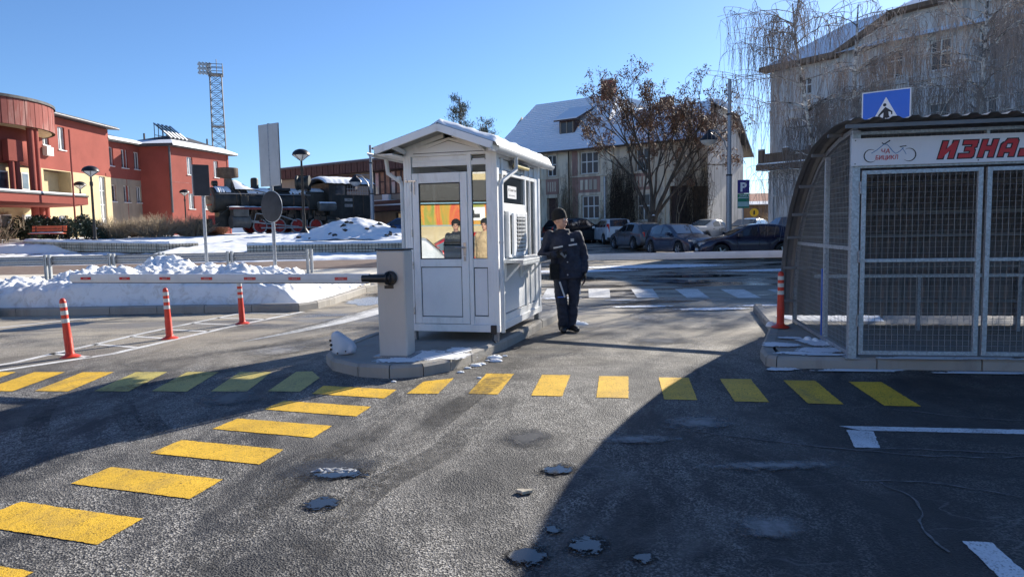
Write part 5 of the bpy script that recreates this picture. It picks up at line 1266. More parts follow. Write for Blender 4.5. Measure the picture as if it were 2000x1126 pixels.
# recess wing between main wing and the right pavilion
zt2 = 9.35
ops = [(.45, 1.35, 7.35, 8.9), (2.3, 3.1, 7.3, 8.85), (3.9, 4.6, 7.3, 8.8)]
w, P, u, n = facade('upper_wall', RW, RB, (-33.2, 58.6), (-32.5, 63.4), zsplit, zt2, ops)
for o in ops: window(RB, P, o, WF, mt['pane'], 2)
ops = [(.5, 1.4, 4.4, 5.8), (2.35, 3.15, 4.4, 5.8), (3.95, 4.6, 4.4, 5.8), (.6, 1.3, 1.7, 2.8), (2.5, 3.1, 1.7, 2.8), (3.95, 4.5, 1.4, 2.8)]
w, P, u, n = facade('lower_wall', mt['station_wall'], RB, (-33.2, 58.6), (-32.5, 63.4), ZB, zsplit, ops)
for o in ops: window(RB, P, o, WF, mt['pane'], 2)
b = MB(); b.tube([(-32.85, 61.4, ZB), (-32.85, 61.4, zt2)], .07, 8); b.build('drainpipe', RW, RB)
tri_mesh('recess_roof', mt['grey_roof'], RB, [(-32.6, 58.6, zt2), (-31.9, 64, zt2), (-42, 64, zt2+1.2), (-42, 58.6, zt2+1.2), (-32.6, 58.6, zt2+.2), (-31.9, 64, zt2+.2), (-36, 64, zt2+1.3), (-36, 58.6, zt2+1.3)], [(0, 1, 5, 4), (4, 5, 6, 7), (0, 3, 2, 1), (7, 6, 2, 3)])
tri_mesh('roof_snow', mt['snow'], RB, [(-32.55, 58.6, zt2+.22), (-31.85, 64, zt2+.22), (-32.6, 64, zt2+.5), (-33.3, 58.6, zt2+.5), (-32.55, 58.6, zt2+.1), (-31.85, 64, zt2+.1)], [(0, 1, 2, 3), (4, 5, 1, 0)])
# right pavilion
zt3 = 9.35
w, P, u, n = facade('pavilion_wall', RW, RB, (-34, 63.2), (-29.9, 63.2), ZB, zt3, [(2.2, 3.3, 1.9, 2.9)])
window(RB, P, (2.2, 3.3, 1.9, 2.9), WF, mt['pane_light'], 1)
ops = [(2.3, 3.1, 7.0, 8.6), (6.2, 6.9, 7.0, 8.6), (2.3, 3.1, 3.9, 5.3), (4.6, 5.3, 3.9, 5.3), (2.3, 3.2, 1.4, 2.6)]
w, P, u, n = facade('pavilion_wall', RW, RB, (-29.9, 63.2), (-28.0, 71.6), ZB, zt3, ops)
for o in ops: window(RB, P, o, WF, mt['pane_light'], 2)
pbox(RB, P, 'wall_joint', mt['red_dark'], 0, 8.6, 6.2, 6.26, .0, .012)
facade('rear_wall', RW, RB, (-28.0, 71.6), (-36, 72.2), ZB, zt3, [])
b = MB(); b.tube([(-29.8, 63.05, ZB+2.2), (-29.8, 63.05, zt3)], .1, 8); b.build('drainpipe', mt['sheet_metal'], RB)
ap = (-31.8, 67.5, zt3+1.5); ev = [(-34.6, 62.7, zt3+.15), (-29.3, 62.7, zt3+.15), (-27.3, 72.2, zt3+.15), (-36, 72.6, zt3+.15)]
ap2 = (-31.0, 69.5, zt3+1.5)
tri_mesh('pavilion_roof', mt['grey_roof'], RB, ev+[ap, ap2]+[(x, y, z-.2) for x, y, z in ev], [(0, 1, 4), (1, 2, 5, 4), (2, 3, 5), (3, 0, 4, 5), (6, 7, 1, 0), (7, 8, 2, 1), (8, 9, 3, 2), (9, 8, 7, 6)])
def lp3(a, b_, t): return tuple(lerp(x, y, t) for x, y in zip(a, b_))
def lift(p, d=.08): return (p[0], p[1], p[2]+d)
tri_mesh('roof_snow', mt['snow'], RB, [lift(ev[1], .03), lift(ev[2], .03), lift(lp3(ev[2], ap2, .3)), lift(lp3(ev[1], ap, .35)), lift(ev[0], .03), lift(lp3(ev[0], ap, .3)), (-29.25, 62.65, zt3+.02), (-27.25, 72.2, zt3+.02)], [(0, 1, 2, 3), (4, 0, 3, 5), (6, 7, 1, 0)])
for x, y in ((-33.4, 66), (-29.6, 70.6)): b = MB(); b.tube([(x, y, zt3+.4), (x, y, zt3+1.5)], .09, 8); b.build('vent_pipe', mt['sheet_metal'], RB)
for i in range(5):
    sp = MB(); ox = -31.4+i*.12; oy = 65.0+i*.5
    a = Vector((ox-.55, oy, zt3+2.25)); c_ = Vector((ox+.85, oy+.25, zt3+.95)); sp.bar(a, c_, .4, .08, up=(.6, 0, .8)); s_o = sp.build('solar_panel', mt['car_glass'], RB)
    sn = MB(); sn.bar(lp3(a, c_, .55), lp3(a, c_, 1.0), .38, .12, up=(.6, 0, .8)); sn.build('panel_snow', mt['snow'], s_o)
    st = MB(); st.bar(a, (a.x, a.y, zt3+.9), .05); st.bar((a.x, a.y, zt3+1.2), c_, .05); st.bar(lp3(a, c_, .5), (a.x+.8, a.y, zt3+.7), .05); st.build('panel_stand', mt['sheet_metal'], s_o)
# rotunda
RC = Vector((-35.5, 46, 0)); RR = 5.56
def rpt(r, a, z): return (RC.x+r*cos(a), RC.y+r*sin(a), z)
panels = 46
for i in range(panels):
    a0 = lerp(-1.9, 1.25, i/panels); a1 = lerp(-1.9, 1.25, (i+1)/panels)-.006
    rr = RR+(.012 if i % 2 else 0)
    b = MB(); vs = [rpt(r, a, z) for z in (8.45, 10.05) for r in (rr, rr-.2) for a in (a0, a1)]
    b.add(vs, [(0, 1, 3, 2), (4, 6, 7, 5), (0, 4, 5, 1), (2, 3, 7, 6), (0, 2, 6, 4), (1, 5, 7, 3)]); b.build('band_panel', mt['red_dark'], RB)
b = MB(); n_ = 60; vs = [rpt(r, lerp(-1.95, 1.3, i/n_), z) for (r, z) in ((RR+.1, 10.05), (RR+.1, 10.22), (RR-.4, 10.3), (0.1, 10.6)) for i in range(n_+1)]
b.add(vs, [(k*(n_+1)+i, k*(n_+1)+i+1, (k+1)*(n_+1)+i+1, (k+1)*(n_+1)+i) for k in range(3) for i in range(n_)]); b.build('rotunda_roof', mt['grey_roof'], RB)
b = MB(); vs = [rpt(r, lerp(-1.95, 1.3, i/n_), 8.45) for r in (RR-.02, .5) for i in range(n_+1)]; b.add(vs, [(i, i+1, n_+2+i, n_+1+i) for i in range(n_)]); b.build('rotunda_soffit', mt['cream'], RB)
# inner drum wall: red above, cream below
def drum(name, mat, r, z0, z1, a0=-1.9, a1=.62, n=40):
    b = MB(); vs = [rpt(r, lerp(a0, a1, i/n), z) for z in (z0, z1) for i in range(n+1)]; b.add(vs, [(i, i+1, n+2+i, n+1+i) for i in range(n)])
    o = b.build(name, mat, RB, smooth=2); o.modifiers.new('solid', 'SOLIDIFY').thickness = .2; return o
drum('drum_wall', RW, 4.35, 6.2, 8.45); drum('drum_wall_lower', CR, 4.1, ZB, 6.2)
for a in (-.72, -.35, .05): 
    m = Matrix.Translation(RC) @ Matrix.Rotation(a, 4, 'Z')
    b = MB(); b.box(4.12, 4.3, -.35, .35, 4.6, 5.7, m); wo_ = b.build('window', WF, RB)
    b = MB(); b.box(4.31, 4.315, -.28, .28, 4.67, 5.63, m); b.build('pane', mt['pane'], wo_)
    b = MB(); b.box(4.12, 4.3, -.35, .35, 1.9, 3.0, m); wo_ = b.build('window', WF, RB); b = MB(); b.box(4.31, 4.315, -.28, .28, 1.97, 2.93, m); b.build('pane', mt['pane'], wo_)
m = Matrix.Translation(RC) @ Matrix.Rotation(-.58, 4, 'Z')
b = MB(); b.lathe([(.3, 0), (.32, .05), (.27, .06)], 28, m @ Matrix.Translation((4.36, 0, 7.55)) @ Matrix.Rotation(pi/2, 4, 'Y')); ck = b.build('clock', mt['black'], RB)
b = MB(); b.lathe([(.27, .062), (.01, .063)], 28, m @ Matrix.Translation((4.36, 0, 7.55)) @ Matrix.Rotation(pi/2, 4, 'Y')); b.build('clock_face', mt['sign_white'], ck)
b = MB(); b.bar(m @ Vector((4.43, 0, 7.55)), m @ Vector((4.43, .02, 7.74)), .02); b.bar(m @ Vector((4.43, 0, 7.55)), m @ Vector((4.43, -.14, 7.55)), .02); b.build('clock_hand', mt['black'], ck)
b = MB(); b.box(4.36, 4.5, -.75, .75, 6.72, 7.08, m); b.build('name_board', M('cream_board', (.62, .56, .38), .6), RB)
b = MB(); b.box(4.2, 4.5, -.25, .25, 5.2, 5.75, rotm(loc=RC) @ Matrix.Rotation(-.5, 4, 'Z')); b.build('air_conditioner', WF, RB)
# columns
for a, z0, z1, r, rc in [(-.93, 3.95, 8.45, 5.1, .2), (-.86, 3.95, 8.45, 5.1, .2), (-.77, 3.95, 8.45, 5.15, .2), (-.7, 3.95, 8.45, 5.15, .2), (-.06, 3.95, 8.45, 5.15, .2), (.03, 3.95, 8.45, 5.15, .2), (-.2, 3.95, 7.2, 4.7, .16), (-.28, 3.95, 7.2, 4.7, .16), (-.82, 1.2, 3.6, 5.1, .22), (-.74, 1.2, 3.6, 5.1, .22), (-.1, 1.2, 3.6, 5.3, .22), (0, 1.2, 3.6, 5.3, .22), (.1, 1.2, 3.6, 5.3, .22)]:
    p = rpt(r, a, 0); b = MB(); b.lathe([(rc, z0), (rc, z1)], 20, rotm(loc=(p[0], p[1], 0))); b.build('column', RW, RB, smooth=True)
b = MB(); 
m = Matrix.Translation(RC) @ Matrix.Rotation(-.24, 4, 'Z'); b.box(4.45, 4.9, -.5, .5, 6.3, 7.6, m); b.build('balcony_panel', RW, RB)
m = Matrix.Translation(RC) @ Matrix.Rotation(-.95, 4, 'Z'); b = MB(); b.box(4.45, 4.9, -.9, .5, 6.3, 7.6, m); b.build('balcony_panel', RW, RB)
# entrance canopy
cv = [(-26.4, 36.0), (-26.0, 40), (-25.6, 43.4), (-28, 45.8), (-32.4, 47.5), (-36, 47.5), (-36, 36)]
b = MB(); b.prism(cv, 3.45, 3.9); b.build('entrance_canopy', RW, RB)
b = MB(); b.prism([(lerp(x, -30, -.015), lerp(y, 42, -.01)) for x, y in cv], 3.905, 3.99); b.build('canopy_roof', mt['grey_roof'], RB)
b = MB(); b.prism([(-26.3, 36.2), (-25.95, 40), (-25.6, 43.2), (-26.4, 43.4), (-27.1, 40), (-27.4, 36.2)], 3.993, 4.08); b.build('canopy_snow', mt['snow'], RB)
b = MB(); b.tube([(-25.0, 41.0, 1.3), (-25.0, 41.0, 7.6)], .05, 8); b.build('flagpole', RW, RB)
# neighbouring end of the near wing beyond the frame
facade('upper_wall', RW, RB, (-33.5, 30), (-33.5, 44), zsplit, zt, []); facade('lower_wall', CR, RB, (-33.5, 30), (-33.5, 44), ZB, zsplit, [])

# ------------------------------------------------------------------ floodlight mast
fm = thing('floodlight_mast', 'tall steel lattice mast with a floodlight platform behind the red building', 'mast', (-44.3, 110, 1.5))
b = MB(); H = 24
def mp(i, z): 
    w = lerp(1.05, .82, z/H); s = [(-1, -1), (1, -1), (1, 1), (-1, 1)][i % 4]; t = .35; x, y = s[0]*w, s[1]*w; return (x*cos(t)-y*sin(t), x*sin(t)+y*cos(t), z)
for i in range(4): b.bar(mp(i, 0), mp(i, H), .12)
N = 20
for k in range(N):
    z0, z1 = H*k/N, H*(k+1)/N
    for i in range(4): b.bar(mp(i, z0), mp(i+1, z1), .06); b.bar(mp(i+1, z0), mp(i, z1), .06); b.bar(mp(i, z1), mp(i+1, z1), .05)
b.build('lattice', mt['sheet_metal'], fm)
for z in (H*.4, H*.68, H): b = MB(); b.prism([(mp(i, 0)[0]*.95, mp(i, 0)[1]*.95) for i in range(4)], z, z+.1); b.build('platform', mt['galv_dull'], fm)
b = MB()
for z in (H+.1, H+.9, H+1.5):
    for i in range(4): a = Vector(mp(i, H)); c_ = Vector(mp(i+1, H)); b.bar((a.x*1.25, a.y*1.25, z), (c_.x*1.25, c_.y*1.25, z), .08)
for i in range(4): a = Vector(mp(i, H)); b.bar((a.x*1.25, a.y*1.25, H), (a.x*1.25, a.y*1.25, H+1.6), .08)
b.bar((.2, 0, H), (.2, 0, H+2.4), .08)
b.build('platform_railing', mt['sheet_metal'], fm)
for k in range(3):
    for j in range(4):
        b = MB(); x = -1.5+j*.42; m = rotm(.3, .5, 0, (x-.3, -1.4+.2*j, H+.15+k*.62)); b.box(-.2, .2, -.2, .2, -.2, .2, m); b.lathe([(.12, .2), (.24, .32)], 12, m); b.build('floodlight', mt['galv'], fm)

# ------------------------------------------------------------------ brown station building
SB = thing('station_building', 'brown and beige two storey station hall with dark timber fascia', 'building')
SA, SC = (-20.5, 63.1), (-2.5, 49.6)
ops = [(8.6+i*.0, 0, 0, 0) for i in range(0)]
w1 = [(6.2, 10.6, 4.75, 6.05), (12.4, 19.5, 4.3, 6.1)]
w, P, u, n = facade('station_wall', mt['station_wall'], SB, SA, SC, 1.2, 6.3, w1+[(14.7, 15.7, 1.3, 2.9), (16.0, 17.2, 1.5, 2.9), (17.5, 18.8, 1.5, 2.9), (11.4, 12.4, 1.2, 2.9)])
for (a, c_, e, f_) in w1:
    k = int((c_-a)/.55)
    for i in range(k):
        s0 = lerp(a, c_, i/k); s1 = lerp(a, c_, (i+1)/k)
        wi = window(SB, P, (s0, s1, e, f_), mt['dark_wood'], mt['curtain'] if (i*7) % 3 else mt['pane_light'], 1, [.55] if i % 2 else None, sill=False, fw=.09, set_=.05)
for o in ((14.7, 15.7, 1.3, 2.9), (16.0, 17.2, 1.5, 2.9), (17.5, 18.8, 1.5, 2.9)): window(SB, P, o, mt['dark_wood'], mt['pane'], 2, sill=False)
window(SB, P, (11.4, 12.4, 1.2, 2.9), mt['white_frame'], mt['pane_light'], 2, sill=False, name='door')
k = 64
for i in range(k): pbox(SB, P, 'fascia_board', mt['brown_sheet'], 22.5*i/k, 22.5*(i+1)/k-.05, 6.15, 6.95, .5+(.02 if i % 2 else 0), .58+(.02 if i % 2 else 0))
pbox(SB, P, 'roof_slab', mt['sheet_metal'], -.2, 22.7, 6.9, 7.05, -9, .68); pbox(SB, P, 'roof_snow', mt['snow'], 0, 22.5, 7.053, 7.12, -8, .5); pbox(SB, P, 'eaves_soffit', mt['dark_wood'], 0, 22.5, 6.1, 6.145, 0, .5)
pbox(SB, P, 'canopy', mt['brown_sheet'], 8, 22, 3.0, 3.35, .05, 2.5); pbox(SB, P, 'canopy', mt['brown_sheet'], 10.5, 22, 3.4, 3.8, .05, 1.0)
pbox(SB, P, 'canopy_snow', mt['snow'], 12.5, 21, 3.353, 3.45, 1.1, 2.4); pbox(SB, P, 'canopy_snow', mt['snow'], 10.6, 15, 3.803, 3.86, .1, .9)
pbox(SB, P, 'canopy_post', mt['galv_dull'], 13.0, 13.1, 1.2, 3.0, 2.3, 2.4); pbox(SB, P, 'air_conditioner', mt['white_frame'], 13.6, 14.3, 3.9, 4.3, .02, .3)
facade('rear_wall', mt['station_wall'], SB, (SC[0]+6, SC[1]+6), (SA[0]+6, SA[1]+8), 1.2, 6.9, []); facade('end_wall', mt['station_wall'], SB, (SA[0]+6, SA[1]+8), SA, 1.2, 6.9, [])

# ------------------------------------------------------------------ old beige house (middle)
HB = thing('old_house', 'old beige house with peeling pink plaster, climbing vines and snow covered roof', 'house')
HA, HC = (-1.0, 55.2), (12.5, 45.4)
OW = mt['old_wall']
ops = [(4.6, 5.4, 5.25, 6.8), (7.4, 8.85, 5.25, 6.8), (7.5, 8.9, 2.1, 3.75), (4.55, 5.5, 1.5, 3.7), (11.75, 12.75, 5.2, 6.75), (11.8, 12.75, 1.9, 3.7), (14.15, 15.35, .9, 4.1), (1.2, 2.2, 5.25, 6.8), (1.2, 2.2, 2.1, 3.7)]
w, P, u, n = facade('front_wall', OW, HB, HA, HC, .3, 7.15, ops, th=.4)
for o in ops:
    if o == ops[6] or o == ops[3]:
        pbox(HB, P, 'door', mt['dark_wood'], o[0]+.05, o[1]-.05, o[2], o[3], -.3, -.24); continue
    wi = window(HB, P, o, mt['white_frame'], mt['pane_old'], 2 if o[1]-o[0] < 1.2 else 3, [.55], sillmat=OW, fw=.08, sill_o=.14)
    for a in ((o[0]-.16, o[0]-.02, o[2]-.1, o[3]+.02), (o[1]+.02, o[1]+.16, o[2]-.1, o[3]+.02), (o[0]-.2, o[1]+.2, o[3]+.02, o[3]+.2)): pbox(HB, P, 'window_surround', OW, *a, .0, .05)
for a, c_ in ((4.5, 5.6), (7.25, 9.0), (11.6, 12.9)):
    pbox(HB, P, 'pink_panel', mt['old_pink'], a, c_, 3.95, 5.05, .0, .04)
    for i in range(4): pbox(HB, P, 'panel_flute', OW, a+.15+i*(c_-a-.3)/4+.03, a+.15+(i+1)*(c_-a-.3)/4-.08, 4.15, 4.85, .043, .07)
for s in (3.6, 6.2, 9.6, 13.4): pbox(HB, P, 'pilaster', OW, s, s+.45, .3, 7.0, .0, .1)
pbox(HB, P, 'string_course', OW, 0, 16.6, 5.06, 5.16, .0, .12); pbox(HB, P, 'cornice', OW, 0, 16.7, 6.95, 7.12, .0, .3)
PH = P
pbox(HB, P, 'plinth', mt['old_dark'], 0, 16.7, .3, 1.3, .0, .06)
pbox(HB, P, 'pink_strip', mt['old_pink'], 6.75, 7.2, 1.3, 6.9, .0, .03)
b = MB(); q = [P(6.55, 7.1, .16), P(6.55, .5, .16)]; b.tube(q, .05, 8); b.build('drainpipe', mt['rust'], HB)
b = MB(); q = [P(9.5, 5.0, .25), P(9.5, .5, .25)]; b.tube(q, .09, 8); b.build('pale_pole', mt['galv'], HB)
# gable end wall on the right
nb = -n
def Q(s, off, z): p = P(s, z, -off); return p
GE = 7.0
gv = [Q(16.7, 0, .3), Q(16.7, GE, .3), Q(16.7, GE, 6.6), Q(16.7, GE*.72, 8.6), Q(16.7, GE*.5, 9.5), Q(16.7, GE*.26, 8.9), Q(16.7, 0, 7.15)]
tri_mesh('gable_wall', mt['grey_wall'], HB, gv, [tuple(range(7))])
tri_mesh('end_wall', OW, HB, [Q(0, 0, .3), Q(0, GE, .3), Q(0, GE, 7.15), Q(0, GE*.5, 10.5), Q(0, 0, 7.15)], [(0, 1, 2, 3, 4)])
tri_mesh('rear_wall', OW, HB, [Q(0, GE, .3), Q(16.7, GE, .3), Q(16.7, GE, 7.15), Q(0, GE, 7.15)], [(0, 1, 2, 3)])
pbox(HB, P, 'brick_patch', mt['old_dark'], 15.75, 16.72, .3, 4.0, .0, .035)
# roof, rows of tiles under the snow
def roofplane(name, mat, parent, c00, c10, c11, c01, rows, step=.022, lift_=0, sub=30):
    """c00-c10 along eave, c01-c11 along ridge"""
    c00, c10, c11, c01 = [Vector(c) for c in (c00, c10, c11, c01)]
    nn = (c10-c00).cross(c01-c00).normalized(); nn = nn if nn.z > 0 else -nn
    b = MB(); vs = []; fs = []
    for r in range(rows):
        for t, l in ((r/rows, step), ((r+1)/rows, 0)):
            for i in range(sub+1):
                p = c00.lerp(c10, i/sub).lerp(c01.lerp(c11, i/sub), t); k = .012*noise.noise(p*1.5); vs.append(p+nn*(l+lift_+k))
        o = r*2*(sub+1)
        for i in range(sub):
            fs.append((o+i, o+i+1, o+sub+1+i+1, o+sub+1+i))
            if r: fs.append((o+i, o-sub-1+i, o-sub-1+i+1, o+i+1))
    b.add(vs, fs); return b.build(name, mat, parent)
EO = -.55
rt = roofplane('roof_slope', mt['tile_snow'], HB, Q(-.6, EO, 6.95), Q(9.3, EO, 6.95), Q(8.6, 3.5, 11.25), Q(1.4, 3.5, 11.25), 26)
roofplane('roof_slope', mt['tile_snow'], HB, Q(9.3, EO, 6.97), Q(17.1, EO, 6.97), Q(15.6, 3.5, 9.9), Q(8.6, 3.5, 9.9), 20)
tri_mesh('roof_end', mt['tile_snow'], HB, [Q(-.6, EO, 6.95), Q(1.4, 3.5, 11.25), Q(-.6, 3.5, 9.8), Q(-.6, GE, 7)], [(0, 1, 2), (2, 1, 3)])
tri_mesh('roof_end', mt['tile_snow'], HB, [Q(15.6, 3.5, 9.9), Q(17.1, 2.0, 9.0), Q(17.1, 4.9, 8.9)], [(0, 1, 2)])
tri_mesh('roof_verge', mt['sheet_metal'], HB, [Q(17.1, 4.9, 8.9), Q(17.2, GE+.9, 6.3), Q(16.2, GE+.9, 6.3), Q(15.6, 3.5, 9.85), Q(17.2, GE+.9, 6.15), Q(17.1, 4.9, 8.7)], [(0, 1, 2, 3), (0, 5, 4, 1)])
tri_mesh('rear_slope', mt['tile_snow'], HB, [Q(1.4, 3.5, 11.25), Q(8.6, 3.5, 11.25), Q(9.3, GE+.5, 7), Q(-.6, GE+.5, 7)], [(0, 1, 2, 3)])
tri_mesh('rear_slope', mt['tile_snow'], HB, [Q(8.6, 3.5, 9.9), Q(15.6, 3.5, 9.9), Q(17.1, GE+.5, 7), Q(9.3, GE+.5, 7)], [(0, 1, 2, 3)])
tri_mesh('gable_step', mt['tile_snow'], HB, [Q(8.6, 3.5, 11.25), Q(9.3, EO, 6.95), Q(8.6, 3.5, 9.9), Q(9.3, GE, 7)], [(0, 1, 2), (0, 2, 3)])
b = MB(); b.tube([Q(-.6, EO-.05, 6.93), Q(17.1, EO-.05, 6.93)], .07, 8); b.build('gutter', mt['rust'], HB)
cbx = MB(); p0 = Vector(Q(7.9, 3.4, 10.3)); m = Matrix.Translation(p0) @ Matrix.Rotation(atan2(u.y, u.x), 4, 'Z')
for r in range(11):
    for k in range(3): cbx.box(-.42+k*.28+(.02 if r % 2 else 0), -.42+(k+1)*.28-.02+(.02 if r % 2 else 0), -.4, .4, r*.17, r*.17+.15, m)
ch = cbx.build('chimney', mt['brick'], HB); b = MB(); b.box(-.5, .5, -.48, .48, 1.87, 1.97, m); b.build('chimney_cap', mt['grey_wall'], ch)
m = Matrix.Translation(Vector(Q(12.4, 3.6, 9.5))) @ Matrix.Rotation(atan2(u.y, u.x), 4, 'Z'); b = MB(); b.box(-.4, .4, -.35, .35, 0, .95, m); ch = b.build('chimney', mt['old_dark'], HB); b = MB(); b.box(-.42, .42, -.37, .37, .95, 1.02, m); b.build('chimney_snow', mt['snow'], ch)
# bright snow ridge lit by the sun
b = MB(); b.tube([Q(9.2, 3.7, 10.6), Q(10.2, 3.7, 10.25), Q(11.8, 3.7, 9.95)], [.3, .32, .12], 8); b.build('ridge_snow', mt['snow'], HB, smooth=True)
b = MB(); b.tube([Q(15.3, 3.6, 9.95), Q(16.2, 3.6, 9.7), Q(17.0, 3.6, 9.2)], [.15, .22, .15], 8); b.build('ridge_snow', mt['snow'], HB, smooth=True)
# dormer
def dorm(s, off, z):
    b = MB(); p = [Q(s-.65, off, z), Q(s+.65, off, z), Q(s+.65, off, z+1.05), Q(s-.65, off, z+1.05), Q(s+.65, off+1.6, z+1.15), Q(s-.65, off+1.6, z+1.15)]
    b.add(p, [(0, 1, 2, 3), (1, 4, 2), (0, 3, 5)]); d = b.build('dormer', mt['dark_wood'], HB)
    b = MB(); q = [Q(s-.5, off-.02, z+.12), Q(s+.5, off-.02, z+.12), Q(s+.5, off-.02, z+.92), Q(s-.5, off-.02, z+.92)]; b.add(q, [(0, 1, 2, 3)]); b.build('dormer_window', mt['pane_old'], d)
    for a in ((-.56, -.48), (.48, .56), (-.04, .04)): 
        b = MB(); b.add([Q(s+a[0], off-.05, z+.08), Q(s+a[1], off-.05, z+.08), Q(s+a[1], off-.05, z+.97), Q(s+a[0], off-.05, z+.97)], [(0, 1, 2, 3)]); b.build('dormer_frame', mt['station_wall'], d)
    b = MB(); t = [Q(s-.95, off-.3, z+1.0), Q(s+.95, off-.3, z+1.0), Q(s+1.4, off+2.5, z+2.35), Q(s-1.0, off+2.5, z+2.35)]
    b.add(t+[(x, y, zz+.1) for x, y, zz in t], [(3, 2, 1, 0), (4, 5, 6, 7), (0, 1, 5, 4), (1, 2, 6, 5), (3, 0, 4, 7)]); b.build('dormer_roof', mt['dark_wood'], d)
    b = MB(); b.add([(x, y, zz+.11) for x, y, zz in t]+[(x, y, zz+.17) for x, y, zz in t], [(4, 5, 6, 7), (0, 1, 5, 4), (3, 0, 4, 7), (1, 2, 6, 5)]); b.build('dormer_snow', mt['tile_snow'], d)
dorm(5.9, .75, 8.2)

# ------------------------------------------------------------------ grey building (right)
GB = thing('grey_building', 'tall grey weathered building with arched windows behind bare birches', 'building')
GA, GC = (14.5, 40.0), (27.1, 23.2)
GW = mt['grey_wall']
ops = [(1.75, 2.4, 8.3, 9.15), (8.2, 9.1, 8.35, 9.75), (10.2, 11.0, 8.35, 9.75), (6.2, 7.0, 8.35, 9.7), (8.2, 9.1, 5.0, 6.9), (10.2, 11.0, 5.0, 6.9), (6.2, 7.0, 5.0, 6.9), (12.6, 13.4, 5.0, 6.9), (1.5, 2.4, 1.4, 3.4), (4.2, 5.0, 1.4, 3.4)]
w, P2, u2, n2 = facade('front_wall', GW, GB, GA, GC, .2, 9.95, ops, th=.4)
for o in ops:
    window(GB, P2, o, mt['white_frame'] if o[2] > 4 else mt['dark_wood'], mt['pane_old'], 2, [.6], sillmat=GW, fw=.07)
    if o[1]-o[0] > .75 and o[2] > 4:
        c_ = (o[0]+o[1])/2; r = (o[1]-o[0])/2+.12
        b = MB()
        for i in range(12):
            a0, a1 = pi*i/12, pi*(i+1)/12; b.bar(P2(c_+r*cos(a0), o[3]+.02+r*.6*sin(a0), .05), P2(c_+r*cos(a1), o[3]+.02+r*.6*sin(a1), .05), .1, .14)
        b.build('window_arch', GW, GB)
def Q2(s, off, z): return P2(s, z, -off)
top = [(3.9, 9.95), (6.5, 11.3), (10.2, 11.3), (12.9, 9.95)]
tri_mesh('gable_wall', GW, GB, [Q2(s, 0, z) for s, z in top]+[Q2(s, .4, z) for s, z in top], [(0, 3, 2, 1), (4, 5, 6, 7)])
for a, c_ in zip(top, top[1:]):
    b = MB(); b.bar(P2(a[0]-.1, a[1]+.05, .15), P2(c_[0]+.1, c_[1]+.05, .15), .6, .22); b.build('cornice', mt['old_dark'], GB)
for a, c_ in (((-.4, 9.95), (3.9, 9.95)), ((12.9, 9.95), (21, 9.95))):
    b = MB(); b.bar(P2(a[0], a[1]+.0, .2), P2(c_[0], c_[1]+.0, .2), .7, .25); b.build('cornice', mt['old_dark'], GB)
pbox(GB, P2, 'string_course', GW, 3.5, 13.5, 8.0, 8.14, .0, .12); pbox(GB, P2, 'string_course', GW, 0, 3.5, 7.6, 7.72, .0, .1)
pbox(GB, P2, 'balcony_ledge', mt['old_dark'], -.35, 3.2, 4.45, 4.75, .0, .8); pbox(GB, P2, 'ledge_snow', mt['snow'], -.3, 3.1, 4.753, 4.83, .1, .78)
pbox(GB, P2, 'balcony_wall', mt['old_dark'], -.3, 3.1, 4.83, 5.35, .5, .62)
for s in (-.3, 1.2, 2.7): pbox(GB, P2, 'balcony_post', mt['old_dark'], s, s+.3, 4.83, 5.55, .45, .68); pbox(GB, P2, 'post_snow', mt['snow'], s, s+.3, 5.553, 5.62, .45, .68)
for s in (0.0, 3.6, 7.3, 9.5, 11.6, 13.6): pbox(GB, P2, 'pilaster', GW, s, s+.3, .2, 9.8 if s != 0 else 4.4, .0, .12)
pbox(GB, P2, 'wall_band', GW, 0, 3.5, 3.0, 3.12, .0, .1)
facade('side_wall', GW, GB, (GA[0]+7.5, GA[1]+6), GA, .2, 9.95, [])
facade('side_wall', GW, GB, GC, (GC[0]+9.6, GC[1]+7.2), .2, 9.95, [])
tri_mesh('roof', mt['tile_snow'], GB, [Q2(-.4, -.5, 9.98), Q2(21, -.5, 9.98), Q2(20, 5.5, 13.6), Q2(1.4, 5.5, 13.0), Q2(-.4, 9, 9.98)], [(0, 1, 2, 3), (0, 3, 4)])
tri_mesh('roof', mt['tile_snow'], GB, [Q2(3.8, -.3, 10.1), Q2(6.5, -.3, 11.45), Q2(10.2, -.3, 11.45), Q2(12.9, -.3, 10.1), Q2(7.6, 3.2, 13.1), Q2(9.1, 3.2, 13.1), Q2(6, 5.5, 12.7), Q2(11, 5.5, 12.9)], [(1, 2, 5, 4), (0, 1, 4, 6), (2, 3, 7, 5), (4, 5, 7, 6)])
# low shed seen in the gap between the houses
SHD = thing('low_shed', 'low dark shed with snowy roof in the gap between the two old buildings', 'shed', (21.5, 62, 1.0))
b = MB(); b.box(-3, 5, 0, 5, 0, 2.2); b.build('wall', mt['old_dark'], SHD); b = MB(); b.add([(-3.4, -.4, 2.2), (5.4, -.4, 2.2), (5.4, 3, 3.3), (-3.4, 3, 3.3)], [(0, 1, 2, 3)]); b.build('roof', mt['brick'], SHD); b = MB(); b.add([(-3.4, -.42, 2.22), (5.4, -.42, 2.22), (5.4, .3, 2.5), (-3.4, .3, 2.5)], [(0, 1, 2, 3)]); b.build('roof_snow', mt['snow'], SHD)
p = pole_sign('round_yellow_sign', 'small round yellow sign in the gap beside the grey building', 'sign', (17.4, 51), radians(-10), 1.75, .03)
b = MB(); b.lathe([(.3, 0), (.3, .02)], 24, rotm(0, 0, pi/2, (0, -.03, 1.7))); f = b.build('sign_board', mt['yellow_sign'], p); flat(f, [(-.06, 1.55), (.06, 1.55), (.06, 1.8), (0, 1.88), (-.06, 1.8)], -.055, mt['black_ink'], 'sign_mark')

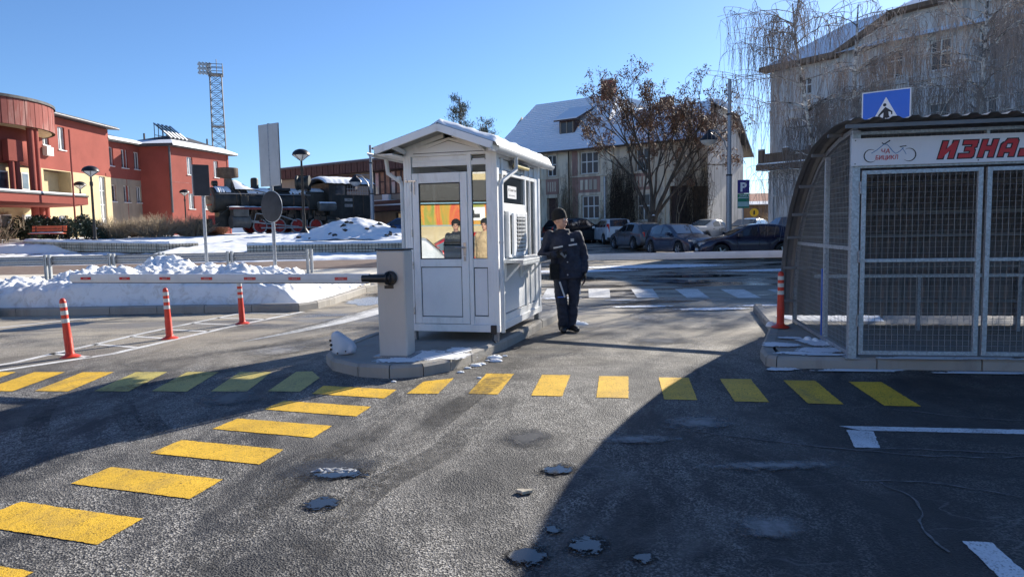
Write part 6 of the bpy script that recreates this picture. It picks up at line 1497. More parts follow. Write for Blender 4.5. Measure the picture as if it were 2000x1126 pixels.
# ------------------------------------------------------------------ cars
def car(label, kind, loc, head, paint_mat, glass=None, lab2=None, name='parked_car'):
    glass = glass or mt['car_glass']
    spec = {'hatch': (4.0, 1.72, 1.44), 'sedan': (4.4, 1.76, 1.42), 'wagon': (4.55, 1.8, 1.55), 'suv': (4.4, 1.84, 1.62)}[kind]
    L, Wd, H = spec
    C_ = thing(name, label, 'car', (loc[0], loc[1], terr(*loc)), radians(head), 'cars parked before the old buildings')
    h2 = L/2; R = .32 if kind != 'suv' else .36
    xf, xr = h2-.82, -h2+.72
    # top outline (x, z) front to rear
    roof = {'hatch': [(h2, .5), (h2-.06, .66), (h2-.3, .78), (h2-1.05, .95), (h2-1.15, .97), (h2-1.95, H-.06), (h2-2.4, H), (-h2+.95, H-.03), (-h2+.45, H-.13), (-h2+.06, .95), (-h2, .8), (-h2, .5)],
            'sedan': [(h2, .5), (h2-.06, .64), (h2-.3, .76), (h2-1.15, .92), (h2-1.25, .94), (h2-2.05, H-.05), (h2-2.5, H), (-h2+1.7, H-.05), (-h2+.8, 1.02), (-h2+.1, .98), (-h2, .8), (-h2, .5)],
            'wagon': [(h2, .5), (h2-.06, .66), (h2-.3, .8), (h2-1.0, .98), (h2-1.1, 1.0), (h2-1.95, H-.07), (h2-2.5, H), (-h2+.5, H-.04), (-h2+.28, H-.1), (-h2+.04, .98), (-h2, .85), (-h2, .5)],
            'suv': [(h2, .55), (h2-.06, .78), (h2-.25, .92), (h2-1.0, 1.06), (h2-1.1, 1.08), (h2-1.85, H-.07), (h2-2.4, H), (-h2+.7, H-.05), (-h2+.4, H-.14), (-h2+.05, 1.1), (-h2, .9), (-h2, .55)]}[kind]
    prof = sorted(roof); belt = {'hatch': .93, 'sedan': .92, 'wagon': .97, 'suv': 1.06}[kind]
    N_ = 64; vs = []; xs_ = [lerp(-h2, h2, .5-.5*cos(pi*i/N_)) for i in range(N_+1)]
    def zt(x): return interp(prof, x)
    def hw(x): 
        t = abs(x)/h2; return Wd/2*(1-.16*t**5-.02*t**2)
    def ring(x):
        w = hw(x); top = zt(x); zb = .2+.06*(abs(x)/h2)**6
        for xc in (xf, xr):
            if abs(x-xc) < R+.05: zb = max(zb, .3+sqrt(max(0, (R+.05)**2-(x-xc)**2)))
        sh = min(belt, top-.03); zb = min(zb, sh-.15); k = max(0, min(1, (top-belt)/(H-belt)))
        wt = lerp(w*.9, Wd/2*.70, k)
        return [(0, zb), (w*.9, zb), (w*.985, zb+.06), (w, lerp(zb, sh, .55)), (w*.985, sh-.05), (w*.955, sh), (lerp(w*.93, wt+.03, min(1, k*1.5)) if k > 0 else w*.93, lerp(sh+.01, top-.05, 1 if k > 0 else .5)), (wt*.93, top-.008), (wt*.5, top+.01), (0, top+.015)]
    n = 10; 
    for x in xs_:
        r = ring(x); vs += [(x, -y, z) for y, z in r]+[(x, y, z) for y, z in r[-2:0:-1]]
    m_ = 2*n-2; fs = [(i*m_+k, i*m_+(k+1) % m_, (i+1)*m_+(k+1) % m_, (i+1)*m_+k) for i in range(N_) for k in range(m_)]+[tuple(range(m_)), tuple(N_*m_+k for k in range(m_-1, -1, -1))]
    b = MB(); b.add(vs, fs); body = b.build('body', paint_mat, C_, smooth=True)
    def surf(x, k, t, sgn, off=.008):   # point on side glass region between shoulder (idx5) and roof edge (idx6)
        r = ring(x); a, c_ = r[5], r[6]; y = lerp(a[0], c_[0], t); z = lerp(a[1], c_[1], t); return (x, sgn*(y+off), z+off*.3)
    fs0 = [x for x, z in roof if z >= H-.08]
    xa = max(fs0)+.55; xb = min(fs0)-(.1 if kind != 'sedan' else .45)
    if kind == 'sedan': xb = min(fs0)-.3
    mid = (xa+xb)/2-.05
    for s in (-1, 1):
        for (a, c_) in ((mid+.04, xa), (xb if kind in ('hatch', 'sedan') else xb+.55, mid-.04))+(((xb, xb+.49),) if kind in ('wagon', 'suv') else ()):
            b = MB(); b.grid(14, 3, lambda u_, v_: surf(lerp(a, c_, u_), 0, lerp(.1, .88, v_), s), flip=s > 0); b.build('side_window', glass, C_, smooth=2)
        b = MB(); hx = xa-.12; r = ring(hx); b.box(hx-.1, hx+.08, s*(r[5][0]+.02) if s > 0 else -(r[5][0]+.2), (r[5][0]+.2) if s > 0 else -(r[5][0]+.02), belt-.02, belt+.13); b.build('wing_mirror', paint_mat if kind != 'x' else mt['black'], C_, bevel=.02)
        for hx in (mid+.12, mid-.75): r = ring(hx); b = MB(); b.box(hx-.07, hx+.07, *sorted((s*(r[4][0]-.01), s*(r[4][0]+.02))), belt-.1, belt-.075); b.build('door_handle', mt['black'], C_)
        b = MB(); 
        for xx in (mid, xa-.05, xb+.1 if kind != 'sedan' else xb+.5): r1 = ring(xx); b.bar((xx, s*(r1[4][0]+.004), r1[4][1]), (xx, s*(r1[3][0]+.004), r1[3][1]-.1), .012, .008)
        b.build('door_seam', mt['seal'], C_)
        b = MB(); b.box(xr+R+.1, xf-R-.1, *sorted((s*(Wd/2*.96), s*(Wd/2*.99))), .19, .27); b.build('sill_strip', mt['black'], C_)
    def crown(x, t, off=.008):
        r = ring(x); w = r[7][0]; y = lerp(-w*.99, w*.99, t); e = 1-(2*t-1)**2; return (x, y, zt(x)+.012*e+off)
    fz = [x for x, z in roof]; 
    x_c, x_r = roof[4][0], roof[5][0]
    b = MB(); b.grid(12, 10, lambda u_, v_: crown(lerp(x_c-.03, x_r+.03, u_), lerp(.03, .97, v_), .012)); b.build('windscreen', glass, C_, smooth=2)
    if kind == 'sedan': r0, r1 = roof[7][0]-.06, roof[8][0]+.05
    else: r0, r1 = roof[8][0]-.0, roof[9][0]+.03
    def rear(u_, v_):
        x = lerp(r0, r1, u_); p = crown(x, lerp(.06, .94, v_), .012); return (p[0]-.012, p[1], p[2])
    b = MB(); b.grid(10, 10, rear, flip=True); b.build('rear_window', glass, C_, smooth=2)
    for s in (-1, 1):
        b = MB(); y0 = hw(h2-.1)*.97
        b.grid(6, 5, lambda u_, v_: (h2+.012-.02*u_-.16*u_*u_, s*lerp(.38, y0*1.01, u_), lerp(.55, .70, v_)+.03*u_), flip=s < 0); b.build('headlight', mt['clear_lamp'], C_, smooth=2)
        zt0 = belt-.25; 
        b = MB(); b.grid(6, 5, lambda u_, v_: (-h2-.012+.02*u_+.2*u_*u_, s*lerp(.5 if kind != 'wagon' else .62, y0*1.012, u_), lerp(zt0, belt-.02 if kind != 'wagon' else belt+.25, v_)), flip=s > 0); b.build('tail_light', mt['red_lamp'], C_, smooth=2)
    b = MB(); b.box(h2+.004, h2+.02, -.26, .26, .36, .47); pl = b.build('number_plate', mt['plate'], C_); 
    b = MB(); b.box(-h2-.02, -h2-.004, -.26, .26, .62 if kind != 'sedan' else .6, .73 if kind != 'sedan' else .71); b.build('number_plate', mt['plate'], C_)
    b = MB(); b.box(h2-.02, h2+.01, -.45, .45, .5, .6); b.box(h2-.06, h2+.015, -.6, .6, .24, .34); b.build('grille', mt['black'], C_)
    b = MB(); b.box(-h2-.02, -h2+.1, -.75, .75, .26, .4); b.build('rear_bumper', mt['black'], C_, bevel=.02)
    b = MB(); b.box(xr-.45, xf+.45, -Wd/2*.82, Wd/2*.82, .22, .6); b.build('wheel_well', mt['black'], C_)
    for xc in (xf, xr):
        for s in (-1, 1):
            m = Matrix.Translation((xc, s*(Wd/2-.1), R)) @ Matrix.Rotation(-s*pi/2, 4, 'X')
            b = MB(); b.lathe([(R*.62, -.1), (R*.95, -.1), (R, -.06), (R, .05), (R*.95, .09), (R*.64, .09), (R*.6, .03)], 30, m); t = b.build('wheel', mt['rubber'], C_, smooth=True)
            b = MB(); b.lathe([(R*.62, .085), (R*.58, .06), (R*.56, .03)], 24, m, cap=False); b.lathe([(.05, .075), (.01, .08)], 12, m)
            for k in range(5):
                a = k*2*pi/5; b.bar(m @ Vector((.03*cos(a), .03*sin(a), .065)), m @ Vector((R*.6*cos(a), R*.6*sin(a), .06)), .05, .03)
            b.build('rim', mt['rim'], t)
            b = MB(); b.lathe([(R*.6, .03), (.01, .03)], 24, m, cap=False); b.build('brake_shadow_plate', mt['black'], t)
    return C_
def cpaint(n_, c, metal=.4): return M(n_, c, .22, metal, .04, 2, dirt=.15, dcol=(.1, .09, .08), coat=.4)
cb = cpaint('dark_blue_car_paint', (.03, .038, .065), .2); cg = cpaint('dark_grey_car_paint', (.1, .105, .115), .2); cs = cpaint('silver_car_paint', (.62, .64, .66), .1); cw = cpaint('white_car_paint', (.7, .7, .7), 0); ck_ = cpaint('black_car_paint', (.012, .012, .014)); cr_ = cpaint('red_car_paint', (.55, .012, .01), .1)
cn = cpaint('navy_car_paint', (.014, .012, .035))
car('dark blue hatchback parked side on, nearest car behind the right boom', 'hatch', (9.75, 29.6), 177, cn)
c5 = car('dark hatchback facing the camera with its number plate showing above the boom', 'hatch', (7.75, 32.6), -72, cb)
car('dark grey hatchback seen from behind between the silver wagon and the car facing us', 'hatch', (6.75, 38.2), 105, cg)
car('silver estate car seen from behind, right of the guard', 'wagon', (6.35, 45.2), 95, cs)
car('dark SUV partly hidden behind the guard', 'suv', (4.3, 46.5), 28, ck_)
car('white car with snowy roof behind the grey hatchback', 'sedan', (9.0, 51), 20, cw, mt['car_glass'])
car('silver saloon parked beneath the street lamp', 'sedan', (12.4, 44.2), 38, cs, mt['car_glass_pale'])
car('black car behind the parking sign pole', 'hatch', (14.4, 43.5), -130, ck_, mt['car_glass_pale'])
car('dark car with pale windscreen half hidden by the bicycle shelter', 'suv', (14.6, 37.2), -150, cb, mt['car_glass_pale'])
car('dark car farthest left before the old house, only its roof showing', 'suv', (5.2, 52.5), 10, cg)
car('blue car half hidden behind the snowy rubble mound', 'hatch', (-7.0, 45), 175, cpaint('blue_car_paint', (.03, .07, .16)))
text_mesh('plate_text', 'KV 028-AK', .1, mt['black_ink'], [k for k in bpy.data.objects if k.parent == c5 and k.name.startswith('number_plate')][0], Matrix.Translation((2.022, -.24, .38)) @ Matrix.Rotation(pi/2, 4, 'Z') @ Matrix.Rotation(pi/2, 4, 'X'), xs=.85)
b = MB(); b.grid(20, 14, lambda u_, v_: (lerp(-1.1, .6, u_), lerp(-.62, .62, v_), 1.42+.06*(1-(2*v_-1)**2)*min(1, u_*5, (1-u_)*5)+.01))
o = b.build('roof_snow', mt['snow'], [k for k in bpy.data.objects if k.get('label', '').startswith('white car with')][0], smooth=2)

# ------------------------------------------------------------------ vegetation
class Tw:
    """collects tapering twigs as thin prisms"""
    def __init__(s): s.v = []; s.f = []
    def seg(s, pts, r0, r1, n=3):
        b = len(s.v); k = len(pts)
        for i, p in enumerate(pts):
            d = (pts[min(i+1, k-1)]-pts[max(i-1, 0)]); d = d.normalized() if d.length > 1e-9 else Vector((0, 0, 1))
            a = d.orthogonal().normalized(); c = d.cross(a); r = lerp(r0, r1, i/(k-1))
            for j in range(n): t = 2*pi*j/n; q = p+(a*cos(t)+c*sin(t))*r; s.v.append((q.x, q.y, q.z))
        for i in range(k-1):
            for j in range(n): s.f.append((b+i*n+j, b+i*n+(j+1) % n, b+(i+1)*n+(j+1) % n, b+(i+1)*n+j))
    def build(s, name, mat, parent=None, kind=None, smooth=True):
        me = bpy.data.meshes.new(name); me.from_pydata(s.v, [], s.f); me.materials.append(mat)
        if smooth: me.polygons.foreach_set('use_smooth', [True]*len(me.polygons))
        o = bpy.data.objects.new(name, me); COL.objects.link(o); o.parent = parent
        if kind: o['kind'] = kind
        return o
RND = random.Random(17)
def rv(s=1): return Vector((RND.uniform(-s, s), RND.uniform(-s, s), RND.uniform(-s, s)))
def grow(tw, p, d, L, r, depth, tips, bend=.25, split=(2, 3), up=.15, ratio=.72, n=None, minr=.006, spread=.55):
    k = 5; pts = [p.copy()]; dd = d.copy()
    for i in range(k):
        dd = (dd+rv(bend)*.5+Vector((0, 0, up*.3))).normalized(); p = p+dd*L/k; pts.append(p.copy())
    tw.seg(pts, r, max(minr, r*.62), 8 if r > .08 else (5 if r > .03 else 3))
    tips.append((pts, dd, r, depth))
    if depth == 0: return
    m = RND.randint(*split)
    for i in range(m):
        a = rv(1); a = (a-dd*a.dot(dd)).normalized(); nd = (dd+a*RND.uniform(spread*.5, spread*1.2)).normalized()
        q = pts[-1] if i < 2 else pts[RND.randint(2, k)]
        grow(tw, q, nd, L*RND.uniform(ratio*.8, ratio*1.15), r*.6, depth-1, tips, bend, split, up, ratio, minr=minr, spread=spread)
# leafy brown tree
def brown_tree():
    T_ = thing('brown_tree', 'tree with withered brown leaves forking low before the old house', 'tree', (8.4, 42, .4))
    tw = Tw(); tips = []
    tw.seg([Vector((0, 0, -.2)), Vector((-.02, 0, .5)), Vector((-.05, 0, 1.25)), Vector((-.05, 0, 1.6))], .34, .27, 12)
    limbs = [((-.12, 0, 1.5), (-.5, .1, 1), 2.9, .13), ((-.05, 0, 1.5), (-.12, .15, 1), 3.2, .13), ((.08, 0, 1.5), (.3, -.05, 1), 3.0, .14), ((.14, .05, 1.7), (.66, .2, .9), 2.7, .1), ((.0, .0, 1.6), (.1, -.3, 1), 2.8, .1)]
    for p, d, L, r in limbs:
        tt = []
        grow(tw, Vector(p), Vector(d).normalized(), L*.93, r, 5, tt, .22, (3, 3), .2, .72, spread=.62, minr=.007); tips += tt
    tw.build('trunk', mt['bark_dark'], T_)
    lv = MB(); V = []; F = []
    for pts, dd, r, dep in tips:
        if dep > 1: continue
        k = RND.randint(8, 16) if dep == 0 else RND.randint(1, 6)
        if RND.random() < .12: continue
        for _ in range(k):
            c = pts[RND.randint(3, 5)]+rv(.16); d = rv(1).normalized(); d.z -= .35; s = RND.uniform(.05, .12)
            a = d.orthogonal().normalized(); b_ = len(V); V += [c, c+d*s+a*s*.4, c+d*s*2.1, c+d*s-a*s*.4]; F.append((b_, b_+1, b_+2, b_+3))
    lv.add(V, F); lv.build('crown', mt['brown_leaf'], T_, kind='stuff')
    b = MB(); b.grid(8, 5, lambda u, v: (-.02+.2*(u-.5), .2*(v-.5)-.15, 1.72+.08*sin(u*pi)*sin(v*pi))); b.build('fork_snow', mt['snow'], T_)
brown_tree()
def sapling(loc, label, h, sp, n, leaf, seed):
    T_ = thing('sapling', label, 'tree', loc); tw = Tw(); RND.seed(seed); tips = []
    for i in range(n): grow(tw, Vector((RND.uniform(-.1, .1), 0, 0)), Vector((RND.uniform(-sp, sp), RND.uniform(-sp, sp), 1)).normalized(), h*.5, .035, 3, tips, .2, (1, 3), .1, .6, minr=.007)
    tw.build('trunk', mt['shrub_twig'], T_)
    if leaf:
        V = []; F = []
        for pts, dd, r, dep in tips:
            if dep > 0: continue
            for _ in range(9):
                c = pts[-1]+rv(.22); d = rv(1).normalized(); s = RND.uniform(.05, .11); a = d.orthogonal().normalized(); b_ = len(V); V += [c, c+d*s+a*s*.4, c+d*s*2.1, c+d*s-a*s*.4]; F.append((b_, b_+1, b_+2, b_+3))
        lv = MB(); lv.add(V, F); lv.build('crown', mt['brown_leaf'], T_, kind='stuff')
sapling((10.6, 45.6, .45), 'slim sapling with a few brown leaves before the dark doorway of the old house', 3.6, .22, 3, True, 5)
# vines on the old house
def vine(label, s0, s1, zt_, n, mat, seed, PP):
    T_ = thing('climbing_vine', label, 'vine', PP(s0, .3, .1)); RND.seed(seed); tw = Tw(); O = Vector(PP(s0, .3, .1))
    for i in range(n):
        s = RND.uniform(s0, s1); z = .3; pts = []; h = RND.uniform(.5, 1)*(zt_-.3); k = 12
        for j in range(k+1):
            pts.append(Vector(PP(max(s0-.3, min(s1+.3, s)), z, .08+RND.uniform(0, .12)))-O); s += RND.uniform(-.16, .16); z += h/k
        tw.seg(pts, RND.uniform(.012, .03), .006)
        for _ in range(7):
            q = pts[RND.randint(2, k)]; tw.seg([q, q+Vector((RND.uniform(-.35, .35), RND.uniform(-.15, .05), RND.uniform(-.5, .1))), q+Vector((RND.uniform(-.5, .5), RND.uniform(-.2, .05), RND.uniform(-.9, 0)))], .009, .004)
    tw.build('vine_stems', mat, T_, kind='stuff')
vine('dense dark vine covering the wall strip left of the brown tree trunk', 9.9, 11.6, 6.3, 190, mt['bark_dark'], 1, PH)
vine('thin bare vine stems left of the middle windows of the old house', 5.7, 7.0, 5.6, 60, mt['shrub_twig'], 2, PH)
vine('dense reddish vine hanging over the right corner of the old house', 14.9, 16.9, 7.0, 95, mt['bark_dark'], 3, PH)
vine('sparse pale vine at the foot of the old house between windows', 9.0, 13.8, 3.4, 70, mt['shrub_twig'], 4, PH)
# weeping birches
def birch(loc, label, h, lean, seed, nb=26, den=1.0, r=.11):
    T_ = thing('birch_tree', label, 'tree', loc, 0, 'bare weeping birches'); rr = random.Random(seed)
    tw = Tw(); pts = []; k = 10
    for i in range(k+1):
        t = i/k; pts.append(Vector((lean[0]*t*h+.12*sin(t*5+seed), lean[1]*t*h+.1*cos(t*4+seed), t*h)))
    tw.seg(pts, r, .02, 10); tw.build('trunk', mt['birch'], T_)
    br = Tw(); st = Tw()
    for i in range(nb):
        t = rr.uniform(.3, .98); p = pts[0].lerp(pts[-1], 0); j = t*k; a = int(min(j, k-1)); p = pts[a].lerp(pts[a+1], j-a)
        ang = rr.uniform(0, 2*pi); L = rr.uniform(1.3, 3.0)*(1.15-t*.55); out = Vector((cos(ang), sin(ang), 0)); q = [p.copy()]; up_ = rr.uniform(.5, 1.1); m = 9
        for s in range(1, m+1):
            f = s/m; q.append(p+out*L*f+Vector((rr.uniform(-.05, .05), rr.uniform(-.05, .05), up_*L*.75*(f-.75*f*f))))
        br.seg(q, .028*(1.2-t*.5), .008, 4)
        for c in range(4):
            s = rr.randint(3, m); d = out+Vector((rr.uniform(-.8, .8), rr.uniform(-.8, .8), rr.uniform(0, .6))); q2 = [q[s]+d*L*.12*f*f0 for f in range(5) for f0 in (1,)]
            for z in range(5): q2[z] = q2[z]+Vector((0, 0, .06*z-.02*z*z))
            br.seg(q2, .012, .005, 3); src = q2
            for _ in range(int(5*den)):
                o_ = src[rr.randint(1, 4)]; hang(st, o_, rr, rr.uniform(.6, 2.3))
        for _ in range(int(13*den)):
            f = rr.uniform(.25, 1)*m; a = int(min(f, m-1)); hang(st, q[a].lerp(q[a+1], f-a), rr, rr.uniform(.5, 2.4))
    br.build('branches', mt['birch'], T_, kind='stuff'); st.build('hanging_twigs', mt['twig'], T_, kind='stuff')
def hang(st, o, rr, L):
    dx, dy = rr.uniform(-.25, .25), rr.uniform(-.25, .25); w = rr.uniform(-.12, .12); pts = []; m = 6
    for i in range(m+1):
        f = i/m; pts.append(o+Vector((dx*(1-(1-f)**2)+w*sin(f*7), dy*(1-(1-f)**2)+w*.6*cos(f*6), .05*f-L*f*f*.55-L*f*.45)))
    st.seg(pts, .0075, .004, 3)
    if rr.random() < .5:
        s = pts[rr.randint(1, 4)]; st.seg([s, s+Vector((rr.uniform(-.12, .12), rr.uniform(-.1, .1), -.12)), s+Vector((rr.uniform(-.2, .2), rr.uniform(-.15, .15), -.5))], .004, .0025, 3)
birch((10.3, 23, 0), 'slender birch leaning left, leftmost trunk before the grey building', 8.4, (-.15, .0), 1, 36, 1.15, .1)
birch((11.7, 24, 0), 'thicker straight birch between the leaning one and the crossing sign', 8.7, (-.012, .02), 2, 34, 1.1, .15)
birch((14.0, 21.2, 0), 'tall white birch at the right before the grey gable', 8.3, (.0, .02), 3, 38, 1.0, .16)
birch((18.2, 25, 0), 'birch at the far right edge of the picture', 10.0, (-.02, .02), 4, 30, 1.0, .12)
# shrubs
def shrub(loc, label, rx, h, n, mat, seed, cat='shrub', group=None, ry=None, name='bare_shrub', r=.016, arch=.4):
    T_ = thing(name, label, cat, loc, 0, group); rr = random.Random(seed); tw = Tw(); ry = ry or rx*.6
    for i in range(n):
        a = rr.uniform(0, 2*pi); t = sqrt(rr.random()); bx = rx*.45*t*cos(a); by = ry*.45*t*sin(a); hh = h*rr.uniform(.45, 1)*(1-.35*t); o = Vector((bx, by, -.1)); d = Vector((cos(a)*t*rx*.75, sin(a)*t*ry*.75, 0)); pts = []
        for j in range(6): f = j/5; pts.append(o+d*f**1.3+Vector((rr.uniform(-.05, .05), rr.uniform(-.05, .05), hh*(f-arch*.4*f*f)/(1-arch*.4))))
        tw.seg(pts, r, r*.4)
        for _ in range(4):
            q = pts[rr.randint(1, 4)]; e = Vector((rr.uniform(-.3, .3), rr.uniform(-.3, .3), rr.uniform(.1, .5))); tw.seg([q, q+e*.5+rv(.03), q+e], r*.55, r*.3)
    tw.build('stems', mat, T_, kind='stuff'); return T_
G_ = 'bare shrubs between the lamps'
shrub((-23.4, 42, 1.45), 'pale bare shrub left of the tallest park lamp', 1.5, 1.5, 260, mt['shrub_twig'], 1, group=G_)
shrub((-20.8, 42, 1.45), 'pale bare shrub right of the tallest park lamp', 1.6, 1.6, 260, mt['shrub_twig'], 2, group=G_)
shrub((-22.4, 43.5, 1.45), 'bare grey shrub directly behind the tallest park lamp', 1.5, 1.6, 260, mt['shrub_twig'], 12, group=G_)
shrub((-18.9, 42.5, 1.45), 'bare brown shrub between the pale shrubs and the reddish one', 1.3, 1.5, 220, mt['shrub_twig'], 3, group=G_)
shrub((-20.4, 46, 1.45), 'reddish brown rounded shrub left of the locomotive', 1.7, 1.35, 600, mt['shrub_red'], 4, group=G_, r=.012)
shrub((-18.9, 45.3, 1.45), 'small reddish shrub touching the locomotive front', 1.0, 1.1, 350, mt['shrub_red'], 5, group=G_, r=.012)
shrub((-28.2, 38.8, 1.2), 'leafless bush with long straggling pale stems beside the benches', 1.6, 2.4, 60, mt['shrub_twig'], 6, r=.016, arch=1.3)
shrub((18.4, 46, .6), 'brown bramble thicket beside the corner of the grey building', 1.6, 1.9, 500, mt['shrub_red'], 7, name='bramble_thicket')
shrub((20.0, 52, .6), 'tangled bare bush in front of the low shed', 2.2, 2.4, 500, mt['shrub_twig'], 8)
def leafy(loc, label, rx, ry, h, n, mat, seed, snow=True, name='evergreen_bush', s0=.05, s1=.1):
    T_ = thing(name, label, 'bush', loc); rr = random.Random(seed); V = []; F = []; SV = []; SF = []
    cl = [(rr.uniform(-rx, rx)*.8, rr.uniform(-ry, ry)*.7, rr.uniform(.2, h*.75), rr.uniform(.3, .6)) for _ in range(16)]
    for _ in range(n):
        cx, cy, cz, cr = rr.choice(cl); d = Vector((rr.gauss(0, 1), rr.gauss(0, 1), rr.gauss(0, 1))).normalized()*cr*rr.uniform(.5, 1.05)
        c = Vector((cx, cy, max(.02, cz)))+d; c.z = max(0, c.z); e = Vector((rr.gauss(0, 1), rr.gauss(0, 1), rr.gauss(0, 1))).normalized(); s = rr.uniform(s0, s1); a = e.orthogonal().normalized()
        t, f = (SV, SF) if (snow and rr.random() < .018 and d.z > 0) else (V, F); b_ = len(t)
        t += [c, c+e*s+a*s*.45, c+e*s*1.9, c+e*s-a*s*.45]; f.append((b_, b_+1, b_+2, b_+3))
    b = MB(); b.add(V, F); b.build('foliage', mat, T_, kind='stuff')
    if SV: b = MB(); b.add(SV, SF); b.build('snow_flecks', mt['snow'], T_, kind='stuff')
    tw = Tw()
    for i in range(14): tw.seg([Vector((0, 0, -.1)), Vector((rr.uniform(-rx, rx)*.5, rr.uniform(-ry, ry)*.5, h*.4)), Vector((rr.uniform(-rx, rx)*.8, rr.uniform(-ry, ry)*.8, h*.8))], .03, .01, 4)
    tw.build('branches', mt['bark_dark'], T_)
leafy((-25.5, 41.0, 1.35), 'wide dark evergreen bush flecked with snow behind the orange benches', 2.1, .9, 1.45, 9000, mt['evergreen'], 1)
leafy((-28.8, 42, 1.35), 'dark evergreen bush at the far left edge before the columns', 1.4, .8, 1.5, 5000, mt['evergreen'], 2)
# distant conifer behind kiosk
def conifer(loc, label, h, r, seed):
    T_ = thing('pine_tree', label, 'tree', loc); rr = random.Random(seed); tw = Tw(); tw.seg([Vector((0, 0, 0)), Vector((0, 0, h))], .25, .04, 8); V = []; F = []
    for i in range(70):
        z = h*rr.uniform(.45, 1); a = rr.uniform(0, 2*pi); L = r*(1.15-z/h)*1.6*rr.uniform(.6, 1.1)+.4; e = Vector((cos(a)*L, sin(a)*L, L*.5)); o_ = Vector((0, 0, z)); tw.seg([o_, o_+e*.6-Vector((0, 0, .1)), o_+e], .05, .015, 4)
        for _ in range(60):
            c = o_+e*rr.uniform(.35, 1.05)+Vector((rr.gauss(0, .22), rr.gauss(0, .22), rr.gauss(0, .18))); d = Vector((rr.gauss(0, .6), rr.gauss(0, .6), 1)).normalized(); s = rr.uniform(.08, .2); q = d.orthogonal().normalized(); b_ = len(V); V += [c, c+d*s+q*.03, c+d*s*2, c+d*s-q*.03]; F.append((b_, b_+1, b_+2, b_+3))
    tw.build('trunk', mt['bark_dark'], T_); b = MB(); b.add(V, F); b.build('crown', mt['needle'], T_, kind='stuff')
conifer((-5.4, 80, 1.5), 'distant pine whose crown shows above the kiosk roof', 14.6, 1.6, 3)
conifer((-2.6, 83, 1.5), 'distant smaller pine tip just right of the other pine', 12.6, 1.3, 4)

# ------------------------------------------------------------------ benches
def bench(loc, rz, label):
    B = thing('park_bench', label, 'bench', loc, rz, 'orange slatted benches on the plaza')
    for i in range(3): b = MB(); b.box(-.9, .9, -.25+i*.14, -.14+i*.14, .42, .46); b.build('seat_slat', mt['bench'], B)
    for i in range(2): b = MB(); b.box(-.9, .9, .2+i*.03, .24+i*.03, .55+i*.17, .69+i*.17); b.build('back_slat', mt['bench'], B)
    for x in (-.7, .7):
        b = MB(); b.box(x-.03, x+.03, -.22, -.16, 0, .42); b.box(x-.03, x+.03, .14, .2, 0, .42); b.bar((x, .17, .4), (x, .27, .9), .05); b.bar((x, -.22, .4), (x, .2, .4), .04); b.build('leg', mt['lamp_black'], B)
    b = MB(); b.grid(20, 6, lambda u, v: (lerp(-.88, .88, u), lerp(-.24, .1, v), .462+.05*sin(u*pi)**.3*sin(v*pi)*(1+.5*noise.noise(Vector((u*7, v*2, rz)))))); b.build('seat_snow', mt['snow'], B, smooth=2)
bench((-25.6, 39.4, 1.3), radians(6), 'orange slatted park bench with snow on its seat before the dark bush')
bench((-27.9, 37.4, 1.1), radians(-6), 'orange slatted park bench at the left edge of the picture')

# ------------------------------------------------------------------ people
def fuse(name, b, mat, parent, vox=.008, sm_=4, label=None):
    me = bpy.data.meshes.new(name); me.from_pydata(b.v, [], b.f); bm = bmesh.new(); bm.from_mesh(me); bmesh.ops.recalc_face_normals(bm, faces=bm.faces); bm.to_mesh(me); bm.free()
    o = bpy.data.objects.new(name, me); COL.objects.link(o)
    r = o.modifiers.new('r', 'REMESH'); r.mode = 'VOXEL'; r.voxel_size = vox; r.use_smooth_shade = True
    if sm_: s = o.modifiers.new('s', 'SMOOTH'); s.iterations = sm_; s.factor = .5
    bpy.context.view_layer.update(); m2 = bpy.data.meshes.new_from_object(o.evaluated_get(bpy.context.evaluated_depsgraph_get()))
    bpy.data.objects.remove(o); m2.materials.clear(); m2.materials.append(mat); m2.name = name
    o = bpy.data.objects.new(name, m2); COL.objects.link(o); o.parent = parent; return o
def loft(b, rings, n=20):   # rings: (centre, rx, ry)
    vs = []
    for c, rx, ry in rings:
        for k in range(n): t = 2*pi*k/n; vs.append((c[0]+rx*cos(t), c[1]+ry*sin(t), c[2]))
    m = len(rings); b.add(vs, [(i*n+k, i*n+(k+1) % n, (i+1)*n+(k+1) % n, (i+1)*n+k) for i in range(m-1) for k in range(n)]+[tuple(range(n-1, -1, -1)), tuple((m-1)*n+k for k in range(n))])
def ball(b, c, r, n=14, sc=(1, 1, 1), m=None):
    prof = [(max(.0008, r*sin(pi*i/n)), -r*cos(pi*i/n)) for i in range(n+1)]
    mm = Matrix.Translation(c) @ (m or Matrix.Identity(4)) @ Matrix.Diagonal((*sc, 1)); b.lathe(prof, n+6, mm)
def limb(b, pts, rad, n=14):
    b.tube(pts, rad, n)
    for p, r in zip(pts, rad if hasattr(rad, '__len__') else [rad]*len(pts)): ball(b, p, r*.99, 8)
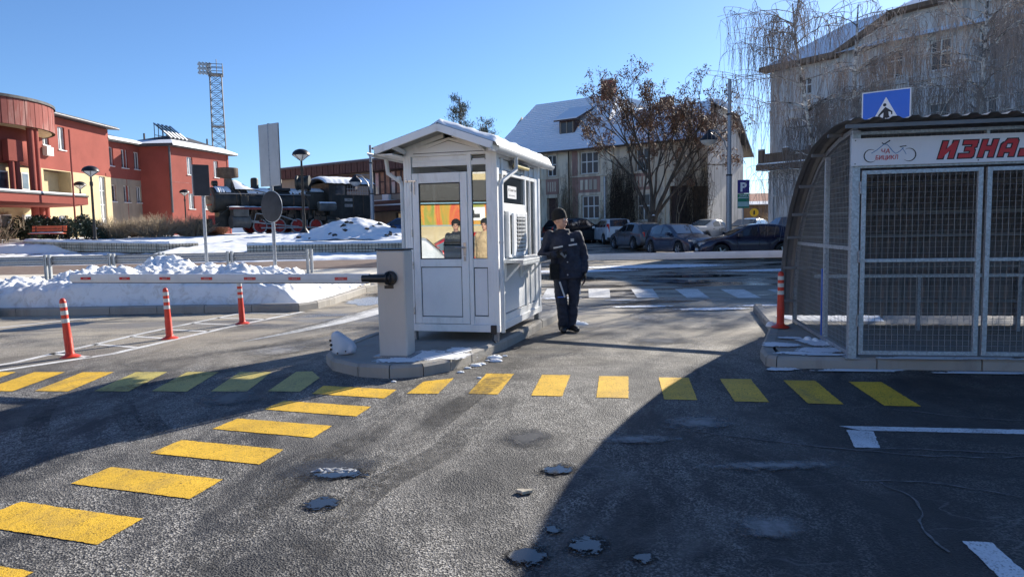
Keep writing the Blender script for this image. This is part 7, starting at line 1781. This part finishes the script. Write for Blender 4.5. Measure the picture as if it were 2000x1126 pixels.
def hand(b, w, d, side, palm_n, curl=.5, s=1.0):
    """w wrist, d direction of fingers, side = direction towards the thumb, palm_n = palm facing"""
    d = Vector(d).normalized(); side = Vector(side).normalized(); pn = Vector(palm_n).normalized(); w = Vector(w)
    k = w+d*.085*s
    for i in range(4): limb(b, [w+side*(.018-.012*i)*s, k+side*(.03-.02*i)*s], [.016*s, .0135*s], 8)
    for i, L in enumerate((.07, .078, .073, .058)):
        p = k+side*(.03-.02*i)*s; e = d; q = [p]; sg = L*s/3*1.25
        for j in range(3): e = (e+pn*curl*(j+1)*.42).normalized(); q.append(q[-1]+e*sg)
        limb(b, q, [.0098*s, .009*s, .0082*s, .0072*s], 8)
    t0 = w+side*.02*s+d*.02*s; t1 = t0+(side*.9+d*.6+pn*.25).normalized()*.04*s; t2 = t1+(d+side*.15+pn*.5).normalized()*.032*s; t3 = t2+(d+pn*.8-side*.1).normalized()*.026*s
    limb(b, [t0, t1, t2, t3], [.015*s, .013*s, .0105*s, .0085*s], 8)
def head_mesh(b, c, yaw, s=1.0, pitch=0):
    m = Matrix.Translation(c) @ Matrix.Rotation(yaw, 4, 'Z') @ Matrix.Rotation(pitch, 4, 'X') @ Matrix.Scale(s, 4)
    # local: face towards -y
    ball(b, (0, 0, 0), 1, 16, (.078, .095, .105), None) if False else None
    def B_(p, r, sc): 
        prof = [(max(.0008, sin(pi*i/14)), -cos(pi*i/14)) for i in range(15)]
        b.lathe(prof, 20, m @ Matrix.Translation(p) @ Matrix.Diagonal((r*sc[0], r*sc[1], r*sc[2], 1)))
    B_((0, .012, .02), .1, (.76, .94, .98)); B_((0, -.022, -.035), .1, (.62, .68, .78)); B_((0, -.052, -.088), .03, (1.1, .8, .7)); B_((0, -.08, .032), .03, (1.7, .55, .4))
    b.tube([m @ Vector((0, -.078, .022)), m @ Vector((0, -.1, -.008)), m @ Vector((0, -.112, -.024))], [.0085, .012, .0145], 8)
    B_((0, -.098, -.03), .012, (1.5, .9, .7)); B_((0, -.088, -.056), .012, (1.9, .7, .45)); B_((0, -.086, -.067), .012, (1.6, .7, .5))
    for q in (-1, 1): B_((q*.045, -.062, -.012), .022, (1, .7, .8)); B_((q*.078, .012, -.005), .026, (.32, .7, 1.15)); B_((q*.033, -.083, .018), .011, (1.3, .5, .8))
    return m
def face(parent, m):
    for q in (-1, 1):
        b = MB(); mm = m @ Matrix.Translation((q*.033, -.0835, .017)); b.lathe([(max(.0005, .011*sin(pi*i/8)), -.011*cos(pi*i/8)) for i in range(9)], 12, mm); e = b.build('eye', mt['sign_white'], parent, smooth=True)
        b = MB(); b.lathe([(.0052, 0), (.001, .0015)], 12, m @ Matrix.Translation((q*.033, -.0945, .017)) @ Matrix.Rotation(pi/2, 4, 'X')); b.build('iris', mt['black_ink'], e)
        b = MB(); b.bar(m @ Vector((q*.016, -.096, .037)), m @ Vector((q*.052, -.084, .038)), .005, .006); b.build('eyebrow', mt['black'], parent)
    b = MB(); b.bar(m @ Vector((-.02, -.0965, -.061)), m @ Vector((.02, -.0965, -.061)), .002, .003); b.build('mouth_line', mt['loco_red'], parent)
def person(label, loc, rz, P_, jacket, trousers, hat=None, group=None, detail=True, vox=.009):
    G = thing('person', label, 'person', loc, rz, group)
    V = {k: Vector(v) for k, v in P_.items()}
    b = MB()
    hd = head_mesh(b, V['head'], P_yaw.get(label, 0), 1.0)
    limb(b, [V['neck']+Vector((0, .01, -.06)), V['head']+Vector((0, .015, -.06))], [.06, .055])
    ch = V['neck']; hp = V['pelvis']
    loft(b, [(hp+Vector((0, 0, -.1)), .1, .08), (hp, .15, .105), (hp.lerp(ch, .35), .13, .1), (hp.lerp(ch, .75), .165, .11), (ch+Vector((0, 0, -.06)), .13, .09), (ch, .06, .055)])
    for s in 'LR':
        limb(b, [V['sh'+s], V['el'+s], V['wr'+s]], [.05, .038, .027]); limb(b, [V['hip'+s], V['kn'+s], V['an'+s]], [.08, .052, .037])
        limb(b, [V['an'+s], V['an'+s]+Vector((0, 0, -.05))], [.037, .033])
    if 'handR' in P_: hand(b, V['wrR'], P_['handR'][0:3], P_['thumbR'], P_['palmR'], .8)
    hand(b, V['wrL'], P_['handL'][0:3], P_['thumbL'], P_['palmL'], .35)
    body = fuse('body', b, mt['skin'], G, vox if vox < .007 else .0065, 1)
    if detail: face(body, hd)
    b = MB(); h = V['hem']
    loft(b, [(h, .225, .155), (h.lerp(ch, .2), .225, .16), (h.lerp(ch, .45), .215, .158), (h.lerp(ch, .72), .225, .155), (ch+Vector((0, 0, -.1)), .2, .13), (ch+Vector((0, .01, -.02)), .12, .1), (ch+Vector((0, .012, .045)), .088, .088)], 28)
    for s in 'LR': limb(b, [V['sh'+s].lerp(ch, .3)+Vector((0, 0, -.06)), V['sh'+s], V['el'+s], V['wr'+s].lerp(V['el'+s], .08)], [.1, .088, .07, .052])
    jk = fuse('jacket', b, jacket, G, vox, 3)
    d = jk.modifiers.new('folds', 'DISPLACE'); tx = bpy.data.textures.new('folds', 'CLOUDS'); tx.noise_scale = .1; tx.noise_depth = 2; d.texture = tx; d.strength = .04; d.mid_level = .5
    b = MB()
    for s in 'LR': limb(b, [V['hip'+s]+Vector((0, 0, .03)), V['hip'+s].lerp(V['kn'+s], .5), V['kn'+s], V['kn'+s].lerp(V['an'+s], .6), V['an'+s]+Vector((0, 0, -.02))], [.115, .1, .08, .075, .072])
    ball(b, hp, .15, 12, (1.05, .8, .8)); tr = fuse('trousers', b, trousers, G, vox, 3)
    d = tr.modifiers.new('folds', 'DISPLACE'); d.texture = tx; d.strength = .045; d.mid_level = .5
    for s in 'LR':
        a = V['an'+s]; f = Vector((V['toe'+s].x-a.x, V['toe'+s].y-a.y, 0)).normalized(); b = MB()
        limb(b, [Vector((a.x, a.y, .06))-f*.05, Vector((a.x, a.y, .06))+f*.06, Vector((a.x, a.y, .045))+f*.17], [.052, .05, .042]); limb(b, [Vector((a.x, a.y, .07)), a+Vector((0, 0, .1))], [.058, .06])
        sh = fuse('shoe', b, mt['black'], G, .008, 2)
        for v in sh.data.vertices: v.co.z = max(v.co.z, .0)
    return G, hd, V, body, jk, tr
P_yaw = {}
lab = 'guard in dark blue winter jacket and black knitted cap leaning on the kiosk counter'
P_yaw[lab] = radians(52)
guard = dict(head=(-.095, -.03, 1.605), neck=(-.06, .0, 1.44), pelvis=(.0, 0, .93), hem=(.01, -.01, .78), shR=(-.245, .0, 1.38), elR=(-.36, -.02, 1.12), wrR=(-.2, -.24, 1.13), shL=(.15, .0, 1.38), elL=(.245, .03, 1.1), wrL=(.245, -.06, .87),
    hipR=(-.1, 0, .88), knR=(-.1, -.04, .49), anR=(-.06, .02, .1), toeR=(-.1, -.2, 0), hipL=(.09, 0, .88), knL=(.09, -.02, .49), anL=(.06, .06, .1), toeL=(.12, -.12, 0),
    handR=(.85, -.45, .0), thumbR=(0, -.2, 1), palmR=(0, 1, .2), handL=(.0, -.15, -1), thumbL=(-.2, -1, 0), palmL=(-1, .2, 0))
G, hd, V, body, jk, tr = person(lab, (.8, 10.2, 0), radians(4), guard, mt['navy'], mt['navy'])
def B2(b, m, p, r, sc): b.lathe([(max(.0008, sin(pi*i/14)), -cos(pi*i/14)) for i in range(15)], 22, m @ Matrix.Translation(p) @ Matrix.Diagonal((r*sc[0], r*sc[1], r*sc[2], 1)))
b = MB(); m_h = hd @ Matrix.Rotation(radians(10), 4, 'X'); b.lathe([(.097, .0), (.101, .02), (.1, .06), (.088, .1), (.06, .13), (.02, .148), (.001, .15)], 26, hd @ Matrix.Translation((0, .014, .035)) @ Matrix.Rotation(radians(-12), 4, 'X') @ Matrix.Diagonal((.92, 1.08, 1, 1))); hat = fuse('knitted_cap', b, mt['knit'], G, .007, 2)
b = MB(); b.lathe([(.1, -.02), (.106, -.015), (.107, .03), (.1, .035)], 26, hd @ Matrix.Translation((0, .016, .03)) @ Matrix.Rotation(radians(-12), 4, 'X') @ Matrix.Diagonal((.92, 1.06, 1, 1))); b.build('cap_brim', mt['knit'], hat, smooth=True)
b = MB(); b.lathe([(.07, -.02), (.1, -.02), (.105, .0), (.098, .02), (.085, .02)], 26, rotm(0, 0, .12, V['neck']+Vector((0, .012, .02)))); b.build('collar', mt['navy'], jk, smooth=True)
ms = M('silver_strip_and_sun_edge', (.62, .62, .64), .4)
for (a, c_) in (((-.21, -.128, 1.22), (-.085, -.165, 1.245)), ((.0, -.168, 1.255), (.12, -.14, 1.27))):
    b = MB(); A_, C2 = Vector(a), Vector(c_); mid_ = (A_+C2)/2+Vector((0, -.012, 0)); b.bar(A_, mid_, .012, .022); b.bar(mid_, C2, .012, .022); b.build('reflective_strip', ms, jk)
b = MB(); b.box(.03, .075, -.168, -.158, 1.31, 1.35); b.build('chest_badge', mt['sign_back'], jk)
for z in (1.02, .84): b = MB(); b.lathe([(.009, 0), (.009, .004)], 10, rotm(0, 0, pi/2, (-.02, -.166, z))); b.build('button', ms, jk)
b = MB(); b.bar((.185, -.02, 1.44), (.255, -.005, 1.2), .012, .02); b.build('sleeve_sun_edge', ms, jk)  # pale bar drawn as the sun's rim light on the sleeve edge
b = MB(); b.box(-.27, -.14, -.19, -.1, .78, 1.0); b.box(-.265, -.145, -.2, -.19, .9, 1.0); b.build('hip_pouch', mt['knit'], G, bevel=.02)
b = MB(); b.bar((-.13, -.3, 1.16), (-.06, -.28, 1.1), .05, .012, up=(0, -1, .3)); b.build('smartphone', mt['phone'], G, bevel=.004)
b = MB(); hand(b, V['wrR'], (.85, -.45, 0), (0, -.2, 1), (0, 1, .2), .8, 1.1); limb(b, [V['wrR'], V['wrR']+Vector((-.05, .03, 0))], [.032, .034]); fuse('glove', b, mt['knit'], G, .006, 1)
b = MB()
hand(b, V['wrL'], (0, -.15, -1), (-.2, -1, 0), (-1, .2, 0), .4, 1.12); limb(b, [V['wrL'], V['wrL']+Vector((0, .01, .05))], [.032, .034]); fuse('glove', b, mt['knit'], G, .006, 1)
for (a, c_) in (((-.13, -.12, .74), (-.06, -.13, .52)), ((.165, -.05, .74), (.17, -.06, .55))):
    b = MB(); b.bar(a, c_, .022, .02); b.build('trouser_stripe', ms, tr)
b = MB(); b.bar((-.16, -.11, .52), (-.06, -.125, .525), .02, .012); b.build('trouser_stripe', mt['sign_blue'], tr)
lab2 = 'passer-by in beige coat with black bag cut off by the left edge of the picture'
walker = dict(head=(0, -.02, 1.6), neck=(0, 0, 1.43), pelvis=(0, 0, .93), hem=(0, 0, .8), shR=(-.18, 0, 1.36), elR=(-.25, .04, 1.1), wrR=(-.24, -.1, .9), shL=(.18, 0, 1.36), elL=(.25, .08, 1.1), wrL=(.24, .02, .88),
    hipR=(-.09, 0, .88), knR=(-.09, -.18, .5), anR=(-.09, -.12, .1), toeR=(-.09, -.4, 0), hipL=(.09, 0, .88), knL=(.09, .02, .48), anL=(.09, .22, .1), toeL=(.09, .0, 0), handR=(0, -.1, -1), thumbR=(0, -1, 0), palmR=(1, 0, 0), handL=(0, -.1, -1), thumbL=(0, -1, 0), palmL=(-1, 0, 0))
G2, hd2, V2, *_ = person(lab2, (-10.18, 13.55, 0), radians(-80), walker, mt['beige_coat'], mt['knit'], vox=.014)
b = MB(); ball(b, (0, 0, 0), .001, 4); b = MB(); b.lathe([(.1, .0), (.1, .05), (.08, .1), (.03, .13), (.001, .132)], 20, hd2 @ Matrix.Translation((0, .012, .03))); b.build('cap', mt['knit'], G2, smooth=True)
b = MB(); b.box(.16, .36, -.2, .15, .86, 1.2); b.build('bag', mt['black'], G2, bevel=.04); b = MB(); b.bar((.2, .0, 1.2), (.1, 0, 1.44), .03, .012); b.build('bag_strap', mt['black'], G2)

# ------------------------------------------------------------------ opposite side of the street, seen reflected in the kiosk glass
d0 = Vector((-.6, -.8, 0)); C0 = Vector((4.4, 15.9, 0)); wc = C0+d0*27; wu = Vector((.8, -.6, 0))
MK = thing('shop_front', 'shop front with a long colourful banner reflected in the kiosk glass', 'building', (wc.x, wc.y, 0), atan2(wu.y, wu.x))
b = MB(); b.box(-9, 9, -.3, 0, 0, 1.65); b.box(-9, 9, -.3, 0, 2.55, 3.6); b.build('shop_wall', mt['cream'], MK)
b = MB(); b.box(-9, 9, .0, .3, 2.6, 3.35); b.build('canopy', mt['black'], MK)
for i in range(18): b = MB(); b.box(-9+i, -9+i+.94, -.25, -.2, 3.62, 4.7); b.box(-9+i, -9+i+.94, -.25, -.2, 4.76, 5.6); b.build('upper_panel', mt['grey_wall'], MK)
k = NT('printed_banner'); v = k.coord('Object', (2.2, 1, .5)); 
wv = k.n('TexNoise'); wv.inputs['Scale'].default_value = .7; wv.inputs['Detail'].default_value = 7; wv.inputs['Distortion'].default_value = 1.2; k.l(v, wv.inputs['Vector'])
cc = k.ramp(wv.outputs['Fac'], [(.3, (.03, .2, .02)), (.4, (.3, .3, .03)), (.46, (.6, .27, .01)), (.54, (.6, .06, .02)), (.64, (.65, .36, .03))]); k.l(cc, k.p.inputs['Base Color'])
b = MB(); b.box(-9, 9, -.08, -.04, 1.7, 2.5); bn2 = b.build('banner', k.m, MK)
for x in (-1.9, 1.1): b = MB(); b.box(x, x+.7, -.035, -.03, 1.85, 2.35); p_ = b.build('poster', mt['sign_white'], bn2); b = MB(); b.prism([(x+.2, 1.95), (x+.5, 1.95), (x+.5, 2.1), (x+.3, 2.1), (x+.28, 2.25), (x+.2, 2.2)], 0, .004, Matrix(((1, 0, 0, 0), (0, 0, -1, -.024), (0, 1, 0, 0), (0, 0, 0, 1)))); b.build('poster_mark', mt['black_ink'], p_)
rc = C0+Vector((-.59, -.807, 0))*21.5; c_ = car('red hatchback on the near side of the street, seen in the kiosk door glass', 'hatch', (-7.3, -.4), 143, cr_, mt['car_glass_pale'])
rc = C0+Vector((-.625, -.78, 0))*16.5; c_ = car('silver hatchback on the near side of the street, seen in the kiosk door glass', 'hatch', (-7.25, 3.4), 143, cs)
for t, nm, dd, D_, coat in ((0, 'bystander in black coat on the near side, seen in the kiosk door glass', (-.579, -.815), 16.5, mt['knit']), (1, 'bystander in pale padded waistcoat on the near side, seen in the side light', (-.546, -.838), 16, mt['beige_coat'])):
    q = C0+Vector((dd[0], dd[1], 0))*D_; G3, h3, V3, *_ = person(nm, (q.x, q.y, 0), radians(150+t*20), walker, coat, mt['knit'], detail=False, vox=.02)
    b = MB(); b.lathe([(.1, -.03), (.105, .05), (.08, .1), (.03, .13), (.001, .132)], 16, h3 @ Matrix.Translation((0, .012, .03))); b.build('cap', mt['knit'], G3, smooth=True)
